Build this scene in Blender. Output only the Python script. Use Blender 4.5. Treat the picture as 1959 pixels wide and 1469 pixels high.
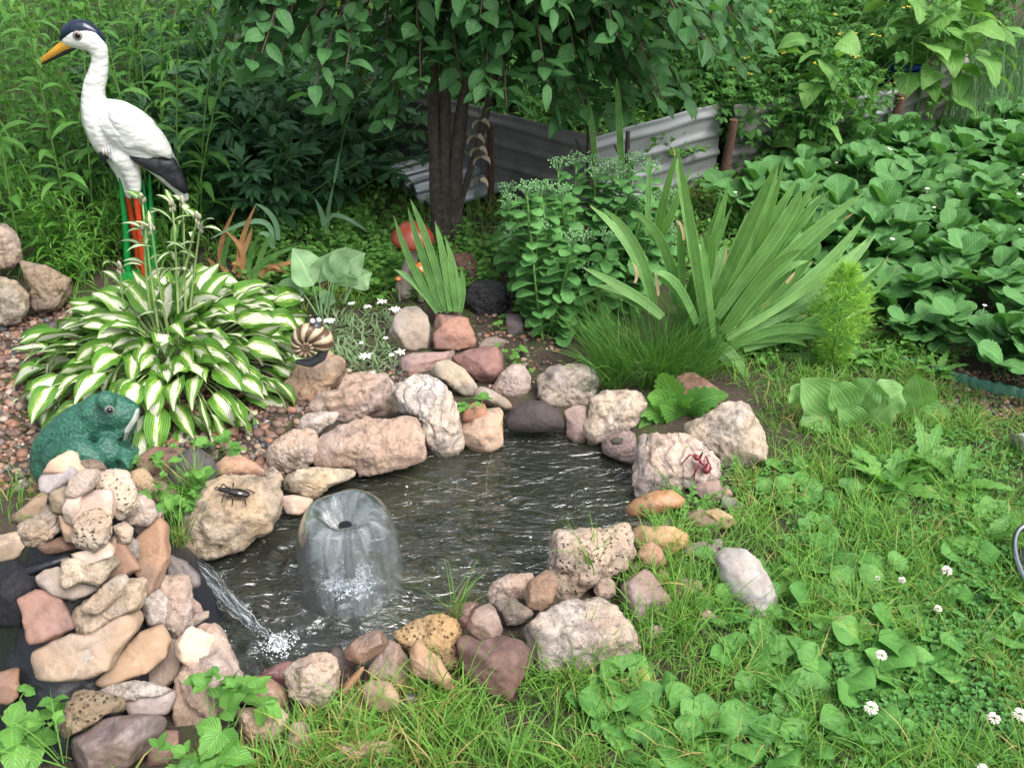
import bpy, math, random
import numpy as np
from mathutils import Vector
for o in list(bpy.data.objects): bpy.data.objects.remove(o, do_unlink=True)
SC = bpy.context.scene; COL = SC.collection
R = math.radians
# ---------------------------------------------------------------- camera, light, exposure
CAMZ = 1.6; PITCH = R(32.0); FPX = 1964.0
cam = bpy.data.objects.new('camera', bpy.data.cameras.new('camera')); COL.objects.link(cam)
cam.location = (0, 0, CAMZ); cam.rotation_euler = (R(90) - PITCH, 0, 0)
cam.data.sensor_width = 36.0; cam.data.lens = 36.0 * FPX / 1959.0
cam.data.clip_start = 0.05; cam.data.clip_end = 500
SC.camera = cam
SUN_EL, SUN_AZ = R(60), R(128)     # azimuth from +Y towards +X
w = bpy.data.worlds.new('World'); SC.world = w; w.use_nodes = True
nt = w.node_tree; nt.nodes.clear()
sky = nt.nodes.new('ShaderNodeTexSky'); sky.sky_type = 'NISHITA'; sky.sun_disc = False
sky.sun_elevation = SUN_EL; sky.sun_rotation = SUN_AZ; sky.dust_density = 6; sky.air_density = 1.0; sky.ozone_density = .6
hs = nt.nodes.new('ShaderNodeHueSaturation'); hs.inputs['Saturation'].default_value = .45
bg = nt.nodes.new('ShaderNodeBackground'); bg.inputs[1].default_value = 0.15
wo = nt.nodes.new('ShaderNodeOutputWorld')
nt.links.new(sky.outputs[0], hs.inputs['Color']); nt.links.new(hs.outputs[0], bg.inputs[0]); nt.links.new(bg.outputs[0], wo.inputs[0])
sl = bpy.data.lights.new('sun', 'SUN'); sl.energy = 1.0; sl.angle = R(40); sl.color = (1, .96, .9)
so = bpy.data.objects.new('sun', sl); COL.objects.link(so)
sd = Vector((math.sin(SUN_AZ) * math.cos(SUN_EL), math.cos(SUN_AZ) * math.cos(SUN_EL), math.sin(SUN_EL)))
so.rotation_euler = sd.to_track_quat('Z', 'Y').to_euler(); so.location = (0, 0, 8)
SC.view_settings.view_transform = 'Standard'; SC.view_settings.look = 'None'
SC.view_settings.exposure = 1.04; SC.view_settings.gamma = 1.0
SC.render.engine = 'CYCLES'
SC.cycles.max_bounces = 7; SC.cycles.transparent_max_bounces = 12; SC.cycles.transmission_bounces = 4
SC.cycles.diffuse_bounces = 3; SC.cycles.glossy_bounces = 3
# ---------------------------------------------------------------- projection helpers (photo pixels <-> world)
CAM = np.array([0, 0, CAMZ])
def ray(px, py):
    u = (px - 979.5) / FPX; v = (734.5 - py) / FPX
    c, s = math.cos(PITCH), math.sin(PITCH)
    return np.array([u, c + v * s, -s + v * c])
def at(px, py, z=0.0):
    d = ray(px, py); return CAM + d * ((z - CAMZ) / d[2])
def pd(px, py, y):
    d = ray(px, py); return CAM + d * (y / d[1])
def proj(P):
    P = np.atleast_2d(P) - CAM; c, s = math.cos(PITCH), math.sin(PITCH)
    dep = P[:, 1] * c - P[:, 2] * s; up = P[:, 1] * s + P[:, 2] * c
    return 979.5 + FPX * P[:, 0] / dep, 734.5 - FPX * up / dep
def inpoly(x, y, poly):
    x = np.asarray(x); y = np.asarray(y); ins = np.zeros(x.shape, bool); n = len(poly)
    for i in range(n):
        x1, y1 = poly[i]; x2, y2 = poly[(i + 1) % n]
        c = ((y1 > y) != (y2 > y)) & (x < (x2 - x1) * (y - y1) / (y2 - y1 + 1e-12) + x1)
        ins ^= c
    return ins
def polydist(x, y, poly):
    d = np.full(np.shape(x), 1e9); n = len(poly)
    for i in range(n):
        a = np.array(poly[i], float); b = np.array(poly[(i + 1) % n], float); ab = b - a
        t = np.clip(((x - a[0]) * ab[0] + (y - a[1]) * ab[1]) / (ab @ ab), 0, 1)
        d = np.minimum(d, np.hypot(x - a[0] - t * ab[0], y - a[1] - t * ab[1]))
    return d
# zoomed views used when measuring the photograph: origin and scale
ZM = {'A': (0, 800, 3.672), 'B': (0, 1100, 3.918), 'C': (450, 650, 3.562), 'D': (850, 600, 3.0138), 'E': (850, 900, 3.0138),
      'F': (400, 1100, 3.0138), 'G': (400, 350, 3.265), 'H': (0, 350, 2.8246), 'I': (350, 850, 3.264), 'J': (350, 0, 3.0138),
      'K': (900, 280, 2.449), 'L': (1400, 350, 3.265), 'M': (1400, 700, 3.265), 'N': (1300, 1050, 2.973), 'O': (0, 0, 3.672), 'P': (0, 0, 1.0), 'Q': (1400, 0, 3.265), 'W': (900, 0, 3.562)}
def zp(z, pts):
    x0, y0, s = ZM[z]; return [(x0 + p[0] / s, y0 + p[1] / s) for p in pts]
# ---------------------------------------------------------------- noise
def _h(ix, iy, iz, s):
    n = (ix * 374761393 + iy * 668265263 + iz * 2147483647 + s * 974634777) & 0xffffffff
    n = ((n ^ (n >> 13)) * 1274126177) & 0xffffffff
    n = ((n ^ (n >> 16)) * 2246822519) & 0xffffffff
    return ((n ^ (n >> 15)) & 0xffff) / 32767.5 - 1.0
def vnoise(p, s=0):
    i = np.floor(p).astype(np.int64); f = p - i; f = f * f * (3 - 2 * f); r = 0
    for dx in (0, 1):
        for dy in (0, 1):
            for dz in (0, 1):
                wgt = (f[:, 0] if dx else 1 - f[:, 0]) * (f[:, 1] if dy else 1 - f[:, 1]) * (f[:, 2] if dz else 1 - f[:, 2])
                r = r + wgt * _h(i[:, 0] + dx, i[:, 1] + dy, i[:, 2] + dz, s)
    return r
def fbm(p, s=0, o=4):
    r = 0; a = 1.0
    for k in range(o): r = r + a * vnoise(p * 2.03 ** k, s + k); a *= .5
    return r
# ---------------------------------------------------------------- objects
def tag(o, label=None, cat=None, group=None, kind=None):
    if label: o['label'] = label
    if cat: o['category'] = cat
    if group: o['group'] = group
    if kind: o['kind'] = kind
    return o
def thing(name, label, cat, loc=(0, 0, 0), group=None):
    o = bpy.data.objects.new(name, None); COL.objects.link(o); o.location = tuple(map(float, loc)); o.empty_display_size = .05
    return tag(o, label, cat, group)
def wloc(o):
    v = np.zeros(3)
    while o is not None: v += np.array(o.location); o = o.parent
    return v
class MB:
    def __init__(s): s.V = []; s.Q = []; s.T = []; s.UV = []; s.RN = []; s.n = 0
    def add(s, V, Q=None, T=None, uv=None, rn=None):
        V = np.asarray(V, float).reshape(-1, 3); m = len(V)
        s.V.append(V)
        if Q is not None and len(Q): s.Q.append(np.asarray(Q, int) + s.n)
        if T is not None and len(T): s.T.append(np.asarray(T, int) + s.n)
        s.UV.append(np.zeros((m, 2)) if uv is None else uv)
        if rn is None: rn = (.5, .5)
        rn = np.asarray(rn, float)
        s.RN.append(np.tile(rn, (m, 1)) if rn.ndim == 1 else rn); s.n += m
    def mesh(s, name, off=(0, 0, 0), smooth=True):
        me = bpy.data.meshes.new(name)
        if not s.V: return me
        V = np.concatenate(s.V) - np.asarray(off)
        Q = np.concatenate(s.Q) if s.Q else np.zeros((0, 4), int); T = np.concatenate(s.T) if s.T else np.zeros((0, 3), int)
        li = np.concatenate([Q.ravel(), T.ravel()]).astype(np.int32)
        tot = np.concatenate([np.full(len(Q), 4), np.full(len(T), 3)]).astype(np.int32)
        st = np.concatenate([[0], np.cumsum(tot)[:-1]]).astype(np.int32)
        me.vertices.add(len(V)); me.vertices.foreach_set('co', V.astype(np.float32).ravel())
        me.loops.add(len(li)); me.loops.foreach_set('vertex_index', li)
        me.polygons.add(len(tot)); me.polygons.foreach_set('loop_start', st); me.polygons.foreach_set('loop_total', tot)
        me.polygons.foreach_set('use_smooth', np.full(len(tot), smooth))
        uv = np.concatenate(s.UV)[li]; rn = np.concatenate(s.RN)[li]
        a = me.uv_layers.new(name='UVMap'); a.data.foreach_set('uv', uv.astype(np.float32).ravel())
        b = me.uv_layers.new(name='rnd'); b.data.foreach_set('uv', rn.astype(np.float32).ravel())
        me.update(calc_edges=True); me.validate()
        return me
    def build(s, name, mat, parent=None, smooth=True, loc=None):
        off = wloc(parent) if parent is not None else np.zeros(3)
        if loc is not None: off = off * 0 + np.asarray(loc)
        me = s.mesh(name, off, smooth); me.materials.append(mat)
        o = bpy.data.objects.new(name, me); COL.objects.link(o)
        if parent is not None: o.parent = parent
        if loc is not None: o.location = tuple(map(float, loc)) if parent is None else tuple(np.asarray(loc) - wloc(parent))
        return o
def children(o): return [c for c in bpy.data.objects if c.parent == o]
def copy_tree(o, kids=None, parent=None):
    c = o.copy(); COL.objects.link(c); c.parent = parent
    for ch in (kids if kids is not None else children(o)): copy_tree(ch, None if kids is None else [], c)
    return c
# ---------------------------------------------------------------- leaf and tube batches
PF = {'lance': ([0, .08, .25, .5, .8, 1], [.12, .35, .85, 1, .5, .02]),
      'ovate': ([0, .06, .2, .42, .7, .88, 1], [.1, .5, .92, 1, .72, .27, .02]),
      'round': ([0, .08, .25, .5, .8, .95, 1], [.12, .45, .85, 1, .9, .5, .15]),
      'heart': ([0, .04, .15, .32, .6, .85, 1], [.3, .85, 1, .96, .66, .3, .02]),
      'obov': ([0, .1, .3, .6, .85, .97, 1], [.12, .25, .5, 1, .92, .5, .2]),
      'blade': ([0, .3, .7, .9, 1], [.8, 1, .85, .5, .03]),
      'grass': ([0, .3, .7, 1], [.8, 1, .7, .03]),
      'petiole': ([0, .38, .44, .55, .72, .9, 1], [.08, .07, .3, .9, 1, .5, .02])}
def paths(base, az, e0, droop, L, ns, kp=1.0):
    t = np.linspace(0, 1, ns + 1); tm = (t[:-1] + t[1:]) / 2
    em = e0[:, None] - droop[:, None] * tm ** kp; st = (L / ns)[:, None]
    dx = np.cos(em) * np.cos(az)[:, None] * st; dy = np.cos(em) * np.sin(az)[:, None] * st; dz = np.sin(em) * st
    D = np.stack([dx, dy, dz], -1); P = np.concatenate([base[:, None], base[:, None] + np.cumsum(D, 1)], 1)
    return P, e0[:, None] - droop[:, None] * t ** kp
def leaves(mb, base, az, e0, droop, L, W, roll=0., prof='ovate', ns=5, nu=3, fold=.15, wave=0., kp=1.2, rng=None, rn=None, tooth=0.):
    rng = rng or np.random.default_rng(1)
    base = np.asarray(base, float).reshape(-1, 3); n = len(base)
    if n == 0: return
    A = lambda v: np.broadcast_to(np.asarray(v, float), (n,)).copy()
    az, e0, droop, L, W, roll = map(A, (az, e0, droop, L, W, roll))
    P, e = paths(base, az, e0, droop, L, ns, kp); t = np.linspace(0, 1, ns + 1)
    sa, ca = np.sin(az)[:, None], np.cos(az)[:, None]
    s0 = np.stack([-sa + 0 * e, ca + 0 * e, 0 * e], -1); n0 = np.stack([-np.sin(e) * ca, -np.sin(e) * sa, np.cos(e)], -1)
    cr, sr = np.cos(roll)[:, None, None], np.sin(roll)[:, None, None]
    s = s0 * cr + n0 * sr; nn = n0 * cr - s0 * sr
    wt = np.interp(t, *PF[prof]) [None, :] * W[:, None] / 2
    if tooth: wt = wt * (1 + tooth * np.where(np.arange(ns + 1) % 2 == 0, 1, -1))[None, :]
    u = np.linspace(-1, 1, nu)
    ph = rng.uniform(0, 6.28, n)
    off = fold * np.abs(u)[None, None, :] * wt[:, :, None]
    if wave: off = off + wave * W[:, None, None] * np.abs(u)[None, None, :] * np.sin(ph[:, None, None] + t[None, :, None] * 11 + (u > 0)[None, None, :] * 2)
    V = P[:, :, None, :] + s[:, :, None, :] * (u[None, None, :] * wt[:, :, None])[..., None] + nn[:, :, None, :] * off[..., None]
    m = (ns + 1) * nu
    i, j = np.meshgrid(np.arange(ns), np.arange(nu - 1), indexing='ij'); a = (i * nu + j).ravel()
    q = np.stack([a, a + 1, a + nu + 1, a + nu], 1)
    Q = (q[None] + (np.arange(n) * m)[:, None, None]).reshape(-1, 4)
    uv = np.stack(np.broadcast_arrays((u * .5 + .5)[None, None, :], t[None, :, None] + np.zeros((n, 1, 1))), -1).reshape(-1, 2)
    if rn is None: rn = rng.uniform(0, 1, (n, 2))
    mb.add(V.reshape(-1, 3), Q, uv=uv, rn=np.repeat(rn, m, 0))
    return P
def tubes(mb, P, rad, k=5, rn=None, caps=False):
    P = np.asarray(P, float)
    if P.ndim == 2: P = P[None]
    n, m, _ = P.shape; rad = np.broadcast_to(np.asarray(rad, float), (n, m))
    T = np.gradient(P, axis=1); T /= np.linalg.norm(T, axis=2, keepdims=True) + 1e-9
    ref = np.where(np.abs(T[:, :1, 2:3]) > .8, np.array([0, 1., 0]), np.array([0, 0, 1.])); ref = np.broadcast_to(ref, T.shape)
    a = np.cross(T, ref); a /= np.linalg.norm(a, axis=2, keepdims=True) + 1e-9; b = np.cross(T, a)
    th = np.arange(k) * 2 * math.pi / k
    V = P[:, :, None] + rad[:, :, None, None] * (a[:, :, None] * np.cos(th)[:, None] + b[:, :, None] * np.sin(th)[:, None])
    i, j = np.meshgrid(np.arange(m - 1), np.arange(k), indexing='ij'); i = i.ravel(); j = j.ravel(); j2 = (j + 1) % k
    q = np.stack([i * k + j, i * k + j2, (i + 1) * k + j2, (i + 1) * k + j], 1)
    Q = (q[None] + (np.arange(n) * m * k)[:, None, None]).reshape(-1, 4)
    uv = np.stack(np.broadcast_arrays((th / 6.28)[None, None, :], np.linspace(0, 1, m)[None, :, None] + np.zeros((n, 1, 1))), -1).reshape(-1, 2)
    if rn is None: rn = np.tile((.5, .5), (n, 1))
    mb.add(V.reshape(-1, 3), Q, uv=uv, rn=np.repeat(rn, m * k, 0))
    if caps:
        for q_ in range(n):
            for e, r0 in ((0, V[q_, 0]), (m - 1, V[q_, -1])):
                mb.add(np.concatenate([r0, P[q_, e][None]]), T=[(x, (x + 1) % k, k) for x in range(k)])
_ICO = {}
def ico(sub):
    if sub not in _ICO:
        import bmesh
        bm = bmesh.new(); bmesh.ops.create_icosphere(bm, subdivisions=sub, radius=1)
        _ICO[sub] = (np.array([v.co[:] for v in bm.verts]), np.array([[v.index for v in f.verts] for f in bm.faces])); bm.free()
    return _ICO[sub]
def ball(mb, c, r, sub=3, rot=None, rn=None):
    V, T = ico(sub); V = V * np.asarray(r, float)
    if rot is not None: V = V @ np.array(rot.to_matrix()).T
    mb.add(V + np.asarray(c), T=T, rn=rn)
def chain(mb, pts, rad, k=14, sq=(1, 1, 1)):
    """a round-ended tapering tube through pts"""
    pts = np.asarray(pts, float); rad = np.asarray(rad, float)
    d = np.r_[0, np.cumsum(np.linalg.norm(np.diff(pts, axis=0), axis=1))]; tt = np.linspace(0, d[-1], int(max(6, len(pts) * 4, min(90, d[-1] / (rad.mean() * .22)))))
    P = np.stack([np.interp(tt, d, pts[:, q]) for q in range(3)], 1); rr = np.interp(tt, d, rad)
    for _ in range(2):
        P[1:-1] = (P[:-2] + P[1:-1] * 2 + P[2:]) / 4; rr[1:-1] = (rr[:-2] + rr[1:-1] * 2 + rr[2:]) / 4
    for p, r in zip(P, rr): ball(mb, p, np.array(sq) * r, 2)
def bake(mb, name, mat, parent, voxel=.004, smooth=6, disp=None):
    """weld the overlapping volumes into one continuous skin"""
    me = mb.mesh(name, wloc(parent)); o = bpy.data.objects.new(name, me); COL.objects.link(o)
    m = o.modifiers.new('r', 'REMESH'); m.mode = 'VOXEL'; m.voxel_size = voxel
    s = o.modifiers.new('s', 'SMOOTH'); s.iterations = smooth; s.factor = .5
    bpy.context.view_layer.update()
    dg = bpy.context.evaluated_depsgraph_get(); me2 = bpy.data.meshes.new_from_object(o.evaluated_get(dg))
    o.modifiers.clear(); o.data = me2; me2.materials.clear(); me2.materials.append(mat)
    me2.polygons.foreach_set('use_smooth', np.ones(len(me2.polygons), bool))
    if disp:
        co = np.zeros(len(me2.vertices) * 3, np.float32); me2.vertices.foreach_get('co', co); co = co.reshape(-1, 3).astype(float)
        no = np.array([v.normal[:] for v in me2.vertices]); co += no * disp(co)[:, None]; me2.vertices.foreach_set('co', co.astype(np.float32).ravel())
    me2.update(); o.parent = parent
    return o
def polyR(poly2, n=256):
    """radius of a star polygon around the origin, sampled on n angles"""
    th = np.arange(n) * 2 * math.pi / n; out = np.zeros(n); m = len(poly2)
    for k, t in enumerate(th):
        dx, dy = math.cos(t), math.sin(t); best = 0
        for i in range(m):
            (x1, y1), (x2, y2) = poly2[i], poly2[(i + 1) % m]; ex, ey = x2 - x1, y2 - y1
            den = dx * ey - dy * ex
            if abs(den) < 1e-12: continue
            s = (x1 * ey - y1 * ex) / den; q = (x1 * dy - y1 * dx) / den
            if s > best and -1e-6 <= q <= 1 + 1e-6: best = s
        out[k] = best
    mx = out.max() or 1; out[out < .15 * mx] = .15 * mx
    return out
def inflate(pts3, C, wax, T, p=2.4, sub=4, planes=(), q=12, amp=.0, freq=3., fine=0., seed=0, sm=2, back=1.0, pits=0.):
    """a solid whose outline around axis wax is the given outline, with real depth T; planes carve facets"""
    wax = wax / np.linalg.norm(wax); u = np.cross([0, 0, 1.], wax); u /= np.linalg.norm(u); v = np.cross(wax, u)
    P2 = [((x - C) @ u, (x - C) @ v) for x in pts3]; Rr = polyR(P2); n = len(Rr)
    for _ in range(sm): Rr = (np.roll(Rr, 1) + 2 * Rr + np.roll(Rr, -1)) / 4
    D, F = ico(sub); th = np.arctan2(D[:, 1], D[:, 0]) % (2 * math.pi); c = np.hypot(D[:, 0], D[:, 1])
    Rt = np.interp(th, np.arange(n + 1) * 2 * math.pi / n, np.r_[Rr, Rr[0]])
    TT = np.where(D[:, 2] > 0, T, T * back)
    r = ((c / Rt) ** p + (np.abs(D[:, 2]) / TT) ** p) ** (-1 / p)
    Dw = D[:, :1] * u + D[:, 1:2] * v + D[:, 2:] * wax
    inv = r ** -q
    for nn, f in planes:
        dn = Dw @ nn; h = f * (r * dn).max(); inv = inv + (np.clip(dn, 1e-4, None) / h) ** q
    r = inv ** (-1 / q); size = r.mean()
    if amp: r = r * (1 + amp * fbm(Dw * freq + seed * 7.31, seed, 4))
    X = Dw * r[:, None]
    a_, b_, w_ = X @ u, X @ v, X @ wax; tb = (np.arctan2(b_, a_) % (2 * math.pi)) / (2 * math.pi) * 48; kb = tb.astype(int) % 48
    mx = np.zeros(48); np.maximum.at(mx, kb, np.hypot(a_, b_)); Rb = Rr[(np.arange(48) + .5).astype(int) * n // 48]
    ratio = np.clip(Rb / np.maximum(mx, 1e-6), .8, 1.5); ratio = (np.roll(ratio, 1) + ratio * 2 + np.roll(ratio, -1)) / 4
    f = np.interp(tb - .5, np.arange(-1, 50), np.r_[ratio[-1], ratio, ratio[0], ratio[1]])
    X = u * (a_ * f)[:, None] + v * (b_ * f)[:, None] + wax * w_[:, None]
    if fine: X = X + Dw * (fine * (fbm(X / size * 9 + seed, seed + 11, 3)))[:, None] * size
    if pits:
        nz = vnoise(X * 90 + seed, seed + 5); X = X - Dw * (np.clip(nz - .45, 0, 1) * pits)[:, None]
    return X + C, F
# ---------------------------------------------------------------- materials
def lin(h):
    h = h.lstrip('#'); c = [int(h[i:i + 2], 16) / 255 for i in (0, 2, 4)]
    return tuple(x / 12.92 if x <= .04045 else ((x + .055) / 1.055) ** 2.4 for x in c)
class G:
    """tiny node-graph writer"""
    def __init__(s, name):
        s.m = bpy.data.materials.new(name); s.m.use_nodes = True; s.t = s.m.node_tree; s.t.nodes.clear()
        s.out = s.t.nodes.new('ShaderNodeOutputMaterial')
    def n(s, typ, **kw):
        nd = s.t.nodes.new('ShaderNode' + typ)
        for k, v in kw.items():
            if k[0] == '_': setattr(nd, k[1:], v)
            else: s.i(nd, k, v)
        return nd
    def i(s, nd, k, v):
        k = int(k[1:]) if k[0] == 'i' and k[1:].isdigit() else k.replace('__', ' ')
        sock = nd.inputs[k]
        if hasattr(v, 'is_output') or isinstance(v, bpy.types.NodeSocket): s.t.links.new(v, sock)
        elif isinstance(v, bpy.types.Node): s.t.links.new(v.outputs[0], sock)
        else:
            if sock.type == 'RGBA' and len(v) == 3: v = (*v, 1)
            sock.default_value = v
    def mix(s, f, a, b, mode='MIX'):
        nd = s.t.nodes.new('ShaderNodeMix'); nd.data_type = 'RGBA'; nd.blend_type = mode; nd.clamp_factor = True
        for k, v in ((0, f), (6, a), (7, b)):
            if isinstance(v, bpy.types.NodeSocket): s.t.links.new(v, nd.inputs[k])
            elif isinstance(v, bpy.types.Node): s.t.links.new(v.outputs[0], nd.inputs[k])
            else: nd.inputs[k].default_value = (*v, 1) if k > 0 and len(v) == 3 else v
        return nd.outputs[2]
    def ma(s, op, a, b=None, c=None):
        nd = s.t.nodes.new('ShaderNodeMath'); nd.operation = op
        for k, v in enumerate((a, b, c)):
            if v is None: continue
            if isinstance(v, bpy.types.NodeSocket): s.t.links.new(v, nd.inputs[k])
            elif isinstance(v, bpy.types.Node): s.t.links.new(v.outputs[0], nd.inputs[k])
            else: nd.inputs[k].default_value = v
        return nd.outputs[0]
    def ramp(s, f, a, b):
        nd = s.t.nodes.new('ShaderNodeMapRange'); nd.clamp = True
        s.t.links.new(f if isinstance(f, bpy.types.NodeSocket) else f.outputs[0], nd.inputs[0]); nd.inputs[1].default_value = a; nd.inputs[2].default_value = b
        return nd.outputs[0]
    def noise(s, vec, scale, detail=4, rough=.55, dist=0.):
        nd = s.n('TexNoise', Scale=scale, Detail=detail, Roughness=rough, Distortion=dist)
        if vec is not None: s.t.links.new(vec, nd.inputs['Vector'])
        return nd.outputs[0]
    def fin(s, sh): s.t.links.new(sh.outputs[0] if isinstance(sh, bpy.types.Node) else sh, s.out.inputs[0]); return s.m
def leafmat(name, a, b, vein=None, rough=.42, trans=.3, vs=.35, nv=14, par=False, spots=0., old=None, spec=.5, oldt=.97, tip=None):
    """a leaf: tint per leaf from a to b, pale midrib, side veins, translucency"""
    g = G(name); uv = g.n('UVMap', _uv_map='UVMap'); rn = g.n('UVMap', _uv_map='rnd')
    s1 = g.n('SeparateXYZ', Vector=uv.outputs[0]); s2 = g.n('SeparateXYZ', Vector=rn.outputs[0])
    geo = g.n('NewGeometry'); nz = g.noise(geo.outputs['Position'], 22, 3)
    c = g.mix(s2.outputs[0], a, b)
    c = g.mix(g.ma('MULTIPLY', g.ramp(nz, .35, .7), .45), c, tuple(x * 1.5 for x in b))
    if old: c = g.mix(g.ramp(g.ma('ADD', s2.outputs[1], g.ma('MULTIPLY', g.ma('SUBTRACT', nz, .5), .3)), oldt, oldt + .06), c, old)
    d = g.ma('ABSOLUTE', g.ma('SUBTRACT', s1.outputs[0], .5))
    vein = vein or tuple(min(1, x * 2.1 + .03) for x in b)
    mid = g.ramp(d, .055, .012)
    if par: vv = g.ma('POWER', g.ma('ABSOLUTE', g.ma('SINE', g.ma('MULTIPLY', s1.outputs[0], nv * 3.1416))), .6)
    else: vv = g.ma('POWER', g.ma('ABSOLUTE', g.ma('SINE', g.ma('MULTIPLY', g.ma('SUBTRACT', s1.outputs[1], g.ma('MULTIPLY', d, .75)), nv * 3.1416))), .45)
    side = g.ma('MULTIPLY', g.ma('SUBTRACT', 1.0, vv), .5)
    c = g.mix(g.ma('MULTIPLY', g.ma('MAXIMUM', mid, side), vs), c, vein)
    if tip: c = g.mix(g.ramp(g.ma('ADD', s1.outputs[1], g.ma('MULTIPLY', g.ma('SUBTRACT', s2.outputs[1], .8), .12)), .955, .985), c, tip); c = g.mix(g.ramp(d, .44, .49), c, vein)
    if spots: c = g.mix(g.ramp(g.noise(geo.outputs['Position'], 260, 1), .72, .76), c, (.05, .035, .02))
    bmp = g.n('Bump', Strength=.3 if par else .5, Distance=.003, Height=g.ma('ADD', vv, g.ma('MULTIPLY', g.noise(geo.outputs['Position'], 120, 2), .6)))
    rr = g.ma('ADD', rough - .1, g.ma('MULTIPLY', nz, .3))
    p = g.n('BsdfPrincipled', Roughness=rr, Normal=bmp.outputs[0]); g.i(p, 'Base Color', c); p.inputs['Specular IOR Level'].default_value = spec
    tr = g.n('BsdfTranslucent'); g.i(tr, 'Color', g.mix(1.0, c, (1.35, 1.4, .7), 'MULTIPLY'))
    return g.fin(g.n('MixShader', i0=trans, i1=p, i2=tr))
def hostamat(name, green, yell, white):
    g = G(name); uv = g.n('UVMap', _uv_map='UVMap'); rn = g.n('UVMap', _uv_map='rnd')
    s1 = g.n('SeparateXYZ', Vector=uv.outputs[0]); s2 = g.n('SeparateXYZ', Vector=rn.outputs[0])
    cm = g.n('CombineXYZ', X=g.ma('MULTIPLY', s1.outputs[0], 14.0), Y=g.ma('MULTIPLY', s1.outputs[1], 3.0), Z=g.ma('MULTIPLY', s2.outputs[0], 40.0))
    nz = g.noise(cm.outputs[0], 1.0, 4, .6)
    d = g.ma('ABSOLUTE', g.ma('SUBTRACT', s1.outputs[0], .5))
    d = g.ma('ADD', d, g.ma('MULTIPLY', g.ma('SUBTRACT', nz, .5), .62))
    wid = g.ma('MULTIPLY', g.ma('MULTIPLY_ADD', s2.outputs[1], .20, .08), g.ma('MULTIPLY_ADD', s1.outputs[1], .7, .6))
    f1 = g.ramp(g.ma('SUBTRACT', d, wid), .02, -.02); f2 = g.ramp(g.ma('SUBTRACT', d, wid), .14, .02)
    gc = g.mix(s2.outputs[0], tuple(x * .75 for x in green), tuple(x * 1.25 for x in green))
    c = g.mix(f2, gc, yell); c = g.mix(f1, c, white)
    lines = g.ma('ABSOLUTE', g.ma('SINE', g.ma('MULTIPLY', s1.outputs[0], 34.0)))
    c = g.mix(g.ma('MULTIPLY', g.ma('SUBTRACT', 1.0, lines), .18), c, tuple(x * .4 for x in green))
    bmp = g.n('Bump', Strength=.6, Distance=.003, Height=lines)
    p = g.n('BsdfPrincipled', Roughness=.42, Normal=bmp.outputs[0]); g.i(p, 'Base Color', c)
    tr = g.n('BsdfTranslucent'); g.i(tr, 'Color', c)
    return g.fin(g.n('MixShader', i0=.25, i1=p, i2=tr))
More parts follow.
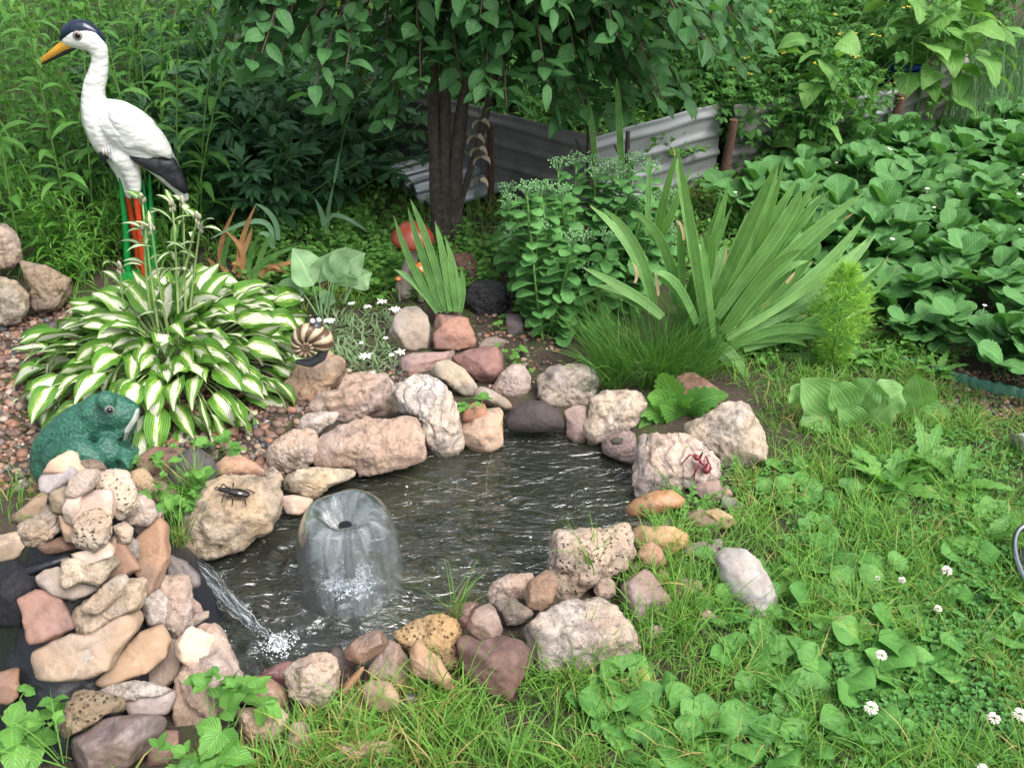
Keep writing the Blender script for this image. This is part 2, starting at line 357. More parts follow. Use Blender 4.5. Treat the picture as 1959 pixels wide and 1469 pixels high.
def stonemat(name, vein=.0, speck=.3, bump=.5, pits=0., rough=.85, stain=.35, fine=1., wet=False, band=0.):
    g = G(name); tc = g.n('TexCoord'); oi = g.n('ObjectInfo')
    ve = g.n('VectorMath', _operation='ADD'); g.t.links.new(tc.outputs['Object'], ve.inputs[0])
    cx = g.n('CombineXYZ', X=g.ma('MULTIPLY', oi.outputs['Random'], 37.0), Y=g.ma('MULTIPLY', oi.outputs['Random'], 91.0)); g.t.links.new(cx.outputs[0], ve.inputs[1])
    P = ve.outputs[0]; col = oi.outputs['Color']
    n1 = g.noise(P, 14, 8, .62, .6); n2 = g.noise(P, 45, 8, .7); n3 = g.noise(P, 230, 3, .75); n4 = g.noise(P, 7, 3)
    dk = g.mix(1.0, col, (.42, .38, .36), 'MULTIPLY'); lt = g.mix(1.0, col, (1.42, 1.42, 1.42), 'MULTIPLY'); wm = g.mix(1.0, col, (1.02, .89, .74), 'MULTIPLY')
    c = g.mix(g.ramp(n1, .38, .64), dk, lt); c = g.mix(.38, c, col)
    c = g.mix(g.ma('MULTIPLY', g.ramp(n4, .45, .58), .8), c, wm)
    c = g.mix(g.ma('MULTIPLY', g.ramp(n2, .50, .62), stain), c, dk); n5 = g.noise(P, 26, 9, .75, 1.2); c = g.mix(g.ma('MULTIPLY', g.ramp(n5, .56, .66), stain * .9), c, g.mix(1.0, col, (.22, .20, .17), 'MULTIPLY')); c = g.mix(g.ma('MULTIPLY', g.ramp(n5, .44, .36), .4), c, g.mix(1.0, col, (1.5, 1.52, 1.55), 'MULTIPLY'))
    c = g.mix(g.ma('MULTIPLY', g.ramp(n3, .55, .7), speck), c, g.mix(1.0, col, (.28, .25, .24), 'MULTIPLY'))
    c = g.mix(g.ma('MULTIPLY', g.ramp(n3, .42, .3), speck * .8), c, g.mix(1.0, col, (1.6, 1.6, 1.6), 'MULTIPLY'))
    if stain > .45: c = g.mix(g.ma('MULTIPLY', g.ramp(g.ma('ADD', g.noise(P, 11, 6, .65), g.ma('MULTIPLY', n2, .35)), .74, .86), .7), c, (.10, .095, .05))
    H = g.ma('ADD', g.ma('MULTIPLY', n2, .8), g.ma('MULTIPLY', n3, .22 * fine)); H = g.ma('ADD', H, n1)
    if vein or band:
        wv = g.n('TexWave', Scale=9, Distortion=7, Detail=4); wv.inputs['Detail Scale'].default_value = 2.0; g.t.links.new(P, wv.inputs['Vector'])
        c = g.mix(g.ma('MULTIPLY', g.ramp(wv, .25, .0), vein + band), c, dk); H = g.ma('ADD', H, g.ma('MULTIPLY', g.ramp(wv, 0., .3), .8 * (vein + band)))
    if pits:
        vo = g.n('TexVoronoi', Scale=95.0); g.t.links.new(P, vo.inputs['Vector'])
        pm = g.ma('MULTIPLY', g.ramp(vo.outputs['Distance'], .34, .12), g.ramp(g.noise(P, 60, 2), .38, .55))
        c = g.mix(g.ma('MULTIPLY', pm, pits), c, dk); H = g.ma('SUBTRACT', H, g.ma('MULTIPLY', pm, 1.6 * pits))
    gp = g.n('NewGeometry'); sz = g.n('SeparateXYZ', Vector=gp.outputs['Position']); wetf = g.ramp(g.ma('ADD', sz.outputs[2], g.ma('MULTIPLY', n1, .014)), -.002, -.012)
    c = g.mix(g.ma('MULTIPLY', wetf, .8), c, g.mix(1.0, c, (.30, .32, .24), 'MULTIPLY'))
    b = g.n('Bump', Strength=bump, Distance=.012, Height=H)
    p = g.n('BsdfPrincipled', Roughness=g.ma('ADD', rough - .1, g.ma('MULTIPLY', n2, .2)), Normal=b.outputs[0]); g.i(p, 'Base Color', c)
    p.inputs['Specular IOR Level'].default_value = .55 if wet else .3
    return g.fin(p)
SM = {'rough': stonemat('limestone', vein=.10, speck=.4, bump=1.0, stain=.65, fine=1.6),
      'band': stonemat('banded_limestone', vein=.45, speck=.25, bump=1.0, stain=.55),
      'gran': stonemat('granite', speck=.75, bump=.5, stain=.3, fine=1.6),
      'smooth': stonemat('sandstone', speck=.12, bump=.22, stain=.25, rough=.7),
      'wet': stonemat('wet_stone', speck=.15, bump=.35, stain=.35, rough=.38, wet=True),
      'pit': stonemat('pitted_limestone', speck=.3, bump=.8, pits=1.0, stain=.3),
      'por': stonemat('porous_stone', speck=.3, bump=1.0, pits=.9, stain=.6),
      'lava': stonemat('lava_stone', speck=.3, bump=1.0, pits=.8, rough=.8, stain=.5)}
def plain(name, col, rough=.5, spec=.5, bump=0., bs=60., var=.0, metal=0., mottle=None, coat=0., d=.004):
    g = G(name); tc = g.n('TexCoord'); nz = g.noise(tc.outputs['Object'], bs, 5)
    c = g.mix(g.ma('MULTIPLY', g.ramp(nz, .35, .7), var), col, mottle or tuple(x * .45 for x in col))  # second body colour mixed in by random noise patches
    p = g.n('BsdfPrincipled', Roughness=rough, Metallic=metal); g.i(p, 'Base Color', c); p.inputs['Specular IOR Level'].default_value = spec
    p.inputs['Coat Weight'].default_value = coat
    if bump: g.i(p, 'Normal', g.n('Bump', Strength=bump, Distance=d, Height=nz).outputs[0])
    return g.fin(p)
CAPX = 0
LM = {
 'aster': leafmat('aster_leaf', (.058, .180, .032), (.105, .275, .048), trans=.35, vs=.3),
 'asterb': leafmat('young_aster_leaf', (.10, .28, .04), (.16, .38, .05), trans=.35, vs=.3),
 'peony': leafmat('peony_leaf', (.036, .105, .045), (.062, .165, .065), trans=.25, rough=.33, vs=.3, spec=.5),
 'plum': leafmat('plum_leaf', (.036, .112, .038), (.068, .185, .058), trans=.3, rough=.42, vs=.22, nv=7, spec=.3),
 'currant': leafmat('currant_leaf', (.11, .24, .03), (.20, .36, .05), trans=.4, vs=.25),
 'tomato': leafmat('tomato_leaf', (.05, .155, .040), (.105, .26, .060), trans=.35, vs=.25, spec=.3),
 'straw': leafmat('strawberry_leaf', (.050, .150, .040), (.095, .240, .070), trans=.25, rough=.55, vs=.30, nv=9, spec=.3),
 'sun': leafmat('sunflower_leaf', (.09, .22, .05), (.17, .34, .09), trans=.35, vs=.3, nv=6, spec=.3),
 'sedum': leafmat('sedum_leaf', (.060, .180, .048), (.105, .27, .075), trans=.2, rough=.5, vs=.2, nv=6, spec=.3),
 'sedumf': leafmat('sedum_bud', (.13, .30, .12), (.22, .40, .18), trans=.2, rough=.6, vs=.0),
 'iris': leafmat('iris_leaf', (.075, .195, .050), (.15, .31, .085), trans=.3, vs=.32, tip=(.42, .26, .12), par=True, nv=9, rough=.45, old=(.28, .30, .07)),
 'irisb': leafmat('grey_iris_leaf', (.10, .20, .11), (.14, .27, .15), trans=.2, vs=.2, par=True, nv=8, rough=.55),
 'dry': leafmat('dry_leaf', (.28, .13, .05), (.48, .26, .12), trans=.2, vs=.2, par=True, nv=8, rough=.7),
 'dryp': leafmat('withered_leaf', (.42, .26, .13), (.60, .44, .28), trans=.2, vs=.2, par=True, nv=6, rough=.7),
 'kochia': leafmat('feathery_leaf', (.19, .42, .06), (.32, .55, .10), trans=.35, vs=0),
 'hostag': leafmat('pale_hosta_leaf', (.125, .285, .075), (.20, .38, .12), trans=.25, vs=.22, par=True, nv=9, rough=.5),
 'hostab': leafmat('blue_hosta_leaf', (.16, .30, .15), (.24, .39, .2), trans=.2, vs=.35, par=True, nv=9, rough=.55),
 'plantain': leafmat('plantain_leaf', (.055, .175, .038), (.115, .28, .062), trans=.25, vs=.13, par=True, nv=5, rough=.5, spec=.3, spots=1., old=(.3, .36, .08)),
 'weed': leafmat('weed_leaf', (.065, .20, .035), (.13, .31, .055), trans=.3, vs=.3, nv=8),
 'clover': leafmat('clover_leaf', (.07, .23, .05), (.13, .34, .09), trans=.3, vs=.2),
 'grass': leafmat('grass_blade', (.065, .185, .028), (.15, .32, .048), trans=.3, vs=.1, par=True, nv=2, rough=.5, old=(.42, .33, .13), oldt=.86),
 'fescue': leafmat('fescue_blade', (.045, .15, .025), (.10, .25, .04), trans=.3, vs=0, rough=.5, old=(.4, .3, .1)),
 'edel': leafmat('edelweiss_leaf', (.14, .24, .10), (.22, .32, .17), trans=.2, vs=0, rough=.8),
 'dill': leafmat('onion_leaf', (.10, .24, .10), (.17, .33, .15), trans=.2, vs=0),
}
HOSTA = hostamat('variegated_hosta_leaf', (.095, .255, .030), (.33, .52, .06), (.82, .84, .68))
STEM = plain('green_stem', (.13, .27, .06), .5, var=.3)
STEMP = plain('pale_stalk', (.30, .44, .16), .5, var=.3)
BARK = plain('bark', (.050, .036, .030), .85, bump=1., bs=45, var=.6, mottle=(.12, .10, .085), d=.012)
BARKG = plain('grey_bark', (.25, .22, .20), .9, bump=1., bs=25, var=.7, mottle=(.08, .07, .06), d=.02)
TWIG = plain('twig', (.09, .05, .04), .7, var=.4)
WHITEP = plain('petal_white', (.85, .86, .82), .6)
YEL = plain('petal_yellow', (.75, .55, .05), .6)
# ---------------------------------------------------------------- terrain
WZ = -0.03
PONDPX = [(330,1060),(440,1020),(545,955),(690,890),(830,870),(890,845),(970,815),(1080,820),(1150,840),(1225,880),(1230,960),(1270,985),(1240,1010),(1100,1030),(1060,1050),(1060,1110),(950,1160),(890,1195),(760,1235),(660,1290),(560,1310),(450,1300),(420,1200),(350,1130)]
POND = [tuple(at(x, y, WZ)[:2]) for x, y in PONDPX]
MC = (-.86, 1.60)
def mound(x, y):
    dx = x - MC[0]; dx = np.where(dx > 0, dx / .23, dx / .24); dy = (y - MC[1]); dy = np.where(dy < 0, dy / .37, dy / .24)
    d = np.sqrt(dx * dx + dy * dy)
    return .40 * np.clip(1 - d ** 1.35, 0, 1) ** .9
def gnd(x, y):
    x = np.asarray(x, float); y = np.asarray(y, float)
    P = np.stack([x.ravel() * 2.2, y.ravel() * 2.2, 0 * x.ravel()], 1)
    h = (.012 * fbm(P, 3, 3)).reshape(x.shape)
    ins = inpoly(x, y, POND); d = polydist(x, y, POND)
    h = np.where(ins, -.03 - .27 * np.clip(d / .10, 0, 1), h - .03 * np.exp(-(d / .03) ** 2))
    return h
def H(x, y):
    x = np.atleast_1d(np.asarray(x, float)); y = np.atleast_1d(np.asarray(y, float))
    return np.maximum(np.maximum(gnd(x, y), WZ), mound(x, y))
def hit(px, py, rise=0.):
    d = ray(px, py); t = np.linspace(.6, 9, 4200); P = CAM + t[:, None] * d
    k = np.argmax(P[:, 2] < H(P[:, 0], P[:, 1]) + rise); return P[k]
def axis(lo, hi, f0, f1, fine, far):
    a = [f0 - (f0 - lo) * ((k / 24) ** 2.2) for k in range(24, 0, -1)]; b = [f1 + (hi - f1) * ((k / 30) ** 2.2) for k in range(1, 31)]
    return np.array(a + list(np.arange(f0, f1 + 1e-6, fine)) + b)
gx = axis(-90, 90, -2.4, 2.4, .02, 1); gy = axis(-30, 150, .6, 4.6, .02, 1)
X, Y = np.meshgrid(gx, gy, indexing='ij'); Z = gnd(X, Y)
fd = np.hypot(X, Y - 3); Z = Z + np.clip(fd - 12, 0, 99) * .0
mb = MB(); ni, nj = X.shape; i, j = np.meshgrid(np.arange(ni - 1), np.arange(nj - 1), indexing='ij'); a = (i * nj + j).ravel()
mb.add(np.stack([X.ravel(), Y.ravel(), Z.ravel()], 1), np.stack([a, a + nj, a + nj + 1, a + 1], 1))
g = G('soil'); ge = g.n('NewGeometry'); P = ge.outputs['Position']; n1 = g.noise(P, 3, 5); n2 = g.noise(P, 70, 6, .7); n3 = g.noise(P, 9, 4); sp = g.n('SeparateXYZ', Vector=P)
c = g.mix(n2, (.030, .022, .016), (.12, .09, .065)); c = g.mix(g.ramp(n3, .5, .62), c, (.06, .085, .022)); c = g.mix(g.ramp(n2, .60, .66), c, (.20, .15, .11))
alg = g.mix(g.ramp(g.noise(P, 5.5, 4, .5, 1.0), .47, .60), (.016, .022, .016), (.24, .25, .08))
c = g.mix(g.ramp(sp.outputs[2], -.045, -.06), c, alg)
b = g.n('Bump', Strength=1., Distance=.02, Height=n2); p = g.n('BsdfPrincipled', Roughness=.9, Normal=b.outputs[0]); g.i(p, 'Base Color', c); SOIL = g.fin(p)
ground = mb.build('ground', SOIL); tag(ground, kind='structure')
# black liner mound that carries the stone pile
def grid(x0, x1, y0, y1, st):
    xs = np.arange(x0, x1, st); ys = np.arange(y0, y1, st); X, Y = np.meshgrid(xs, ys, indexing='ij'); ni, nj = X.shape
    i, j = np.meshgrid(np.arange(ni - 1), np.arange(nj - 1), indexing='ij'); a = (i * nj + j).ravel()
    return X, Y, np.stack([a, a + nj, a + nj + 1, a + 1], 1)
X, Y, Q = grid(MC[0] - .48, MC[0] + .48, MC[1] - .44, MC[1] + .40, .012)
Pn = np.stack([X.ravel() * 9, Y.ravel() * 9, 0 * X.ravel()], 1); Zm = mound(X, Y).ravel() - .02 + .018 * fbm(Pn, 9, 4) + .016 * (1 - np.abs(fbm(Pn * (1.6, .7, 1), 19, 2))) ** 4
Zm = np.where(mound(X, Y).ravel() < .01, -.08, Zm)
mb = MB(); mb.add(np.stack([X.ravel(), Y.ravel(), Zm], 1), Q)
LINER = plain('black_liner', (.012, .014, .020), .42, .5, .6, 30, .4, d=.01)
o = mb.build('pond_liner', LINER, loc=(MC[0], MC[1], 0)); tag(o, 'black pond liner draped over the mound under the stone pile', 'pond liner')
mb = MB(); r = np.linspace(0, 1, 14)
c0 = hit(70, 1088, .035); c1 = hit(128, 1068, .03); tubes(mb, np.array([c0 + (-.12, .0, -.05), c0, c1, c1 + (.03, .03, -.02)]), .008, 10)
o = mb.build('hose', LINER, loc=c0); tag(o, 'black plastic hose leading into the back of the stone pile', 'hose')
# ---------------------------------------------------------------- water
FB = at(672, 1112, WZ)                 # foot of the fountain bell
SPL = at(533, 1236, WZ)                # where the spout lands
wx = [p[0] for p in POND]; wy = [p[1] for p in POND]
X, Y, Q = grid(min(wx) - .06, max(wx) + .08, min(wy) - .06, max(wy) + .06, .006)
ins = inpoly(X, Y, POND) | (polydist(X, Y, POND) < .045)
dF = np.hypot(X - FB[0], Y - FB[1]); dS = np.hypot(X - SPL[0], Y - SPL[1])
Pn = np.stack([X.ravel(), Y.ravel(), 0 * X.ravel()], 1)
n1 = fbm(Pn * (34, 34, 1), 21, 3).reshape(X.shape); n2 = fbm(Pn * (14, 14, 1) + 5, 22, 3).reshape(X.shape); n3 = fbm(Pn * (8, 8, 1), 23, 2).reshape(X.shape)
phs = dF * 2 * math.pi / .062 + n3 * 2.6
Zw = .0038 * np.sin(phs) * np.exp(-dF / .75) * (.5 + .7 * n2) + .0014 * n2 + .0008 * n1 + .0045 * n1 * np.exp(-((dF - .06) / .13) ** 2) + .006 * n1 * np.exp(-(dS / .10) ** 2)
calm = np.clip((Y - 2.12) / .3, 0, 1); Zw = Zw * (1 - .85 * calm)
mb = MB(); f = ins.ravel()[Q].all(1)
mb.add(np.stack([X.ravel(), Y.ravel(), WZ + Zw.ravel()], 1), Q[f])
g = G('pond_water'); ge = g.n('NewGeometry'); P = ge.outputs['Position']
mp = g.n('Mapping'); g.t.links.new(P, mp.inputs[0]); mp.inputs['Rotation'].default_value = (0, 0, R(-38)); mp.inputs['Scale'].default_value = (1.0, 2.6, 1)
nn = g.noise(mp.outputs[0], 11, 3, .5, 1.4); b = g.n('Bump', Strength=.75, Distance=.022, Height=nn)
fr = g.n('Fresnel', IOR=1.36, Normal=b.outputs[0]); gl = g.n('BsdfGlossy', Roughness=.07, Normal=b.outputs[0]); gl.inputs['Color'].default_value = (.95, .98, 1, 1)
tr = g.n('BsdfTransparent'); tr.inputs[0].default_value = (.50, .54, .46, 1); df = g.n('BsdfDiffuse'); df.inputs[0].default_value = (.085, .095, .072, 1)
m1 = g.n('MixShader', i0=.22, i1=tr, i2=df); m2 = g.n('MixShader', i0=g.ma('MULTIPLY_ADD', fr, 2.2, .02), i1=m1, i2=gl)
WATER = g.fin(m2)
o = mb.build('water', WATER); tag(o, kind='structure')
g = G('falling_water'); uv = g.n('UVMap', _uv_map='UVMap'); s1 = g.n('SeparateXYZ', Vector=uv.outputs[0])
cm = g.n('CombineXYZ', X=g.ma('MULTIPLY', s1.outputs[0], 16.), Y=g.ma('MULTIPLY', s1.outputs[1], 2.2))
nz = g.noise(cm.outputs[0], 1.1, 5, .62, 1.2); ge = g.n('NewGeometry'); n2_ = g.noise(ge.outputs['Position'], 26, 4, .6)
b = g.n('Bump', Strength=.25, Distance=.012, Height=g.ma('ADD', nz, n2_))
fr = g.n('Fresnel', IOR=1.25, Normal=b.outputs[0]); gl = g.n('BsdfGlossy', Roughness=.22, Normal=b.outputs[0]); tr = g.n('BsdfTransparent'); tr.inputs[0].default_value = (.88, .91, .93, 1)
df = g.n('BsdfPrincipled', Roughness=.25); df.inputs['Base Color'].default_value = (.40, .45, .48, 1)
st = g.ma('MULTIPLY', g.ramp(nz, .42, .70), .36); m1 = g.n('MixShader', i0=g.ma('ADD', st, .12), i1=tr, i2=df)
BELL = g.fin(g.n('MixShader', i0=g.ma('MULTIPLY_ADD', fr, .75, .0), i1=m1, i2=gl))
g = G('rushing_water'); uv = g.n('UVMap', _uv_map='UVMap'); s1 = g.n('SeparateXYZ', Vector=uv.outputs[0]); cm = g.n('CombineXYZ', X=g.ma('MULTIPLY', s1.outputs[0], 44.), Y=g.ma('MULTIPLY', s1.outputs[1], .9))
nz = g.noise(cm.outputs[0], 1.5, 6, .7, .5); b = g.n('Bump', Strength=.7, Distance=.01, Height=nz); fr = g.n('Fresnel', IOR=1.33, Normal=b.outputs[0]); gl = g.n('BsdfGlossy', Roughness=.15, Normal=b.outputs[0]); tr = g.n('BsdfTransparent'); tr.inputs[0].default_value = (.88, .92, .94, 1)
df = g.n('BsdfPrincipled', Roughness=.2); df.inputs['Base Color'].default_value = (.62, .68, .72, 1); ed = g.ramp(g.ma('ABSOLUTE', g.ma('SUBTRACT', s1.outputs[0], .5)), .25, .12)
m1 = g.n('MixShader', i0=g.ma('MULTIPLY', g.ma('MULTIPLY', g.ramp(nz, .50, .66), .75), g.ma('MULTIPLY_ADD', ed, .5, .5)), i1=tr, i2=df); RUSH = g.fin(g.n('MixShader', i0=g.ma('MULTIPLY', fr, .9), i1=m1, i2=gl))
g = G('foam'); ge = g.n('NewGeometry'); nz = g.noise(ge.outputs['Position'], 120, 3, .7); tr = g.n('BsdfTransparent'); df = g.n('BsdfPrincipled', Roughness=.2)
df.inputs['Base Color'].default_value = (.75, .8, .84, 1); FOAM = g.fin(g.n('MixShader', i0=g.ramp(nz, .44, .62), i1=tr, i2=df))
# bell profile: up the pipe, over the rim dimple and down the dome
cb = FB.copy(); fsc = 1 / np.linalg.norm(ray(672, 1112)) ; dist = np.linalg.norm(FB - CAM)
mpx = dist / FPX / 1.02
top = pd(672, 976, FB[1])[2] - WZ; Rb = 96 * mpx; rngf = np.random.default_rng(5)
prof = [(.08, .70), (.13, .73), (.22, .80), (.33, .90), (.45, .975), (.56, 1.0), (.68, .985), (.79, .925), (.88, .82), (.945, .67), (.98, .49), (1.0, .3), (1.01, .12), (1.0, -.02)]
pr = np.array(prof); tt = np.linspace(0, 1, 44); pr = np.stack([np.interp(tt * (len(prof) - 1), range(len(prof)), pr[:, q]) for q in (0, 1)], 1)
for _ in range(2): pr[1:-1] = (pr[:-2] + 2 * pr[1:-1] + pr[2:]) / 4
k = 96; th = np.arange(k + 1) * 2 * math.pi / k
Vv = []
for a_, (rr, zz) in enumerate(pr):
    q = rr * Rb * (1 + .022 * np.sin(th * 3 + 1) + .008 * np.sin(th * 7 + a_ * .12) * min(1, a_ / 10) + .004 * np.sin(th * 13 + a_ * .25) * min(1, a_ / 16)); Vv.append(np.stack([cb[0] + q * np.cos(th), cb[1] + q * np.sin(th), WZ + zz * top * (1 + .025 * np.sin(th * 2) + .012 * np.sin(th * 5 + 1)) + 0 * th], 1))
Vv = np.array(Vv); i, j = np.meshgrid(np.arange(len(pr) - 1), np.arange(k), indexing='ij'); a = (i * (k + 1) + j).ravel()
uv = np.stack(np.broadcast_arrays((th / 6.283)[None], np.linspace(0, 1, len(pr))[:, None]), -1).reshape(-1, 2)
ft = thing('fountain', 'bell-shaped water fountain with a dimpled top standing in the pond', 'fountain', FB)
mb = MB(); mb.add(Vv.reshape(-1, 3), np.stack([a, a + 1, a + k + 2, a + k + 1], 1), uv=uv); mb.build('water_bell', BELL, ft)
mb = MB(); tubes(mb, np.array([FB + (0, 0, -.2), FB + (0, 0, .02), FB + (0, 0, top * .5), FB + (0, 0, top * .80)]), [.012, .0125, .013, .015], 16, caps=True)
mb.build('nozzle_pipe', plain('black_pipe', (.008, .008, .012), .3), ft)
def foam(c, n, rad, zmax, seed, name, par):
    r_ = np.random.default_rng(seed); m = MB()
    for _ in range(n):
        a_ = r_.uniform(0, 6.28); d_ = rad * abs(r_.normal(0, .55)); s_ = r_.uniform(.0012, .0042) * (1 if d_ < rad else .7)
        ball(m, c + (d_ * math.cos(a_), d_ * math.sin(a_), r_.uniform(-.001, zmax) * max(0, 1 - d_ / rad / 1.4)), (s_, s_, s_ * .8), 1)
    return m.build(name, BUB, par)
g = G('bubble'); fr = g.n('Fresnel', IOR=1.5); gl = g.n('BsdfGlossy', Roughness=.05); tr = g.n('BsdfTransparent'); tr.inputs[0].default_value = (.9, .93, .95, 1); df = g.n('BsdfDiffuse'); df.inputs[0].default_value = (.7, .75, .8, 1)
BUB = g.fin(g.n('MixShader', i0=g.ma('MULTIPLY_ADD', fr, 1.5, .12), i1=g.n('MixShader', i0=.3, i1=tr, i2=df), i2=gl))
o = foam(FB + (0, -.005, 0), 700, .062, .022, 3, 'foam', ft); o['kind'] = 'stuff'
def patch(c, rad, seed, par):
    X, Y, Q = grid(c[0] - rad * 1.5, c[0] + rad * 1.5, c[1] - rad * 1.5, c[1] + rad * 1.5, .0035); d = np.hypot(X - c[0], Y - c[1]); Pn = np.stack([X.ravel(), Y.ravel(), 0 * X.ravel()], 1)
    nz = fbm(Pn * 70, seed, 3).reshape(X.shape); f = (d < rad * (1 + .35 * nz)).ravel(); m = MB(); m.add(np.stack([X.ravel(), Y.ravel(), (WZ + .004 + .010 * np.clip(1 - d / rad, 0, 1) + .005 * nz).ravel()], 1), Q[f[Q].all(1)]); o = m.build('foam', FOAM, par); o['kind'] = 'stuff'
patch(FB + (0, -.012, 0), .058, 31, ft)
# spout: a thin sheet sliding off the lip and falling into the pond
LIP = pd(335, 1068, 1.70); pts = []
wf = thing('waterfall', 'narrow white stream of water falling from the stone pile into the pond', 'waterfall', SPL)
mid = [(322, 1060, .050), (350, 1080, .052), (400, 1112, .050), (450, 1160, .034), (495, 1205, .024), (520, 1228, .018), (534, 1238, .014)]
ys = np.linspace(1.715, SPL[1] - .004, len(mid)); C_ = np.array([pd(x, y, yy) for (x, y, _), yy in zip(mid, ys)]); C_[-1][2] = WZ
tt = np.linspace(0, len(mid) - 1, 40); Cc = np.stack([np.interp(tt, range(len(mid)), C_[:, q]) for q in range(3)], 1); ww = np.interp(tt, range(len(mid)), [m_[2] for m_ in mid])
for _ in range(4): Cc[1:-1] = (Cc[:-2] + Cc[1:-1] * 2 + Cc[2:]) / 4
side = np.array([.75, .62, .12]); uu = np.linspace(-1, 1, 15); r_ = np.random.default_rng(8)
for layer in range(2):
    V_ = Cc[:, None] + side * (uu[None, :, None] * ww[:, None, None] * (.5 if layer == 0 else .36)) + np.array([0, 0, 1.]) * ((1 - uu ** 2)[None, :, None] * ww[:, None, None] * .28 * (1 if layer == 0 else -.2)) + vnoise(np.stack(np.broadcast_arrays(tt[:, None] * 2.5, uu[None] * 6 + layer * 9, 0.), -1).reshape(-1, 3), 4).reshape(40, 15, 1) * .006
    m = MB(); i, j = np.meshgrid(np.arange(39), np.arange(14), indexing='ij'); a = (i * 15 + j).ravel()
    uv = np.stack(np.broadcast_arrays((uu * .25 + .5)[None], (tt / 3)[:, None]), -1).reshape(-1, 2)
    m.add(V_.reshape(-1, 3), np.stack([a, a + 15, a + 16, a + 1], 1), uv=uv); m.build('water_sheet', RUSH, wf)
m = MB(); r9 = np.random.default_rng(15)
for _ in range(170):
    k9 = int(39 * r9.random() ** .6); s9 = r9.uniform(.0008, .0024); ball(m, Cc[k9] + side * ww[k9] * r9.uniform(-.6, .6) + r9.normal(0, .005, 3) + (0, 0, .004), (s9, s9, s9), 1)
o = m.build('droplets', BUB, wf); o['kind'] = 'stuff'; patch(SPL, .024, 33, wf)
o = foam(SPL + (0, 0, 0), 260, .05, .012, 6, 'foam', wf); o['kind'] = 'stuff'
m = MB(); r_ = np.random.default_rng(12)
for _ in range(240):
    px, py = r_.uniform(380, 1150), r_.uniform(930, 1270); q = at(px, py, WZ)
    if not inpoly(q[0], q[1], POND): continue
    dd = min(np.hypot(*(q - FB)[:2]), np.hypot(*(q - SPL)[:2]))
    if r_.uniform() > math.exp(-dd / .33): continue
    s_ = r_.choice([.0014, .002, .003, .0045], p=[.45, .35, .15, .05]); ball(m, q, (s_, s_, s_ * .75), 2)
o = m.build('bubbles', BUB); tag(o, 'small clear bubbles floating over the pond around the fountain', 'bubbles', kind='stuff')
# ---------------------------------------------------------------- stones: outline measured in the photo, own place, real depth
PK = (.50, .37, .31); CR = (.54, .44, .36); TN = (.42, .28, .17); GY = (.30, .26, .25); BR = (.24, .14, .10); MR = (.20, .085, .07); OC = (.48, .27, .10); BK = (.035, .035, .042)
OR = (.42, .20, .08); WH = (.60, .53, .48); DK = (.11, .075, .065)
ST = []
def S(z, pts, col, kind, label, lift=0., nm='rock', T=.75, soft=0, rise=.35): ST.append((z, pts, col, kind, label, lift, nm, T, soft, rise))
S('A',[(-80,1010),(120,985),(230,1030),(280,1110),(330,1230),(220,1260),(170,1360),(150,1469),(-80,1480)],(.012,.013,.020),'smooth','black lumpy rock at the left picture edge beside the squarish maroon stone',.02,'boulder')
S('C',[(290,300),(430,170),(620,70),(755,160),(740,240),(700,330),(520,420),(450,470),(370,400),(300,370)],(.48,.33,.22),'rough','tan rock carrying the snail figurine beside the hosta')
S('C',[(480,480),(500,420),(560,350),(700,330),(740,270),(800,225),(930,240),(1030,230),(1080,330),(1105,430),(1100,540),(1000,560),(850,560),(720,560),(600,560)],PK,'rough','pinkish rough rock behind the broad slab, right of the snail rock')
S('C',[(1075,310),(1170,270),(1270,225),(1400,270),(1480,380),(1510,480),(1550,620),(1550,740),(1490,790),(1390,825),(1320,790),(1280,680),(1230,530),(1130,490),(1100,400)],WH,'band','tall whitish rock with dark vertical streaks, leaning to the pond',.03)
S('C',[(435,560),(480,500),(600,490),(715,505),(690,560),(620,600),(560,645),(500,630),(430,620)],(.55,.46,.40),'rough','small flat stone with a white broken face on the left end of the broad slab',.05,T=.6)
S('C',[(215,740),(290,670),(390,620),(500,610),(560,650),(575,740),(545,830),(450,890),(340,915),(250,870),(210,820)],(.52,.40,.33),'rough','rounded cream boulder left of the broad slab',.02)
S('C',[(560,640),(720,570),(900,530),(1050,555),(1190,525),(1250,580),(1290,700),(1290,830),(1180,880),(1010,905),(850,925),(780,850),(650,880),(540,850),(555,740)],(.52,.385,.32),'rough','broad pink slab overhanging the back edge of the pond',.02,T=.6)
S('C',[(330,930),(400,890),(500,865),(650,880),(800,895),(845,950),(760,970),(640,1010),(560,1070),(500,1090),(400,1060),(340,1010)],(.52,.42,.28),'rough','flat yellowish rock just behind the fountain bell',.0)
S('C',[(325,1060),(400,1055),(530,1090),(500,1170),(430,1195),(350,1180),(325,1130)],(.50,.36,.29),'smooth','low pinkish stone at the waterline under the flat yellowish rock',-.01)
S('C',[(200,890),(260,860),(310,910),(330,960),(280,985),(220,950)],(.54,.42,.34),'rough','little cream stone between the beetle rock and the cream boulder',.03)
S('I',[(205,120),(290,55),(360,65),(430,105),(515,165),(520,215),(420,225),(330,215),(210,190)],(.42,.25,.17),'smooth','flat reddish-brown stone behind the beetle rock',.01)
S('C',[(1560,560),(1700,480),(1800,465),(1830,500),(1820,620),(1820,720),(1740,770),(1640,765),(1570,720),(1550,630)],(.45,.30,.20),'smooth','square tan and brown stone at the waterline right of the tall whitish rock')
S('C',[(1545,490),(1620,430),(1700,440),(1725,510),(1700,555),(1620,565),(1550,550)],(.36,.16,.10),'smooth','small red-brown pebble on top of the square tan stone',.05,'pebble',soft=1)
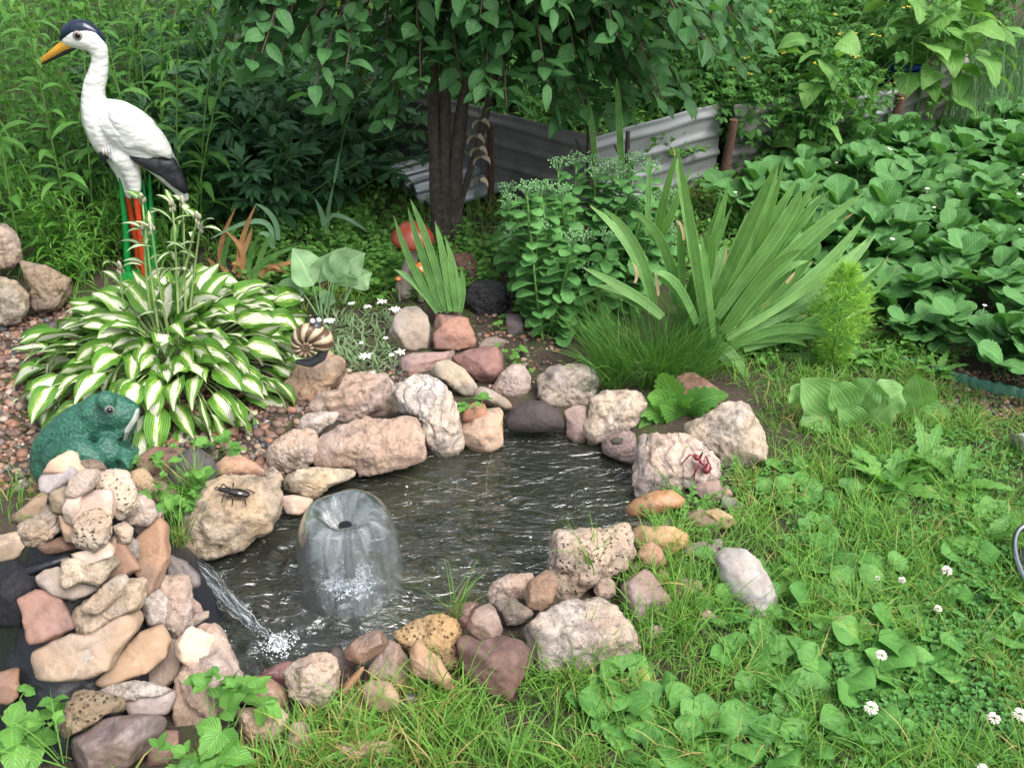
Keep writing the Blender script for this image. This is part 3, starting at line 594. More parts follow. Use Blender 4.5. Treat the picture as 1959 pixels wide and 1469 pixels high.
S('C',[(1630,350),(1680,310),(1760,345),(1850,410),(1890,460),(1840,490),(1740,450),(1640,400)],(.33,.27,.22),'smooth','thin grey-brown wedge stone above the square tan stone',.03)
S('C',[(1335,210),(1380,150),(1460,130),(1560,200),(1650,320),(1620,380),(1560,390),(1490,350),(1430,280),(1350,240)],(.38,.33,.25),'smooth','long greyish tan stone between the tall whitish rock and the maroon rock',.03)
S('D',[(270,430),(330,340),(400,295),(460,300),(500,370),(490,450),(420,520),(370,515),(300,470)],(.40,.30,.26),'gran','egg-shaped pink speckled stone behind the dark round stone',.0,'boulder',soft=1)
S('D',[(35,245),(150,200),(300,195),(335,230),(335,330),(260,420),(200,400),(110,320)],(.24,.115,.10),'smooth','angular maroon rock left of the speckled egg-shaped stone',.03)
S('C',[(1110,120),(1200,85),(1400,90),(1500,70),(1490,150),(1380,200),(1330,250),(1200,250),(1130,210)],(.33,.22,.21),'smooth','flat purplish rock below the cracked grey boulder',-.01)
S('G',[(1105,960),(1160,820),(1230,770),(1310,770),(1370,830),(1385,900),(1370,1050),(1260,1060),(1150,1040),(1100,990)],(.31,.27,.235),'smooth','cracked grey boulder beside the edelweiss flowers',.02,'boulder')
S('G',[(1390,940),(1480,860),(1540,835),(1620,840),(1670,980),(1665,1040),(1550,1050),(1400,1040)],(.36,.19,.15),'smooth','brick-red block in front of the small iris fan',.02)
S('G',[(1395,890),(1420,815),(1500,800),(1575,820),(1590,870),(1480,900),(1400,950)],(.30,.16,.14),'smooth','darker red block behind the brick-red block at the iris foot',.0)
S('D',[(190,190),(240,140),(300,135),(355,160),(340,200),(290,220),(210,215)],(.30,.23,.20),'gran','small round grey-pink stone behind the angular maroon rock',.0,'boulder',soft=1)
S('G',[(1590,680),(1660,610),(1760,600),(1860,640),(1870,750),(1840,880),(1740,900),(1640,860),(1590,780)],(.035,.037,.045),'lava','black porous lava boulder under the sedum',.0,'boulder')
S('G',[(1500,470),(1520,435),(1640,440),(1675,490),(1670,580),(1640,680),(1580,690),(1550,560)],(.16,.085,.07),'pit','dark red-brown brick standing behind the lava boulder',.04)
S('D',[(360,0),(450,10),(460,150),(380,165),(355,90)],(.12,.10,.10),'smooth','dark grey slate standing right of the lava boulder',.0)
S('D',[(540,360),(620,300),(800,295),(860,330),(895,400),(860,470),(820,545),(700,560),(600,540),(545,480)],(.50,.44,.40),'rough','grey-white rock in front of the grass tussock',.01)
S('D',[(345,620),(400,540),(490,500),(580,510),(650,560),(690,620),(690,670),(600,685),(500,680),(380,665)],(.060,.050,.055),'smooth','dark purplish rounded stone at the far end of the pond',.01,'boulder',soft=1)
S('D',[(695,560),(760,530),(825,540),(825,620),(810,740),(750,745),(705,710),(700,620)],(.32,.22,.19),'smooth','upright brown stone right of the dark rounded stone',.0)
S('D',[(790,650),(830,590),(860,480),(920,445),(1080,450),(1150,480),(1170,560),(1110,640),(1030,690),(940,710),(900,740),(850,765),(820,720)],(.58,.49,.41),'rough','cream-white rock left of the dandelion leaves',.02)
S('D',[(905,750),(950,700),(1040,680),(1100,690),(1110,790),(1090,885),(1010,850),(920,800)],(.26,.18,.16),'gran','dark brown stone at the waterline under the dandelion leaves',-.01)
S('D',[(955,730),(990,710),(1030,720),(1020,755),(970,755)],(.06,.065,.055),'smooth','tiny dark green pebble on the dark brown waterline stone',.05,'pebble',soft=1)
S('D',[(1120,760),(1140,700),(1230,690),(1400,700),(1500,770),(1560,840),(1590,920),(1560,1000),(1400,1010),(1300,1040),(1190,1050),(1100,1060),(1085,950),(1100,860)],(.57,.47,.43),'band','large whitish layered rock carrying the red ant figurine',.01)
S('D',[(1360,660),(1400,620),(1500,580),(1640,510),(1750,520),(1800,600),(1850,740),(1860,840),(1790,860),(1700,850),(1620,860),(1520,800),(1430,720)],(.54,.46,.38),'rough','pale jagged rock behind the layered rock at the lawn',.03)
S('D',[(1500,810),(1640,830),(1840,820),(1800,880),(1680,920),(1590,920),(1540,870)],(.22,.20,.15),'rough','grey base stone under the pale jagged rock',-.01)
S('D',[(1340,370),(1390,340),(1450,340),(1580,440),(1600,520),(1500,580),(1400,610),(1350,500)],(.26,.13,.085),'smooth','terracotta-brown flat slab behind the dandelion leaves',.0)
S('E',[(1045,210),(1090,160),(1220,120),(1310,115),(1380,170),(1380,220),(1280,240),(1180,270),(1090,265),(1050,240)],(.44,.21,.08),'wet','smooth orange stone jutting over the water at the right',.03,'boulder',soft=1)
S('E',[(1010,310),(1130,270),(1290,260),(1330,310),(1240,340),(1090,330)],(.16,.14,.15),'wet','dark grey slab at the waterline under the orange stone',-.01)
S('E',[(1390,240),(1480,220),(1560,250),(1600,310),(1580,360),(1470,400),(1410,350)],(.26,.18,.14),'smooth','grey-brown stone behind the ochre stone, grown over with weeds')
S('E',[(1490,230),(1580,215),(1650,260),(1690,310),(1600,340),(1550,300)],(.46,.31,.17),'smooth','tan stone at the lawn beside the grey-brown stone',.02)
S('E',[(1420,90),(1500,60),(1600,60),(1600,180),(1560,215),(1500,190)],(.27,.20,.19),'smooth','purple-brown stone just in front of the ant rock')
S('E',[(1600,140),(1680,160),(1760,230),(1740,270),(1660,250),(1600,210)],(.20,.18,.19),'smooth','long dark grey stone at the lawn edge right of the ant rock')
S('E',[(1590,100),(1640,90),(1665,145),(1610,165)],(.36,.24,.22),'smooth','small pink stone at the right foot of the ant rock',.01,'pebble',soft=1)
S('E',[(590,540),(620,470),(620,380),(650,340),(800,335),(900,345),(1060,310),(1085,350),(1085,420),(1110,470),(1080,540),(1040,590),(960,620),(860,660),(740,760),(620,770),(620,650)],(.52,.41,.33),'por','big rugged cream rock on the near right shore',.02)
S('E',[(1085,340),(1130,305),(1210,320),(1320,325),(1400,370),(1400,440),(1290,500),(1240,480),(1200,430),(1110,450),(1090,400)],(.47,.29,.12),'smooth','ochre-yellow stone right of the big rugged cream rock',.02)
S('E',[(1110,480),(1150,425),(1200,410),(1250,450),(1280,540),(1230,560),(1150,550)],(.40,.20,.13),'smooth','reddish pebble in front of the ochre-yellow stone',.04,'pebble',soft=1)
S('E',[(1040,610),(1070,550),(1120,515),(1150,545),(1100,590),(1060,630)],(.20,.14,.12),'wet','small dark brown pebble right of the rugged cream rock',.01,'pebble',soft=1)
S('E',[(1010,690),(1050,640),(1160,570),(1200,590),(1260,680),(1310,740),(1300,800),(1200,870),(1100,870),(1030,800)],(.26,.185,.17),'smooth','purple-brown angular rock right of the small pink lump',.01)
S('E',[(860,680),(890,620),(940,600),(985,650),(985,720),(940,750),(880,730)],(.50,.38,.32),'rough','small pink lump between the two big pale rocks',.02)
S('E',[(455,700),(490,640),(590,575),(640,600),(660,660),(620,760),(560,810),(480,790)],(.27,.17,.11),'smooth','brown angular cobble leaning on the rugged cream rock',.05)
S('E',[(250,700),(280,640),(370,600),(520,600),(490,680),(460,750),(350,760),(260,770)],(.53,.40,.34),'rough','light pink stone at the water left of the brown cobble')
S('E',[(290,740),(400,740),(470,790),(520,830),(440,890),(350,890),(310,820)],(.30,.25,.22),'rough','grey chipped stone in front of the light pink stone',.03)
S('E',[(130,890),(180,800),(260,765),(300,800),(335,920),(310,970),(200,975),(150,930)],(.28,.20,.16),'smooth','brown cube-like cobble on the dark red boulder',.07)
S('E',[(0,810),(60,770),(150,760),(200,770),(170,850),(120,920),(50,890)],(.20,.10,.09),'wet','wine-red stone behind the cube-like cobble at the water')
S('E',[(80,980),(120,930),(200,970),(330,960),(430,980),(500,1040),(510,1130),(430,1230),(370,1340),(280,1300),(160,1210),(100,1130)],(.17,.095,.08),'smooth','large dark red boulder on the near shore',.01,'boulder')
S('E',[(455,900),(560,820),(700,750),(860,745),(970,770),(1050,880),(1110,1000),(1090,1090),(900,1150),(700,1170),(540,1140),(480,1020)],(.50,.42,.37),'rough','large pale grey-pink rock in front of the rugged cream rock, half in grass',.0,'boulder')
S('E',[(1560,500),(1620,445),(1740,450),(1820,520),(1880,640),(1915,740),(1890,850),(1880,900),(1760,900),(1720,830),(1640,740),(1590,620)],(.36,.34,.34),'smooth','smooth blue-grey boulder among plantains on the lawn',.0,'boulder',soft=1)
S('E',[(1360,460),(1400,420),(1600,395),(1610,440),(1580,510),(1440,520)],(.48,.37,.35),'rough','flat pinkish stone left of the blue-grey boulder')
S('E',[(1470,820),(1520,795),(1570,840),(1560,880),(1490,880)],(.38,.27,.24),'smooth','small pink egg stone in the grass by the blue-grey boulder',.01,'pebble',soft=1)
S('E',[(1290,680),(1380,620),(1480,640),(1490,700),(1400,790),(1310,800)],(.36,.25,.18),'smooth','tan stone behind grass between the purple-brown and blue-grey rocks')
S('E',[(1150,920),(1220,890),(1290,920),(1260,1000),(1150,1010)],(.36,.31,.26),'rough','pale stone sunk in the grass right of the large pale rock')
S('E',[(1200,590),(1260,570),(1300,600),(1290,660),(1240,650)],(.30,.17,.11),'smooth','small brown stone under the reddish pebble',.01,'pebble')
S('F',[(1055,340),(1120,290),(1200,250),(1330,225),(1420,260),(1455,320),(1450,440),(1450,550),(1400,570),(1320,520),(1240,450),(1160,450),(1080,390)],(.50,.33,.14),'por','ochre porous rock on the near shore beside the dark red boulder',.01)
S('F',[(1160,450),(1210,345),(1250,400),(1330,480),(1390,590),(1415,670),(1370,680),(1270,610),(1180,570)],(.38,.24,.14),'smooth','long tan stone leaning against the ochre porous rock',.05,T=.7)
S('F',[(770,430),(850,360),(950,320),(1010,340),(1040,400),(990,450),(860,520),(790,480)],(.20,.12,.085),'wet','flat dark brown wet stone on top of the shore stones',.06,T=.6)
S('F',[(900,560),(960,470),(1040,375),(1100,400),(1150,490),(1165,600),(1110,680),(1010,640),(890,640)],(.25,.17,.14),'wet','wet grey-brown lumpy rock left of the leaning tan stone')
S('F',[(885,640),(940,600),(1050,620),(1090,690),(1085,770),(980,790),(890,740)],(.34,.24,.15),'smooth','round-topped tan stone in the grass below the wet lumpy rock',.03)
S('F',[(735,715),(780,620),(890,520),(900,540),(860,620),(790,690)],(.30,.16,.08),'smooth','thin brown sliver stone right of the white-topped block',.03,T=.9,soft=1)
S('F',[(435,550),(480,505),(600,455),(720,455),(755,560),(745,650),(700,740),(620,780),(530,740),(460,690)],(.55,.43,.35),'rough','white-topped pinkish block on the near shore',.03)
S('F',[(290,560),(380,520),(480,495),(470,560),(460,650),(380,640)],(.20,.09,.10),'wet','maroon wet rock behind the white-topped block',-.01)
S('F',[(220,640),(260,580),(330,575),(430,650),(460,720),(420,780),(320,750),(240,740)],(.28,.15,.09),'wet','rounded brown cobble left of the white-topped block',.01,'boulder',soft=1)
S('F',[(690,430),(750,410),(790,480),(850,520),(790,640),(740,640)],(.10,.065,.06),'wet','dark wet stone in the gap right of the white-topped block',-.01)
S('F',[(140,770),(300,745),(400,755),(460,830),(440,930),(330,970),(220,960),(180,850)],(.50,.34,.25),'gran','speckled pinkish rock at the bottom edge left of the grass')
S('F',[(480,850),(560,845),(610,920),(600,1010),(520,1030),(440,1000)],(.45,.33,.23),'gran','speckled tan stone buried in grass at the bottom edge')
S('F',[(700,980),(800,950),(1000,960),(1100,1000),(1080,1060),(760,1070)],(.40,.30,.20),'gran','flat stone sunk in the foreground grass')
S('F',[(1095,740),(1130,680),(1200,690),(1190,740),(1110,765)],(.07,.08,.095),'wet','small blue-black pebble under the wet lumpy rock',.02,'pebble',soft=1)
S('F',[(715,790),(800,700),(880,740),(890,840),(740,860)],(.40,.29,.24),'rough','pinkish stone in the grass left of the round-topped tan stone')
S('B',[(1470,400),(1560,340),(1690,380),(1760,560),(1830,800),(1860,960),(1600,1080),(1480,1200),(1290,1160),(1260,960),(1300,800),(1380,640)],(.44,.33,.28),'gran','big sloping speckled rock between the stone pile and the pond',.01,'boulder')
S('B',[(1500,440),(1680,490),(1670,590),(1630,700),(1650,830),(1510,815),(1500,740),(1560,560)],(.18,.17,.19),'smooth','blue-grey slate lying on the sloping speckled rock',.07,T=.5)
S('B',[(1330,500),(1440,390),(1610,480),(1570,580),(1490,745),(1330,600)],(.50,.38,.28),'smooth','cream wedge block overlapping the blue-grey slate',.10,T=.6)
S('B',[(1110,230),(1130,130),(1200,30),(1380,15),(1430,60),(1430,380),(1280,480),(1220,400)],(.46,.36,.32),'rough','tall pinkish-grey rock on the right side of the stone pile',.03)
S('B',[(1075,190),(1200,115),(1255,200),(1220,370),(1110,370),(1080,260)],(.56,.47,.42),'rough','small white-pink slab leaning on the tall pinkish rock',.07,T=.6)
S('B',[(515,270),(640,180),(800,100),(960,30),(1090,20),(1085,160),(1060,260),(900,330),(760,400),(640,470),(580,420),(570,350)],(.54,.44,.34),'rough','cream layered slab in the middle of the stone pile',.07,'flat_stone',.55)
S('B',[(590,265),(700,170),(780,80),(920,5),(955,60),(940,130),(840,200),(740,280),(660,260)],(.46,.38,.30),'rough','slanting grey-cream slab lying on the layered cream slab',.12,'flat_stone',.6)
S('B',[(235,560),(380,470),(560,420),(700,440),(1000,250),(1090,300),(1080,390),(900,610),(830,720),(640,790),(420,795),(245,780)],(.38,.285,.21),'smooth','wide tan slab low in the stone pile under the smooth grey one',.03,'flat_stone',.5)
S('B',[(530,570),(620,480),(780,400),(960,335),(995,380),(930,520),(780,600),(640,695),(550,680)],(.36,.32,.28),'smooth','smooth grey tongue-shaped stone on the wide tan slab',.075,'flat_stone',.6,1)
S('B',[(720,800),(880,620),(1050,450),(1200,390),(1270,490),(1235,620),(1100,720),(900,780),(800,815)],(.36,.25,.165),'smooth','orange-tan slab with a split edge in the stone pile',.045,'flat_stone',.55)
S('B',[(1000,790),(1200,650),(1270,500),(1320,490),(1360,640),(1340,750),(1240,830),(1100,840)],(.30,.235,.20),'smooth','grey-brown rounded slab behind the orange-tan slab',.01,'flat_stone')
S('B',[(150,170),(280,130),(440,125),(480,240),(540,390),(400,460),(240,500),(205,470),(190,300)],(.27,.15,.125),'smooth','squarish maroon stone on the left side of the stone pile',.04,'flat_stone',.6)
S('B',[(750,860),(840,800),(1000,795),(1180,830),(1275,880),(1220,910),(1080,910),(1000,930),(860,915),(760,890)],(.52,.45,.40),'rough','narrow pale slab near the foot of the stone pile',.07,'flat_stone')
S('B',[(930,930),(1080,905),(1290,880),(1290,960),(1240,1040),(1100,1050),(1000,1040)],(.36,.28,.26),'smooth','grey-pink slab directly under the narrow pale slab',.05,'flat_stone')
S('B',[(450,1050),(600,870),(760,890),(930,960),(920,1030),(780,1060),(660,1120),(500,1200),(460,1140)],(.27,.21,.14),'por','jagged olive-brown stone on the big maroon-grey boulder',.08)
S('B',[(510,1210),(660,1120),(800,1060),(1060,1040),(1230,1060),(1270,1100),(1240,1180),(1100,1360),(900,1480),(600,1480),(540,1340)],(.17,.125,.12),'wet','big maroon-grey boulder at the foot of the stone pile',.03,'boulder')
S('B',[(1130,1250),(1230,1180),(1330,1180),(1330,1300),(1250,1400),(1100,1420)],(.24,.14,.11),'smooth','reddish-brown stone at the bottom edge behind leaves')
S('B',[(-20,740),(150,700),(130,900),(60,960),(-20,940)],(.26,.14,.09),'smooth','rusty-brown stone at the left picture edge below the liner')
S('A',[(305,380),(360,300),(490,240),(545,260),(555,330),(600,390),(500,400),(400,380)],(.52,.37,.27),'smooth','pink-tan slab topping the stone pile against the frog',.09,'flat_stone')
S('A',[(560,300),(640,290),(710,310),(745,370),(680,400),(580,370)],(.34,.25,.17),'rough','small brown stone right of the pink-tan top slab',.05)
S('A',[(290,430),(340,370),(420,345),(540,360),(540,420),(440,480),(360,520),(300,500)],(.32,.28,.28),'smooth','mauve-grey slab below the pink-tan top slab',.08,'flat_stone')
S('A',[(470,500),(510,420),(600,370),(690,370),(700,430),(640,500),(530,550),(475,535)],(.50,.42,.39),'rough','pale oval stone near the top of the pile',.13,'flat_stone',.6,1)
S('A',[(700,390),(820,370),(900,390),(940,480),(960,600),(930,660),(820,700),(740,640),(690,520)],(.60,.50,.42),'pit','cream stone peppered with round holes at the pile top',.08)
S('A',[(355,450),(480,440),(520,520),(480,590),(430,660),(360,640),(350,540)],(.32,.25,.17),'smooth','olive-tan block on the upper left of the pile',.05)
S('A',[(440,640),(480,560),(600,530),(560,640),(520,750),(460,720)],(.46,.35,.27),'smooth','thin cream wedge beside the olive-tan block',.08)
S('A',[(500,680),(540,580),(640,530),(780,520),(790,600),(770,700),(640,740),(540,760)],(.46,.34,.29),'smooth','smooth pinkish slab above the pitted lump',.11,'flat_stone',.6)
S('A',[(510,860),(540,720),(620,660),(700,650),(780,700),(770,800),(740,900),(640,930),(560,900)],(.46,.36,.28),'pit','pitted tan lump in the middle of the pile top',.13)
S('A',[(900,390),(1020,355),(1070,420),(1130,530),(1110,580),(1040,580),(950,500)],(.50,.37,.23),'rough','golden-tan stone at the upper right of the pile',.05)
S('A',[(860,700),(950,610),(980,530),(1080,600),(1100,690),(1040,750),(940,745)],(.56,.46,.41),'rough','white-pink stone under the golden-tan stone',.07)
S('A',[(930,770),(1000,745),(1100,690),(1135,640),(1130,700),(1060,790),(980,825)],(.30,.24,.24),'smooth','mauve sliver under the white-pink stone',.02,'flat_stone')
S('A',[(1080,430),(1160,450),(1260,520),(1290,580),(1200,690),(1130,620),(1100,520)],(.32,.19,.17),'gran','red speckled stone right of the golden-tan stone',.0)
S('A',[(900,380),(1000,260),(1090,215),(1280,220),(1280,320),(1190,430),(1060,430)],(.24,.13,.09),'smooth','rust-brown wedge stone at the frog\'s feet')
S('A',[(1195,400),(1230,300),(1310,240),(1410,235),(1490,300),(1515,400),(1480,480),(1380,520),(1250,520),(1200,450)],(.085,.078,.082),'smooth','dark grey egg-shaped stone beside the beetle rock',.03,'boulder',soft=1)
S('P',[(338,1040),(345,990),(372,948),(405,912),(445,905),(500,912),(538,920),(545,950),(543,985),(520,1018),(480,1040),(450,1060),(413,1072),(370,1065)],(.52,.41,.28),'rough','large tan rock carrying the black beetle figurine',.01,'boulder')
S('A',[(960,1080),(970,900),(1000,830),(1110,710),(1180,760),(1170,980),(1100,1140),(1040,1240),(1010,1180)],(.33,.20,.13),'smooth','tall brown blade-like stone on the right of the pile',.06,'flat_stone',.6)
S('A',[(800,760),(880,730),(935,780),(910,870),(840,885)],(.55,.46,.38),'rough','little white stone left of the tall brown blade-like stone',.09)
S('A',[(870,890),(920,830),(980,880),(970,980),(920,970)],(.36,.32,.31),'rough','little grey stone left of the tall brown blade-like stone',.06)
S('A',[(760,880),(830,800),(810,960),(770,960)],(.40,.27,.18),'smooth','narrow tan stone behind the rusty triangular one',.05)
S('A',[(790,880),(880,890),(975,1060),(820,1120),(700,1150),(800,1040)],(.28,.17,.12),'smooth','rusty triangular stone in the middle of the pile',.07,'flat_stone')
S('A',[(510,950),(600,930),(760,880),(790,920),(780,980),(620,1030),(570,1005)],(.52,.43,.35),'smooth','thin cream slab under the pitted tan lump',.13,'flat_stone',.6)
S('A',[(440,1150),(460,980),(560,990),(640,1030),(790,975),(835,1020),(770,1090),(680,1175),(580,1140),(480,1185)],(.54,.43,.29),'rough','jagged cream slab below the thin cream slab',.11,'flat_stone',.55)
S('A',[(270,1120),(330,1070),(440,1050),(480,1150),(600,1170),(690,1190),(600,1250),(500,1270),(380,1240),(290,1170)],(.34,.28,.24),'smooth','grey-brown rounded slab under the jagged cream slab',.05,'flat_stone',.7,1)
S('A',[(135,740),(280,680),(330,620),(420,680),(430,780),(300,880),(190,890),(150,820)],(.42,.33,.25),'rough','wedge-shaped tan rock on the left flank of the pile',.02)
S('A',[(-10,830),(130,805),(150,860),(200,920),(100,980),(-10,1000)],(.42,.32,.23),'smooth','pale tan stone at the left picture edge',.0)
S('A',[(70,690),(200,600),(310,510),(340,600),(280,680),(140,750)],(.30,.21,.14),'smooth','brown stone behind the wedge-shaped tan rock')
S('A',[(420,690),(470,700),(530,780),(520,870),(450,860)],(.36,.25,.17),'smooth','narrow brown stone left of the pitted tan lump',.04)
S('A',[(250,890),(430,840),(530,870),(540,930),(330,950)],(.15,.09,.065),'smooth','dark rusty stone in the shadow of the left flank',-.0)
S('A',[(1110,1090),(1190,960),(1300,1010),(1380,1100),(1390,1160),(1340,1200),(1300,1140),(1140,1140)],(.17,.14,.13),'wet','dark wet slab that the waterfall slides over',.015,'flat_stone')
S('B',[(1430,150),(1500,220),(1520,280),(1440,300)],(.48,.35,.32),'rough','small pink stone right of the tall pinkish rock by the water',.0)
S('B',[(1430,300),(1560,270),(1560,320),(1440,390)],(.32,.25,.20),'smooth','thin brown chip under the small pink stone by the water',.02)
S('H',[(-60,200),(60,230),(110,300),(120,420),(60,470),(-60,460)],(.44,.34,.27),'rough','tall tan boulder at the left picture edge behind the gravel',.20,'boulder',rise=.0)
S('H',[(100,400),(270,450),(390,530),(390,620),(300,700),(160,690),(150,560)],(.34,.27,.20),'rough','brown-tan boulder left of the hosta at the gravel',.07,'boulder')
S('H',[(-60,470),(90,530),(160,600),(155,700),(80,780),(-60,770)],(.42,.36,.28),'rough','pale lower boulder at the left picture edge on the gravel',.06,'boulder')
SP = {}
for n_, (z, pts, col, kind, label, lift, nm, T, soft, rise) in enumerate(ST):
    r_ = random.Random(n_ * 7 + 3); px = zp(z, pts); A_ = 0; cx = cy = 0
    for a in range(len(px)):
        (x1, y1), (x2, y2) = px[a], px[(a + 1) % len(px)]; k = x1 * y2 - x2 * y1; A_ += k; cx += (x1 + x2) * k; cy += (y1 + y2) * k
    cx /= 3 * A_; cy /= 3 * A_; area = abs(A_) / 2
    rad = math.sqrt(area / math.pi) * 2.3 / FPX
    flat = nm == 'flat_stone'
    if z in 'AB' and area < 9000: px = [(cx + (x - cx) * 1.15, cy + (y - cy) * 1.15) for x, y in px]
    elif z in 'CDEFI': px = [(cx + (x - cx) * 1.05, cy + (y - cy) * 1.05) for x, y in px]
    C = hit(cx, cy, rise * rad * (.4 if flat else 1) + lift); sc = np.linalg.norm(C - CAM) / FPX; rad = math.sqrt(area / math.pi) * sc
    wax = CAM - C; wax /= np.linalg.norm(wax); P3 = []
    if flat: wax = np.array([r_.uniform(-.25, .25) + .1, r_.uniform(-.75, -.5), r_.uniform(.62, .85)]); wax /= np.linalg.norm(wax); T = .40; C = C - np.array([0, 0, rad * .1])
    for x, y in px:
        d = ray(x, y); P3.append(CAM + d * (((C - CAM) @ wax) / (d @ wax)))
    if soft: pl = []
    else:
        pl = [(Vector((r_.uniform(-.25, .25), r_.uniform(-.45, .1), 1)).normalized(), r_.uniform(.60, .74)), (Vector((r_.uniform(-.4, .4), -1, r_.uniform(0, .35))).normalized(), r_.uniform(.66, .8))]
        for _ in range(6):
            v = Vector((r_.uniform(-1, 1), r_.uniform(-1, .3), r_.uniform(-.3, 1))).normalized()
            if v.dot(Vector(wax)) > .25: pl.append((v, r_.uniform(.70, .88)))
        if kind in ('rough', 'band', 'por', 'pit', 'gran'):
            for _ in range(16): pl.append((Vector((r_.uniform(-1, 1), r_.uniform(-1, 1), r_.uniform(-.5, 1))).normalized(), r_.uniform(.82, .96)))
        if flat: pl = [(v, .88 + .12 * (f - .6)) for v, f in pl if v.dot(Vector(wax)) > .3][2:]
        pl = [(np.array(v), f) for v, f in pl]
    big = area > 3000; rough = kind in ('rough', 'band', 'por', 'pit', 'lava', 'gran')
    V, F = inflate(P3, C, wax, rad * T, p=(3.4 if soft else 6.5) if flat else (2.1 if soft else 3.6), sub=5 if big else 4, planes=pl, q=(30 if not rough else 22), amp=.035 if soft else (.11 if rough else .055),
                   freq=2.6, fine=.045 if rough else .012, seed=n_, sm=3 if soft else 1, pits=.006 if kind in ('por', 'pit') else 0)
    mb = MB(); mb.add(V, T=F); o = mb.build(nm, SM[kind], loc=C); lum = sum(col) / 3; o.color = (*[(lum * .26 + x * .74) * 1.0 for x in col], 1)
    g_ = 'flat stones stacked in the pile' if flat else ('pebbles and small stones of the pond edge' if nm == 'pebble' else 'rocks edging the pond')
    tag(o, label, 'stone' if nm != 'boulder' else 'boulder', g_); SP[label] = (C, rad, V)
SW = plain('straw', (.17, .15, .08), .6)
for pp, lb in (([(745, 905), (800, 918), (870, 935), (945, 950)], 'long pale grass stalk floating near the broad slab'), ([(940, 868), (932, 900), (930, 948)], 'short pale stalk floating across the long one')):
    m = MB(); tubes(m, np.array([at(x, y, WZ + .003) for x, y in pp]), .0006, 5); o = m.build('grass_stalk', SW, loc=at(*pp[0], WZ)); tag(o, lb, 'stalk')
# ---------------------------------------------------------------- gravel
def pebbles(region, n, smin, smax, seed, name, label, dens=None):
    r_ = np.random.default_rng(seed); m = MB(); V0, T0 = ico(2); xs = [p[0] for p in region]; ys = [p[1] for p in region]; k = 0
    W_ = [at(x, y)[:2] for x, y in region]; wx = [p[0] for p in W_]; wy = [p[1] for p in W_]
    while k < n:
        x, y = r_.uniform(min(wx), max(wx)), r_.uniform(min(wy), max(wy)); k += 1
        if not inpoly(x, y, W_) or inpoly(x, y, POND): continue
        s = smin + (smax - smin) * r_.random() ** 2.5; sh = np.array([1, r_.uniform(.6, 1), r_.uniform(.45, .75)]) * s
        a = r_.uniform(0, 6.28); V = V0 * (1 + .22 * vnoise(V0 * 1.6 + k * 3.1, 2))[:, None] * sh; c_, s_ = math.cos(a), math.sin(a)
        V = V @ np.array([[c_, -s_, 0], [s_, c_, 0], [0, 0, 1]]); m.add(V + (x, y, float(gnd(x, y)) + s * r_.uniform(0, .55)), T=T0, rn=(r_.random(), r_.random()))
    o = m.build(name, GRAV); return tag(o, label, 'gravel', kind='stuff')
g = G('gravel'); rn = g.n('UVMap', _uv_map='rnd'); s2 = g.n('SeparateXYZ', Vector=rn.outputs[0]); cr = g.n('ValToRGB'); g.t.links.new(s2.outputs[0], cr.inputs[0])
cols = [(0, (.10, .055, .04)), (.15, (.27, .15, .10)), (.3, (.16, .10, .08)), (.42, (.38, .27, .20)), (.55, (.21, .14, .11)), (.66, (.09, .095, .11)), (.76, (.34, .17, .11)), (.87, (.20, .17, .16)), (.96, (.50, .42, .34))]
cr.color_ramp.interpolation = 'CONSTANT'
while len(cr.color_ramp.elements) < len(cols): cr.color_ramp.elements.new(.5)
for e, (p_, c_) in zip(cr.color_ramp.elements, cols): e.position = p_; e.color = (*c_, 1)
ge = g.n('NewGeometry'); nz = g.noise(ge.outputs['Position'], 160, 5, .7); c = g.mix(g.ma('MULTIPLY', nz, .8), cr.outputs[0], g.mix(1.0, cr.outputs[0], (.5, .45, .42), 'MULTIPLY'))
p = g.n('BsdfPrincipled', Roughness=g.ma('MULTIPLY_ADD', s2.outputs[1], .4, .35), Normal=g.n('Bump', Strength=.4, Distance=.003, Height=nz).outputs[0]); g.i(p, 'Base Color', c); GRAV = g.fin(p)
pebbles([(-120,560),(160,590),(400,600),(620,760),(560,900),(300,930),(60,940),(-120,960)], 9000, .005, .017, 1, 'gravel', 'brown and pink river gravel around the hosta and frog')
pebbles([(640,690),(800,700),(780,760),(640,760)], 260, .004, .012, 2, 'gravel', 'little gravel between the edelweiss and the pond rocks')
pebbles([(1700,690),(1959,720),(1959,800),(1750,770)], 900, .004, .012, 3, 'gravel', 'gravel strip along the strawberry bed edging')
pebbles([(900,600),(1050,610),(1080,720),(940,760)], 400, .003, .012, 4, 'gravel', 'fine gravel behind the rocks beside the sedum')
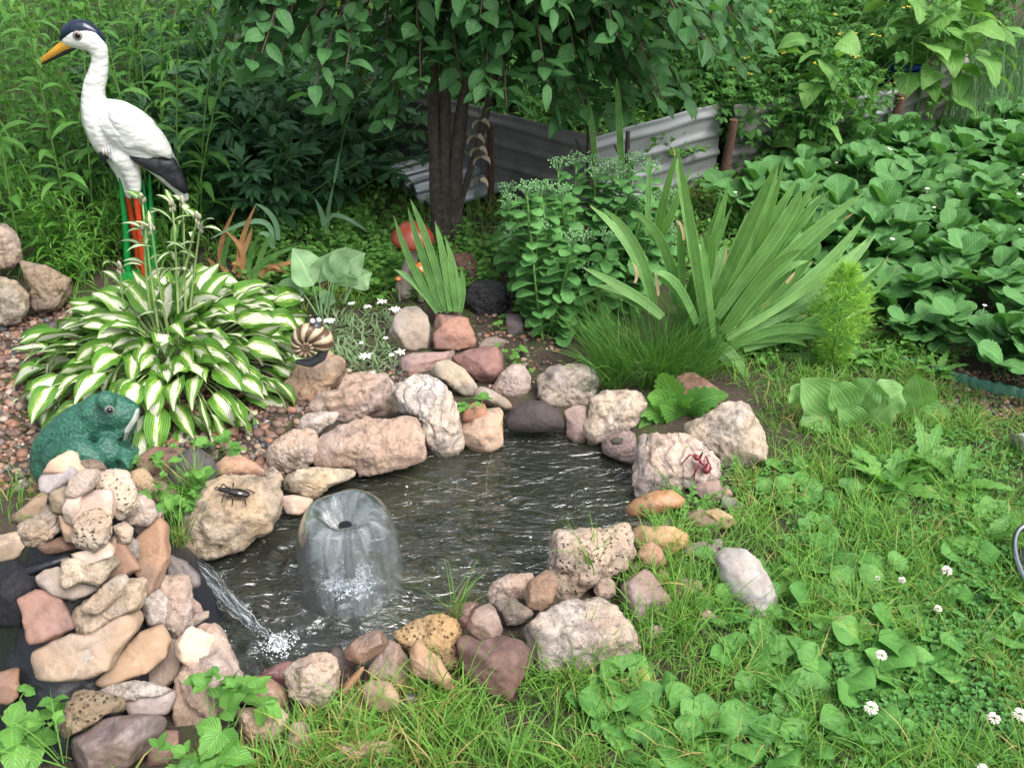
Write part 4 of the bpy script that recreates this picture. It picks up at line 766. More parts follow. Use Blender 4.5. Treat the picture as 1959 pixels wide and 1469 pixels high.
# ---------------------------------------------------------------- plants
def RG(s): return np.random.default_rng(s)
def stems_plant(name, label, cat, group, base, n, h, lean, lm, LP, seed=0, spread=.05, r0=.004, lpn=12, t0=.15, droop=.3, stemm=None, whorl=1, top=None, height_var=.2, kind='simple', az=None):
    """a plant of n leafy stems; LP: L, W, e0, droop, prof, options"""
    r_ = RG(seed); base = np.asarray(base, float); t = thing(name, label, cat, base, group)
    a = r_.uniform(0, 6.28, n) if az is None else az + r_.normal(0, .5, n); rr = spread * np.sqrt(r_.random(n))
    B = base + np.stack([rr * np.cos(a), rr * np.sin(a), 0 * a - .02], 1)
    hh = h * (1 + height_var * r_.uniform(-1, .6, n)); e = R(90) - lean * r_.uniform(.2, 1.1, n)
    P, _ = paths(B, a, e, np.full(n, droop) * r_.uniform(.3, 1.2, n), hh, 8)
    if n <= 7:
        for i_ in range(n): m = MB(); tubes(m, P[i_], r0 * np.linspace(1, .45, 9)[None], 5); m.build('stem', stemm or STEM, t)
    else: m = MB(); tubes(m, P, r0 * np.linspace(1, .45, 9)[None], 5); m.build('stems', stemm or STEM, t)
    mb = MB(); N = n * lpn; si = np.repeat(np.arange(n), lpn); tt = np.tile(np.linspace(t0, 1, lpn), n) + r_.uniform(-.02, .02, N); tt = np.clip(tt, 0, 1)
    q = tt * 8; i0 = np.minimum(q.astype(int), 7); f = (q - i0)[:, None]; pos = P[si, i0] * (1 - f) + P[si, i0 + 1] * f
    la = np.tile(np.arange(lpn) * 2.399, n) + si * 1.3 + r_.normal(0, .3, N)
    sc = (1 - .45 * (tt - t0)) * r_.uniform(.75, 1.15, N) * np.where(tt > .93, .6, 1)
    L, W = LP['L'] * sc, LP['W'] * sc; e0 = LP.get('e0', .7) + r_.normal(0, .2, N) + .5 * (tt > .9); dr = LP.get('droop', 1.1) + r_.normal(0, .2, N)
    kw = {k: v for k, v in LP.items() if k in ('prof', 'ns', 'nu', 'fold', 'wave', 'tooth', 'kp')}
    if kind == 'simple':
        leaves(mb, pos, la, e0, dr, L, W, r_.normal(0, .25, N), rng=r_, **kw)
    else:     # compound leaf: rachis with leaflets
        pl = LP.get('pet', .06) * sc; Pp, ee = paths(pos, la, e0, dr * .5, pl, 4); tubes(mb, Pp, .0012, 3)
        for off, sh, back in LP['leaflets']:
            k_ = Pp[:, -1] * (1 - back) + Pp[:, 1] * back
            leaves(mb, k_, la + off, ee[:, -1] - .1 + r_.normal(0, .15, N), dr * .5, L * sh, W * sh, r_.normal(0, .3, N), rng=r_, **kw)
    mb.build('foliage', lm, t)
    if top: top(t, P, r_)
    return t
def put(pr, variants, pts, label=None, scale=(.85, 1.15), seed=0):
    """copies of the prototypes at pts"""
    r_ = random.Random(seed); used = set(); out = []
    for i, p in enumerate(pts):
        k = i % len(variants); v = variants[k]
        o = v if k not in used else copy_tree(v, KIDS[v]); used.add(k)
        o.location = tuple(map(float, p[:3])); o.rotation_euler.z = r_.uniform(0, 6.28); s = r_.uniform(*scale) * (p[3] if len(p) > 3 else 1); o.scale = (s, s, s)
        out.append(o)
    return out
KIDS = {}
def protos(fn, n):
    out = []
    for k in range(n):
        o = fn(k); KIDS[o] = children(o); out.append(o)
    return out
def G0(px, py): p = at(px, py, 0); return np.array([p[0], p[1], float(gnd(p[0], p[1]))])
# ---- left bank of tall aster-like weeds
AST = dict(L=.14, W=.030, e0=.7, droop=1.5, prof='lance', ns=5, nu=3, fold=.2)
pv = protos(lambda k: stems_plant('tall_weed', 'tall leafy weed with drooping narrow leaves in the thicket behind the stork', 'plant', 'tall narrow-leaved weeds behind the stork', (0, 0, 0), 5, 1.15, .22, LM['aster'], AST, seed=40 + k, spread=.10, r0=.0035, lpn=30, t0=.05, height_var=.15), 4)
pts = []; r_ = random.Random(3)
for gx_, gy_ in [(-1.95, 3.35), (-1.75, 3.25), (-1.6, 3.45), (-2.1, 3.7), (-1.85, 3.65), (-1.62, 3.75), (-1.45, 3.72), (-1.5, 3.95), (-2.3, 4.1), (-2.0, 4.1), (-1.7, 4.1), (-1.45, 4.15), (-1.2, 4.3), (-2.5, 4.6), (-2.1, 4.6), (-1.75, 4.6), (-1.4, 4.7), (-2.25, 3.4), (-2.5, 3.9), (-1.6, 4.5), (-2.9, 5.0), (-2.25, 4.35), (-2.0, 3.9), (-2.7, 4.3), (-1.9, 4.9), (-1.6, 5.0), (-2.45, 4.8), (-1.75, 4.3), (-2.4, 5.2), (-1.9, 5.2), (-1.45, 5.3), (-1.3, 3.5)]:
    pts.append((gx_ + r_.uniform(-.07, .07), gy_ + r_.uniform(-.07, .07), 0))
put('', pv, pts, seed=5)
# shorter bright young ones in front
AS2 = dict(L=.11, W=.014, e0=.9, droop=1.6, prof='lance', ns=5, nu=3, fold=.15)
pv = protos(lambda k: stems_plant('young_weed', 'bright green young weed with arching narrow leaves beside the stork', 'plant', 'young weeds around the stork', (0, 0, 0), 5, .42, .35, LM['asterb'], AS2, seed=60 + k, spread=.05, r0=.003, lpn=22, t0=.1), 3)
pts = [(*G0(x, y)[:2], 0, s) for x, y, s in [(105, 520, .8), (150, 545, .8), (150, 500, 1.1), (95, 455, 1.1), (190, 510, .75), (200, 480, .7), (330, 500, .6), (350, 470, .7), (120, 540, .5)]]
put('', pv, pts, seed=6)
# ---- peony bush
PLF = [(0, 1, 0), (.75, .85, 0), (-.75, .85, 0), (1.25, .8, .55), (-1.25, .8, .55), (.4, .85, .3), (-.4, .85, .3)]
PEO = dict(L=.13, W=.050, e0=.75, droop=1.1, prof='lance', ns=5, nu=3, fold=.25, pet=.10, leaflets=PLF)
pv = protos(lambda k: stems_plant('peony_bush', 'dark green peony with glossy pointed leaflets left of the plum tree', 'bush', 'dark peony bushes behind the flower bed', (0, 0, 0), 12, .70, .75, LM['peony'], PEO, seed=80 + k, spread=.13, r0=.004, lpn=12, t0=.15, droop=.5, kind='comp'), 3)
put('', pv, [(-1.12, 4.0, 0), (-.80, 3.95, 0), (-.95, 4.35, 0, 1.1), (-1.3, 4.35, 0, 1.1), (-.74, 4.2, 0, .85), (-1.15, 4.75, 0, 1.25), (-.75, 4.6, 0, 1.1), (-1.35, 3.95, 0, .8), (-.98, 3.75, 0, .72)], seed=7, scale=(.92, 1.08))
# ---- currant bush
CUR = dict(L=.085, W=.07, e0=.5, droop=.9, prof='round', ns=5, nu=3, fold=.15, tooth=.06)
pv = protos(lambda k: stems_plant('currant_bush', 'yellow-green bush with rounded leaves beyond the peony', 'bush', 'yellow-green bushes at the back', (0, 0, 0), 16, 1.15, .6, LM['currant'], CUR, seed=90 + k, spread=.25, lpn=16, t0=.2), 2)
put('', pv, [(-1.3, 5.7, 0), (-.7, 5.6, 0), (-.1, 5.8, 0, .9), (-1.9, 6.1, 0, 1.1), (-.4, 6.4, 0, 1.1), (-2.6, 6.2, 0, 1.2)], seed=8)
# ---- raised bed of corrugated sheets
WT = .30; GALV = plain('galvanised_sheet', (.33, .35, .375), .45, .5, .25, 12, .6, metal=.25, mottle=(.30, .28, .27))
GALD = plain('weathered_sheet', (.27, .26, .26), .6, .4, .3, 14, .6, metal=.2, mottle=(.14, .13, .13))
RUST = plain('rusty_iron', (.075, .045, .035), .85, .3, 1., 40, .8, mottle=(.16, .08, .05), d=.006)
def sheet(p0, p1, mat, label, h0=.0, h=.34, z0=-.04):
    p0 = np.array(p0); p1 = np.array(p1); Ln = np.linalg.norm(p1 - p0); d = (p1 - p0) / Ln; nrm = np.array([d[1], -d[0]]); ks = 40; kz = 44
    s_ = np.linspace(0, Ln, ks); z_ = np.linspace(0, 1, kz)
    S_, Z_ = np.meshgrid(s_, z_, indexing='ij'); zz = z0 + (h - z0) * Z_ + .006 * np.sin(S_ * 5)
    off = .012 * np.clip(np.cos((zz - z0) / .085 * 2 * math.pi) * 2.2 - .9, 0, 1) + .006 * np.sin(S_ * 7) + .004 * np.sin(S_ * 19 + 1)
    th = .0018; V = []
    for sg in (0, -th):
        V.append(np.stack([p0[0] + d[0] * S_ + nrm[0] * (off + sg), p0[1] + d[1] * S_ + nrm[1] * (off + sg), zz], -1).reshape(-1, 3))
    i, j = np.meshgrid(np.arange(ks - 1), np.arange(kz - 1), indexing='ij'); a = (i * kz + j).ravel(); q = np.stack([a, a + kz, a + kz + 1, a + 1], 1); n0 = ks * kz
    tp = np.arange(ks - 1) * kz + kz - 1; cap = np.stack([tp, tp + kz, tp + kz + n0, tp + n0], 1)
    m = MB(); m.add(np.concatenate(V), np.concatenate([q, q[:, ::-1] + n0, cap])); o = m.build('metal_sheet', mat, loc=(*p0, 0))
    return tag(o, label, 'metal sheet', 'metal sheets walling the raised bed')
def W2(px, py): return at(px, py, WT)[:2]
cA, cB, cC = W2(735, 178), W2(1130, 282), W2(1382, 215)
midAB = cA + (cB - cA) * .52
sheet(cA, midAB, GALD, 'dark weathered corrugated sheet behind the plum trunk')
sheet(midAB + (.01, -.006), cB, GALD, 'dark corrugated sheet ending at the near corner of the raised bed')
sheet(cB + (.01, 0), cC, GALV, 'bright galvanised ribbed sheet right of the bed corner')
cD, cE, cF = W2(1385, 222), W2(1600, 195), W2(1712, 175)
sheet(cD + (.04, .02), cE, GALD, 'ribbed sheet half hidden by tomato plants')
sheet(cE + (.0, -.01), cF, GALV, 'pale grey ribbed sheet behind the sunflower stalks', h=.31)
sheet(cF + (.01, .01), W2(1850, 118), GALD, 'ribbed sheet running away behind the sunflowers')
def post(px, pytop, h, label, r=.018, off=(0, -.03), tilt=0.0, mat=None, nm='fence_post'):
    b = at(px, pytop, h); b = np.array([b[0] + off[0], b[1] + off[1], 0]); m = MB(); hh = h
    P = np.array([b + (0, 0, -.1), b + (tilt * .3, 0, hh * .33), b + (tilt * .7, 0, hh * .66), b + (tilt, 0, hh)]); tubes(m, P, [r, r * 1.05, r * .95, r * .95], 7, caps=True)
    o = m.build(nm, mat or RUST, loc=b); return tag(o, label, 'post', 'posts holding the metal sheets')
post(1392, 225, .32, 'rusty iron post between the bright sheet and the tomato plants', .019, tilt=.02)
post(1708, 178, .30, 'rusty post at the far corner behind the sunflowers', .022, tilt=.03)
post(1085, 268, .26, 'short weathered wooden stake at the bed corner', .024, mat=BARKG)
post(938, 235, .34, 'thin dark post behind the plum trunk', .014)
# two branches stuck by the corner
for px, y0, y1, lb in ((1200, 205, 330, 'bare brown stick standing in front of the bright sheet'), (1128, 235, 300, 'grey stick leaning at the bed corner')):
    b = W2(px, 300 if px > 1150 else 290); b = np.array([b[0], b[1] - .08, 0]); m = MB(); P = np.array([b, b + (.005, 0, .15), b + (-.008, .0, .3), b + (-.012, 0, .42)]); tubes(m, P, [.011, .010, .011, .008], 7, caps=True)
    tubes(m, np.array([P[2], P[2] + (-.03, 0, .03), P[2] + (-.05, .01, .07)]), .004, 5); o = m.build('stick', BARK, loc=b); tag(o, lb, 'stick')
# bed soil fill
bed = [cA, cB, cC, cE, cF, W2(1850, 118), np.array([3.2, 7.5]), np.array([-.6, 7.5])]
X, Y, Q = grid(-1.2, 3.4, 3.6, 7.6, .05); ins = inpoly(X, Y, bed).ravel(); m = MB(); zf = .17 + .03 * fbm(np.stack([X.ravel() * 4, Y.ravel() * 4, 0 * X.ravel()], 1), 6, 3)
m.add(np.stack([X.ravel(), Y.ravel(), zf], 1), Q[ins[Q].all(1)]); o = m.build('bed_soil', SOIL); tag(o, kind='structure')
# ---- tomato and potato bushes in and around the bed
TLF = [(0, 1, 0), (.8, .8, .15), (-.8, .8, .15), (1.1, .7, .6), (-1.1, .7, .6)]
TOM = dict(L=.080, W=.042, e0=.45, droop=1.1, prof='ovate', ns=4, nu=3, fold=.2, pet=.07, leaflets=TLF, wave=.05)
def tomtop(t, P, r_):
    for i in range(0, len(P), 4):
        m = MB(); q = P[i, -1] + (0, 0, .01)
        for k in range(4):
            a = r_.uniform(0, 6.28); leaves(m, (q + (.02 * math.cos(a), .02 * math.sin(a), .01))[None].repeat(5, 0), np.arange(5) * 1.257, .1, .9, .010, .005, prof='lance', ns=2)
        m.build('flower_cluster', YEL, t)
pv = protos(lambda k: stems_plant('tomato_plant', 'bushy tomato plant with dull green divided leaves in the raised bed', 'plant', 'tomato plants crowding the raised bed', (0, 0, 0), 12, .72, .55, LM['tomato'], TOM, seed=110 + k, spread=.14, r0=.0035, lpn=14, t0=.15, kind='comp', top=tomtop), 4)
pts = []; r_ = random.Random(12)
for gy_ in np.arange(4.45, 7.4, .30):
    for gx_ in np.arange(-.2, 2.6, .33):
        x_, y_ = gx_ + r_.uniform(-.08, .08), gy_ + r_.uniform(-.08, .08)
        if inpoly(x_, y_, bed) and polydist(x_, y_, bed) > .12: pts.append((x_, y_, .15, .62 + .42 * min(1, max(0, (x_ - .5) / .8))))
pts += [(*at(px_, py_, 0)[:2], 0, s_) for px_, py_, s_ in ((1445, 325, .8), (1480, 318, .95), (1520, 310, .85), (1560, 300, .7), (1430, 300, .75), (1470, 290, .95), (1600, 285, .5), (1505, 300, .9))]
pts += [(1.28, 4.34, 0, .66), (1.08, 4.40, .1, .7), (1.0, 4.62, .15, .85), (1.45, 4.42, 0, .6), (.92, 4.33, .12, .55)]
pts = [p for p in pts if not (p[1] > 4.45 and abs(proj(np.array([p[0], p[1], .5]))[0][0] - 1700) < 62)]
put('', pv, pts, seed=13, scale=(.9, 1.1))
# cabbage-like broad leaves seen under the plum crown
CAB = dict(L=.16, W=.13, e0=.9, droop=1.2, prof='round', ns=6, nu=5, fold=.2, wave=.06)
pv = protos(lambda k: stems_plant('cabbage_plant', 'broad-leaved pale cabbage plant seen under the plum crown', 'plant', 'cabbages in the raised bed', (0, 0, 0), 10, .12, 1.0, LM['hostab'], CAB, seed=130 + k, spread=.04, lpn=2, t0=.5, r0=.006), 2)
put('', pv, [(*at(x, y, .18), s) for x, y, s in [(1010, 190, 1), (1080, 200, .8), (990, 150, 1), (1060, 140, 1), (1150, 170, .8), (930, 130, 1)]], seed=14)
# low bright weeds inside the near corner of the bed
WD = dict(L=.05, W=.034, e0=.5, droop=.8, prof='ovate', ns=4, nu=3, fold=.2)
pv = protos(lambda k: stems_plant('low_weed', 'low bright green weed in the shade of the plum tree and bed', 'weed', 'low bright weeds under the plum tree', (0, 0, 0), 9, .16, 1.0, LM['weed'], WD, seed=140 + k, spread=.07, lpn=8, t0=.2, r0=.0018), 4)
pts = []; r_ = random.Random(21)
for _ in range(26): x_, y_ = r_.uniform(.05, .75), r_.uniform(4.0, 4.6); pts.append((x_, y_, .15 if inpoly(x_, y_, bed) else 0)) if inpoly(x_, y_, bed) else None
for _ in range(120):
    px, py = r_.uniform(640, 1480), r_.uniform(330, 560); q = at(px, py, 0)
    if inpoly(q[0], q[1], bed) or (940 < px < 1300 and py > 420) or (px < 1010 and py < 430): continue
    pts.append((q[0], q[1], 0, .8))
for _ in range(30):
    q = at(r_.uniform(480, 760), r_.uniform(400, 560), 0); pts.append((q[0], q[1], 0, .8))
for _ in range(26):
    q = at(r_.uniform(1380, 1800), r_.uniform(580, 700), 0); pts.append((q[0], q[1], 0, .6))
put('', pv, pts, seed=22)
# ---- galvanised sheets lying on the ground behind the trunk
for k, (poly, z_, lb) in enumerate((([(745, 345), (935, 290), (1010, 345), (830, 400)], .05, 'flat galvanised profile lying on the grass behind the plum trunk'), ([(730, 320), (880, 285), (960, 315), (800, 365)], .08, 'upper galvanised profile lying across another one'))):
    c4 = [at(x, y, z_) for x, y in poly]; n_ = 40; m = MB(); s_ = np.linspace(0, 1, n_); uL = c4[0] + (c4[3] - c4[0]) * s_[:, None]; uR = c4[1] + (c4[2] - c4[1]) * s_[:, None]
    zz = .012 * np.clip(np.cos(s_ * 2 * math.pi * 3.5) * 3, -1, 1); uL[:, 2] += zz; uR[:, 2] += zz
    V = np.concatenate([uL, uR, uL - (0, 0, .003), uR - (0, 0, .003)]); a = np.arange(n_ - 1); m.add(V, np.concatenate([np.stack([a, a + n_, a + n_ + 1, a + 1], 1), np.stack([a, a + 1, a + n_ + 1, a + n_], 1) + 2 * n_]))
    tag(m.build('galvanised_profile', plain('zinc%d' % k, (.46, .50, .54), .35, .5, .1, 9, .3, metal=.6), smooth=False, loc=c4[0]), lb, 'metal profile', 'loose metal profiles on the grass')
# ---- plum tree
TR = thing('plum_tree', 'multi-stemmed plum tree drooping over the flower bed', 'tree', pd(858, 478, 3.54))
m = MB(); r_ = RG(77); STEMS = []
for pts_ in ([(838, 490, 15), (838, 430, 13), (833, 320, 12), (828, 200, 10), (832, 60, 9), (832, -150, 8), (810, -420, 7)],
             [(868, 490, 15), (865, 430, 13), (872, 320, 13), (882, 220, 11), (899, 110, 9), (930, -20, 8), (975, -250, 7)],
             [(853, 490, 15), (852, 430, 14), (851, 300, 11), (852, 180, 9), (845, 20, 7), (760, -180, 6), (660, -380, 5)],
             [(868, 445, 8), (886, 370, 6), (908, 300, 5), (926, 230, 7), (960, 100, 6), (1040, -60, 5), (1160, -220, 4)]):
    P = np.array([pd(x, y, 3.54 + .02 * (i % 2)) for i, (x, y, _) in enumerate(pts_)]); rd = np.array([q[2] for q in pts_]) * 3.9 / FPX
    t_ = np.linspace(0, len(pts_) - 1, 34); P2 = np.stack([np.interp(t_, range(len(pts_)), P[:, q]) for q in range(3)], 1); rd2 = np.interp(t_, range(len(pts_)), rd)
    for _ in range(3): P2[1:-1] = (P2[:-2] + 2 * P2[1:-1] + P2[2:]) / 4
    tubes(m, P2, rd2 * (1 + .08 * np.sin(t_ * 5)), 12); STEMS.append(P2)
m.build('trunk', BARK, TR)
lbx = [390, 450, 530, 600, 700, 760, 800, 860, 920, 1000, 1100, 1200, 1300, 1400, 1470]; lby = [180, 185, 190, 250, 290, 260, 215, 165, 235, 265, 290, 255, 225, 195, 110]
bp = []; lf = MB(); allst = np.concatenate(STEMS[:3]); allst = allst[allst[:, 2] > .75]
tips = []
for i in range(300):
    px = r_.uniform(385, 1465); lb = np.interp(px, lbx, lby); py = lb - 30 - (lb + 90) * r_.random() ** 1.25; yy = r_.uniform(2.95, 4.05)
    if px < 640:
        yy = r_.uniform(2.95, 3.4)
        if r_.random() < .55: continue
    tips.append(pd(px, py, yy))
for i in range(36):
    a_ = r_.uniform(0, 6.28); q = 1.15 * math.sqrt(r_.random()); tips.append(np.array([-.15 + q * math.cos(a_) * 1.1, 3.65 + q * math.sin(a_) * .8, r_.uniform(1.25, 2.9)]))
for tp in tips:
    c_ = allst[np.argmin(np.linalg.norm(allst - (tp + (0, 0, .35)), axis=1) + r_.uniform(0, .4, len(allst)))]
    P = np.array([c_, c_ * .62 + tp * .38 + (0, 0, .16), c_ * .25 + tp * .75 + (0, 0, .10), tp]); t_ = np.linspace(0, 3, 13)
    P2 = np.stack([np.interp(t_, range(4), P[:, q]) for q in range(3)], 1)
    for _ in range(4): P2[1:-1] = (P2[:-2] + 2 * P2[1:-1] + P2[2:]) / 4
    bp.append(P2 + r_.normal(0, .006, P2.shape) * (1 - np.abs(np.linspace(-1, 1, 13)))[:, None])
bp = np.array(bp); m = MB(); tubes(m, bp, np.linspace(.0075, .0018, 13)[None], 5); m.build('branches', TWIG, TR)
nl = 17; tt = np.tile(np.linspace(.42, 1, nl), len(bp)); bi = np.repeat(np.arange(len(bp)), nl); q = tt * 12; i0 = np.minimum(q.astype(int), 11); f = (q - i0)[:, None]
pos = bp[bi, i0] * (1 - f) + bp[bi, i0 + 1] * f; dv = bp[bi, i0 + 1] - bp[bi, i0]; N = len(pos)
az = np.arctan2(dv[:, 1], dv[:, 0]) + np.tile(np.where(np.arange(nl) % 2, 1, -1), len(bp)) * r_.uniform(.3, 1.6, N)
pos = pos + np.stack([np.cos(az), np.sin(az), 0 * az], 1) * .008
leaves(lf, pos, az, r_.uniform(-.8, .35, N), r_.uniform(.1, 1.1, N), r_.uniform(.048, .096, N), r_.uniform(.030, .054, N), r_.normal(0, .5, N), prof='ovate', ns=6, nu=5, fold=.18, wave=.035, rng=r_)
lf.build('foliage', LM['plum'], TR)
# bleached dry leaves hanging on a twig
m = MB(); P = np.array([pd(918, 200, 3.45), pd(914, 260, 3.45), pd(920, 320, 3.45), pd(917, 352, 3.45)])
dt = thing('dry_twig', 'hanging twig of bleached dry leaves beside the plum trunk', 'twig', P[0]); tubes(m, P, .0012, 4); m.build('twig', TWIG, dt); m = MB(); rr_ = RG(4)
for x, y in ((920, 232), (910, 262), (916, 285), (922, 302), (918, 345), (908, 48)):
    b = pd(x, y, 3.45)[None].repeat(2, 0); leaves(m, b, [0.1, 3.0], -.3, 1.2, .045, .035, .3, prof='heart', ns=4, nu=3, fold=.5)
m.build('dry_leaves', plain('bleached_leaf', (.42, .36, .27), .8, var=.3), dt)
# ---- sedum clump
SED = dict(L=.085, W=.048, e0=.35, droop=.8, prof='obov', ns=8, nu=3, fold=.22, tooth=.07)
sedum = thing('sedum_clump', 'tall stonecrop clump with fleshy toothed leaves and green bud heads', 'plant', G0(1090, 630))
r_ = RG(31); n = 50; st_ = []
for i in range(n):
    px = r_.uniform(965, 1290); py = r_.uniform(295, 470) if i > 12 else r_.uniform(440, 580); b = G0(r_.uniform(1000, 1190) * .6 + px * .4, r_.uniform(560, 650)); top = pd(px, py, b[1] + r_.uniform(-.05, .30))
    c_ = (b + top) / 2 + (top - b)[0] * np.array([.12, 0, 0]); t_ = np.linspace(0, 1, 9)[:, None]; P = b * (1 - t_) ** 2 + 2 * c_ * t_ * (1 - t_) + top * t_ ** 2
    m = MB(); tubes(m, P, np.linspace(.0052, .003, 9)[None], 6); s_o = m.build('stem', STEM, sedum)
    ln = np.linalg.norm(top - b); nlv = int(ln / .012); tt = np.linspace(.08, .95, nlv); pos = np.stack([np.interp(tt, t_[:, 0], P[:, q]) for q in range(3)], 1)
    m = MB(); leaves(m, pos, np.arange(nlv) * 2.2 + i, .45 + r_.normal(0, .2, nlv), .9 + r_.normal(0, .2, nlv), SED['L'] * (1.15 - .5 * tt) * r_.uniform(.8, 1.1, nlv), SED['W'] * (1.1 - .4 * tt), r_.normal(0, .2, nlv), prof='obov', ns=10, nu=3, fold=.25, tooth=.06, rng=r_)
    m.build('leaves', LM['sedum'], s_o)
    m = MB(); H_ = []
    for k in range(9):
        a_ = k * 2.4; rr_ = .006 + .030 * math.sqrt(k / 9); tip = top + (rr_ * math.cos(a_), rr_ * math.sin(a_), .030 - .012 * k / 9); tubes(m, np.array([top - (0, 0, .02), (top + tip) / 2, tip]), .0014, 4)
        for q in range(7): d = r_.normal(0, .0055, 3); ball(m, tip + d, (.0028, .0028, .0036), 1, rn=r_.random(2))
    m.build('flower_head', LM['sedumf'], s_o)
# ---- traced strap leaves (iris fans and others)
def strap(m, pts, ys, wpx, twist=0., fold=.12, tooth=0., nseg=12, rn=None, tipw=.03, face=None, z0=False):
    P = np.array([pd(x, y, yy) for (x, y), yy in zip(pts, ys)])
    if z0: P[0] = G0(*pts[0]) - (0, 0, .01)
    t = np.linspace(0, 1, nseg + 1)
    if len(P) == 3:
        c_ = 2 * P[1] - (P[0] + P[2]) / 2; T = t[:, None]; Cc = P[0] * (1 - T) ** 2 + 2 * c_ * T * (1 - T) + P[2] * T ** 2
    else:
        Cc = np.stack([np.interp(t * (len(P) - 1), range(len(P)), P[:, q]) for q in range(3)], 1)
        for _ in range(3): Cc[1:-1] = (Cc[:-2] + 2 * Cc[1:-1] + Cc[2:]) / 4
    tg = np.gradient(Cc, axis=0); tg /= np.linalg.norm(tg, axis=1)[:, None]; vw = CAM - Cc; vw /= np.linalg.norm(vw, axis=1)[:, None]
    s = np.cross(tg, vw); s /= np.linalg.norm(s, axis=1)[:, None]; nn = np.cross(s, tg); ca, sa = math.cos(twist), math.sin(twist); s, nn = s * ca + nn * sa, nn * ca - s * sa
    w_ = wpx * np.linalg.norm(Cc - CAM, axis=1) / FPX / 2 * np.interp(t, [0, .15, .5, .8, .95, 1], [.75, .9, 1, .72, .28, tipw]) / max(.35, abs(ca))
    if tooth: w_ = w_ * (1 + tooth * np.where(np.arange(nseg + 1) % 2, 1, -1)) * np.interp(t, [0, .25, .5, 1], [.35, .8, 1.15, 1])
    u = np.array([-1, -.5, 0, .5, 1]); V = Cc[:, None] + s[:, None] * (u[None, :, None] * w_[:, None, None]) + nn[:, None] * ((fold * (np.abs(u) - .5))[None, :, None] * w_[:, None, None])
    i, j = np.meshgrid(np.arange(nseg), np.arange(4), indexing='ij'); a = (i * 5 + j).ravel(); uv = np.stack(np.broadcast_arrays((u * .5 + .5)[None], t[:, None]), -1).reshape(-1, 2)
    m.add(V.reshape(-1, 3), np.stack([a, a + 1, a + 6, a + 5], 1), uv=uv, rn=rn if rn is not None else (random.random(), random.random() * .8))
random.seed(9)
ir = thing('iris_clump', 'large iris clump fanning long sword-shaped leaves toward the strawberries', 'plant', G0(1330, 690))
IR = [ # base, mid, tip (K zoom), width px
 [(1110,900),(1050,480),(970,10),26],[(1100,900),(880,380),(1210,160),0],[(860,760),(780,480),(620,290),24],[(960,740),(900,460),(750,300),26],[(900,800),(740,680),(530,570),26],[(880,810),(760,700),(570,650),20],
 [(980,760),(990,560),(975,360),18],[(1010,820),(1100,600),(1210,160),34],[(1040,840),(1130,540),(1100,410),18],[(1130,760),(1280,430),(1445,70),40],[(1170,760),(1330,430),(1440,90),30],[(1150,800),(1440,400),(1545,200),34],
 [(1230,700),(1360,440),(1470,60),18],[(1180,830),(1430,480),(1685,205),30],[(1200,860),(1480,520),(1845,220),38],[(1190,880),(1560,650),(1850,330),36],[(1200,840),(1500,560),(1620,160),22],
 [(1200,900),(1600,650),(1870,425),18],[(1180,870),(1380,600),(1560,485),26],[(1210,900),(1340,800),(1520,710),32],[(1220,930),(1400,850),(1700,630),34],[(1240,920),(1640,800),(1959,510),22],
 [(1280,950),(1600,850),(1885,750),22],[(1260,980),(1560,990),(1959,945),26],[(1230,940),(1520,850),(1830,945),26],[(1110,960),(1150,870),(1350,1090),22],[(1110,980),(1200,950),(1345,1170),26],[(1150,960),(1240,1060),(1340,1250),22],
 [(1000,800),(1090,600),(1225,280),22],[(880,440),(900,280),(975,10),22],[(830,420),(835,250),(840,30),12],[(1090,860),(1150,700),(1300,300),24],[(1250,760),(1500,360),(1640,130),18],[(1140,900),(1110,640),(1080,410),14],[(1230,860),(1400,640),(1520,480),24],
 [(1060,830),(960,640),(860,600),20],[(1080,840),(1160,560),(1190,470),20],[(1240,930),(1450,900),(1580,940),16],[(1300,960),(1480,900),(1620,900),16]]
r_ = random.Random(4); by0 = G0(1330, 690)[1]; k_ = 0
for q in IR:
    if q[3] == 0: continue
    zpts = zp('K', q[:3]); m = MB(); tx = zpts[2][0]; dy = r_.uniform(-.10, .22); yb = by0 + r_.uniform(-.06, .08); yt = yb + dy
    if zpts[2][1] > 620: yt = yb - r_.uniform(.0, .10)
    zb = pd(*zpts[0], yb)
    if q[3] > 17:
        m2 = MB(); jx, jy = r_.uniform(-38, 38), r_.uniform(-10, 45); strap(m2, (zpts[0], (zpts[1][0] + jx * .6, zpts[1][1] + jy * .6), (zpts[2][0] + jx, zpts[2][1] + jy)), (yb + .03, (yb + yt) / 2 + .05, yt + .1), q[3] * .5 + 4, twist=r_.uniform(-.9, .9), rn=(r_.random(), r_.random())); m2.build('leaf', LM['iris'], ir)
    strap(m, zpts, (yb, (yb + yt) / 2, yt), q[3] * .95 / 1.0 * .55 + 5, twist=r_.uniform(-.5, .5), rn=(r_.random(), r_.random() * .75)); m.build('leaf', LM['iris'], ir); k_ += 1
m = MB()
for (a_, b_, c_) in (((1190, 620), (1195, 540), (1200, 475)), ((880, 700), (875, 640), (865, 590)), ((770, 640), (780, 590), (760, 545)), ((1215, 1000), (1230, 940), (1215, 890)), ((1480, 640), (1500, 615), (1520, 590)), ((1060, 1000), (1130, 1080), (1250, 1130)), ((1100, 1040), (1230, 1060), (1290, 1180)), ((1000, 440), (990, 380), (970, 350))):
    strap(m, zp('K', (a_, b_, c_)), (by0 - .03,) * 3, 6, rn=(.6 + .4 * r_.random(), .2), tipw=.3)
m.build('withered_tips', LM['dryp'], ir)
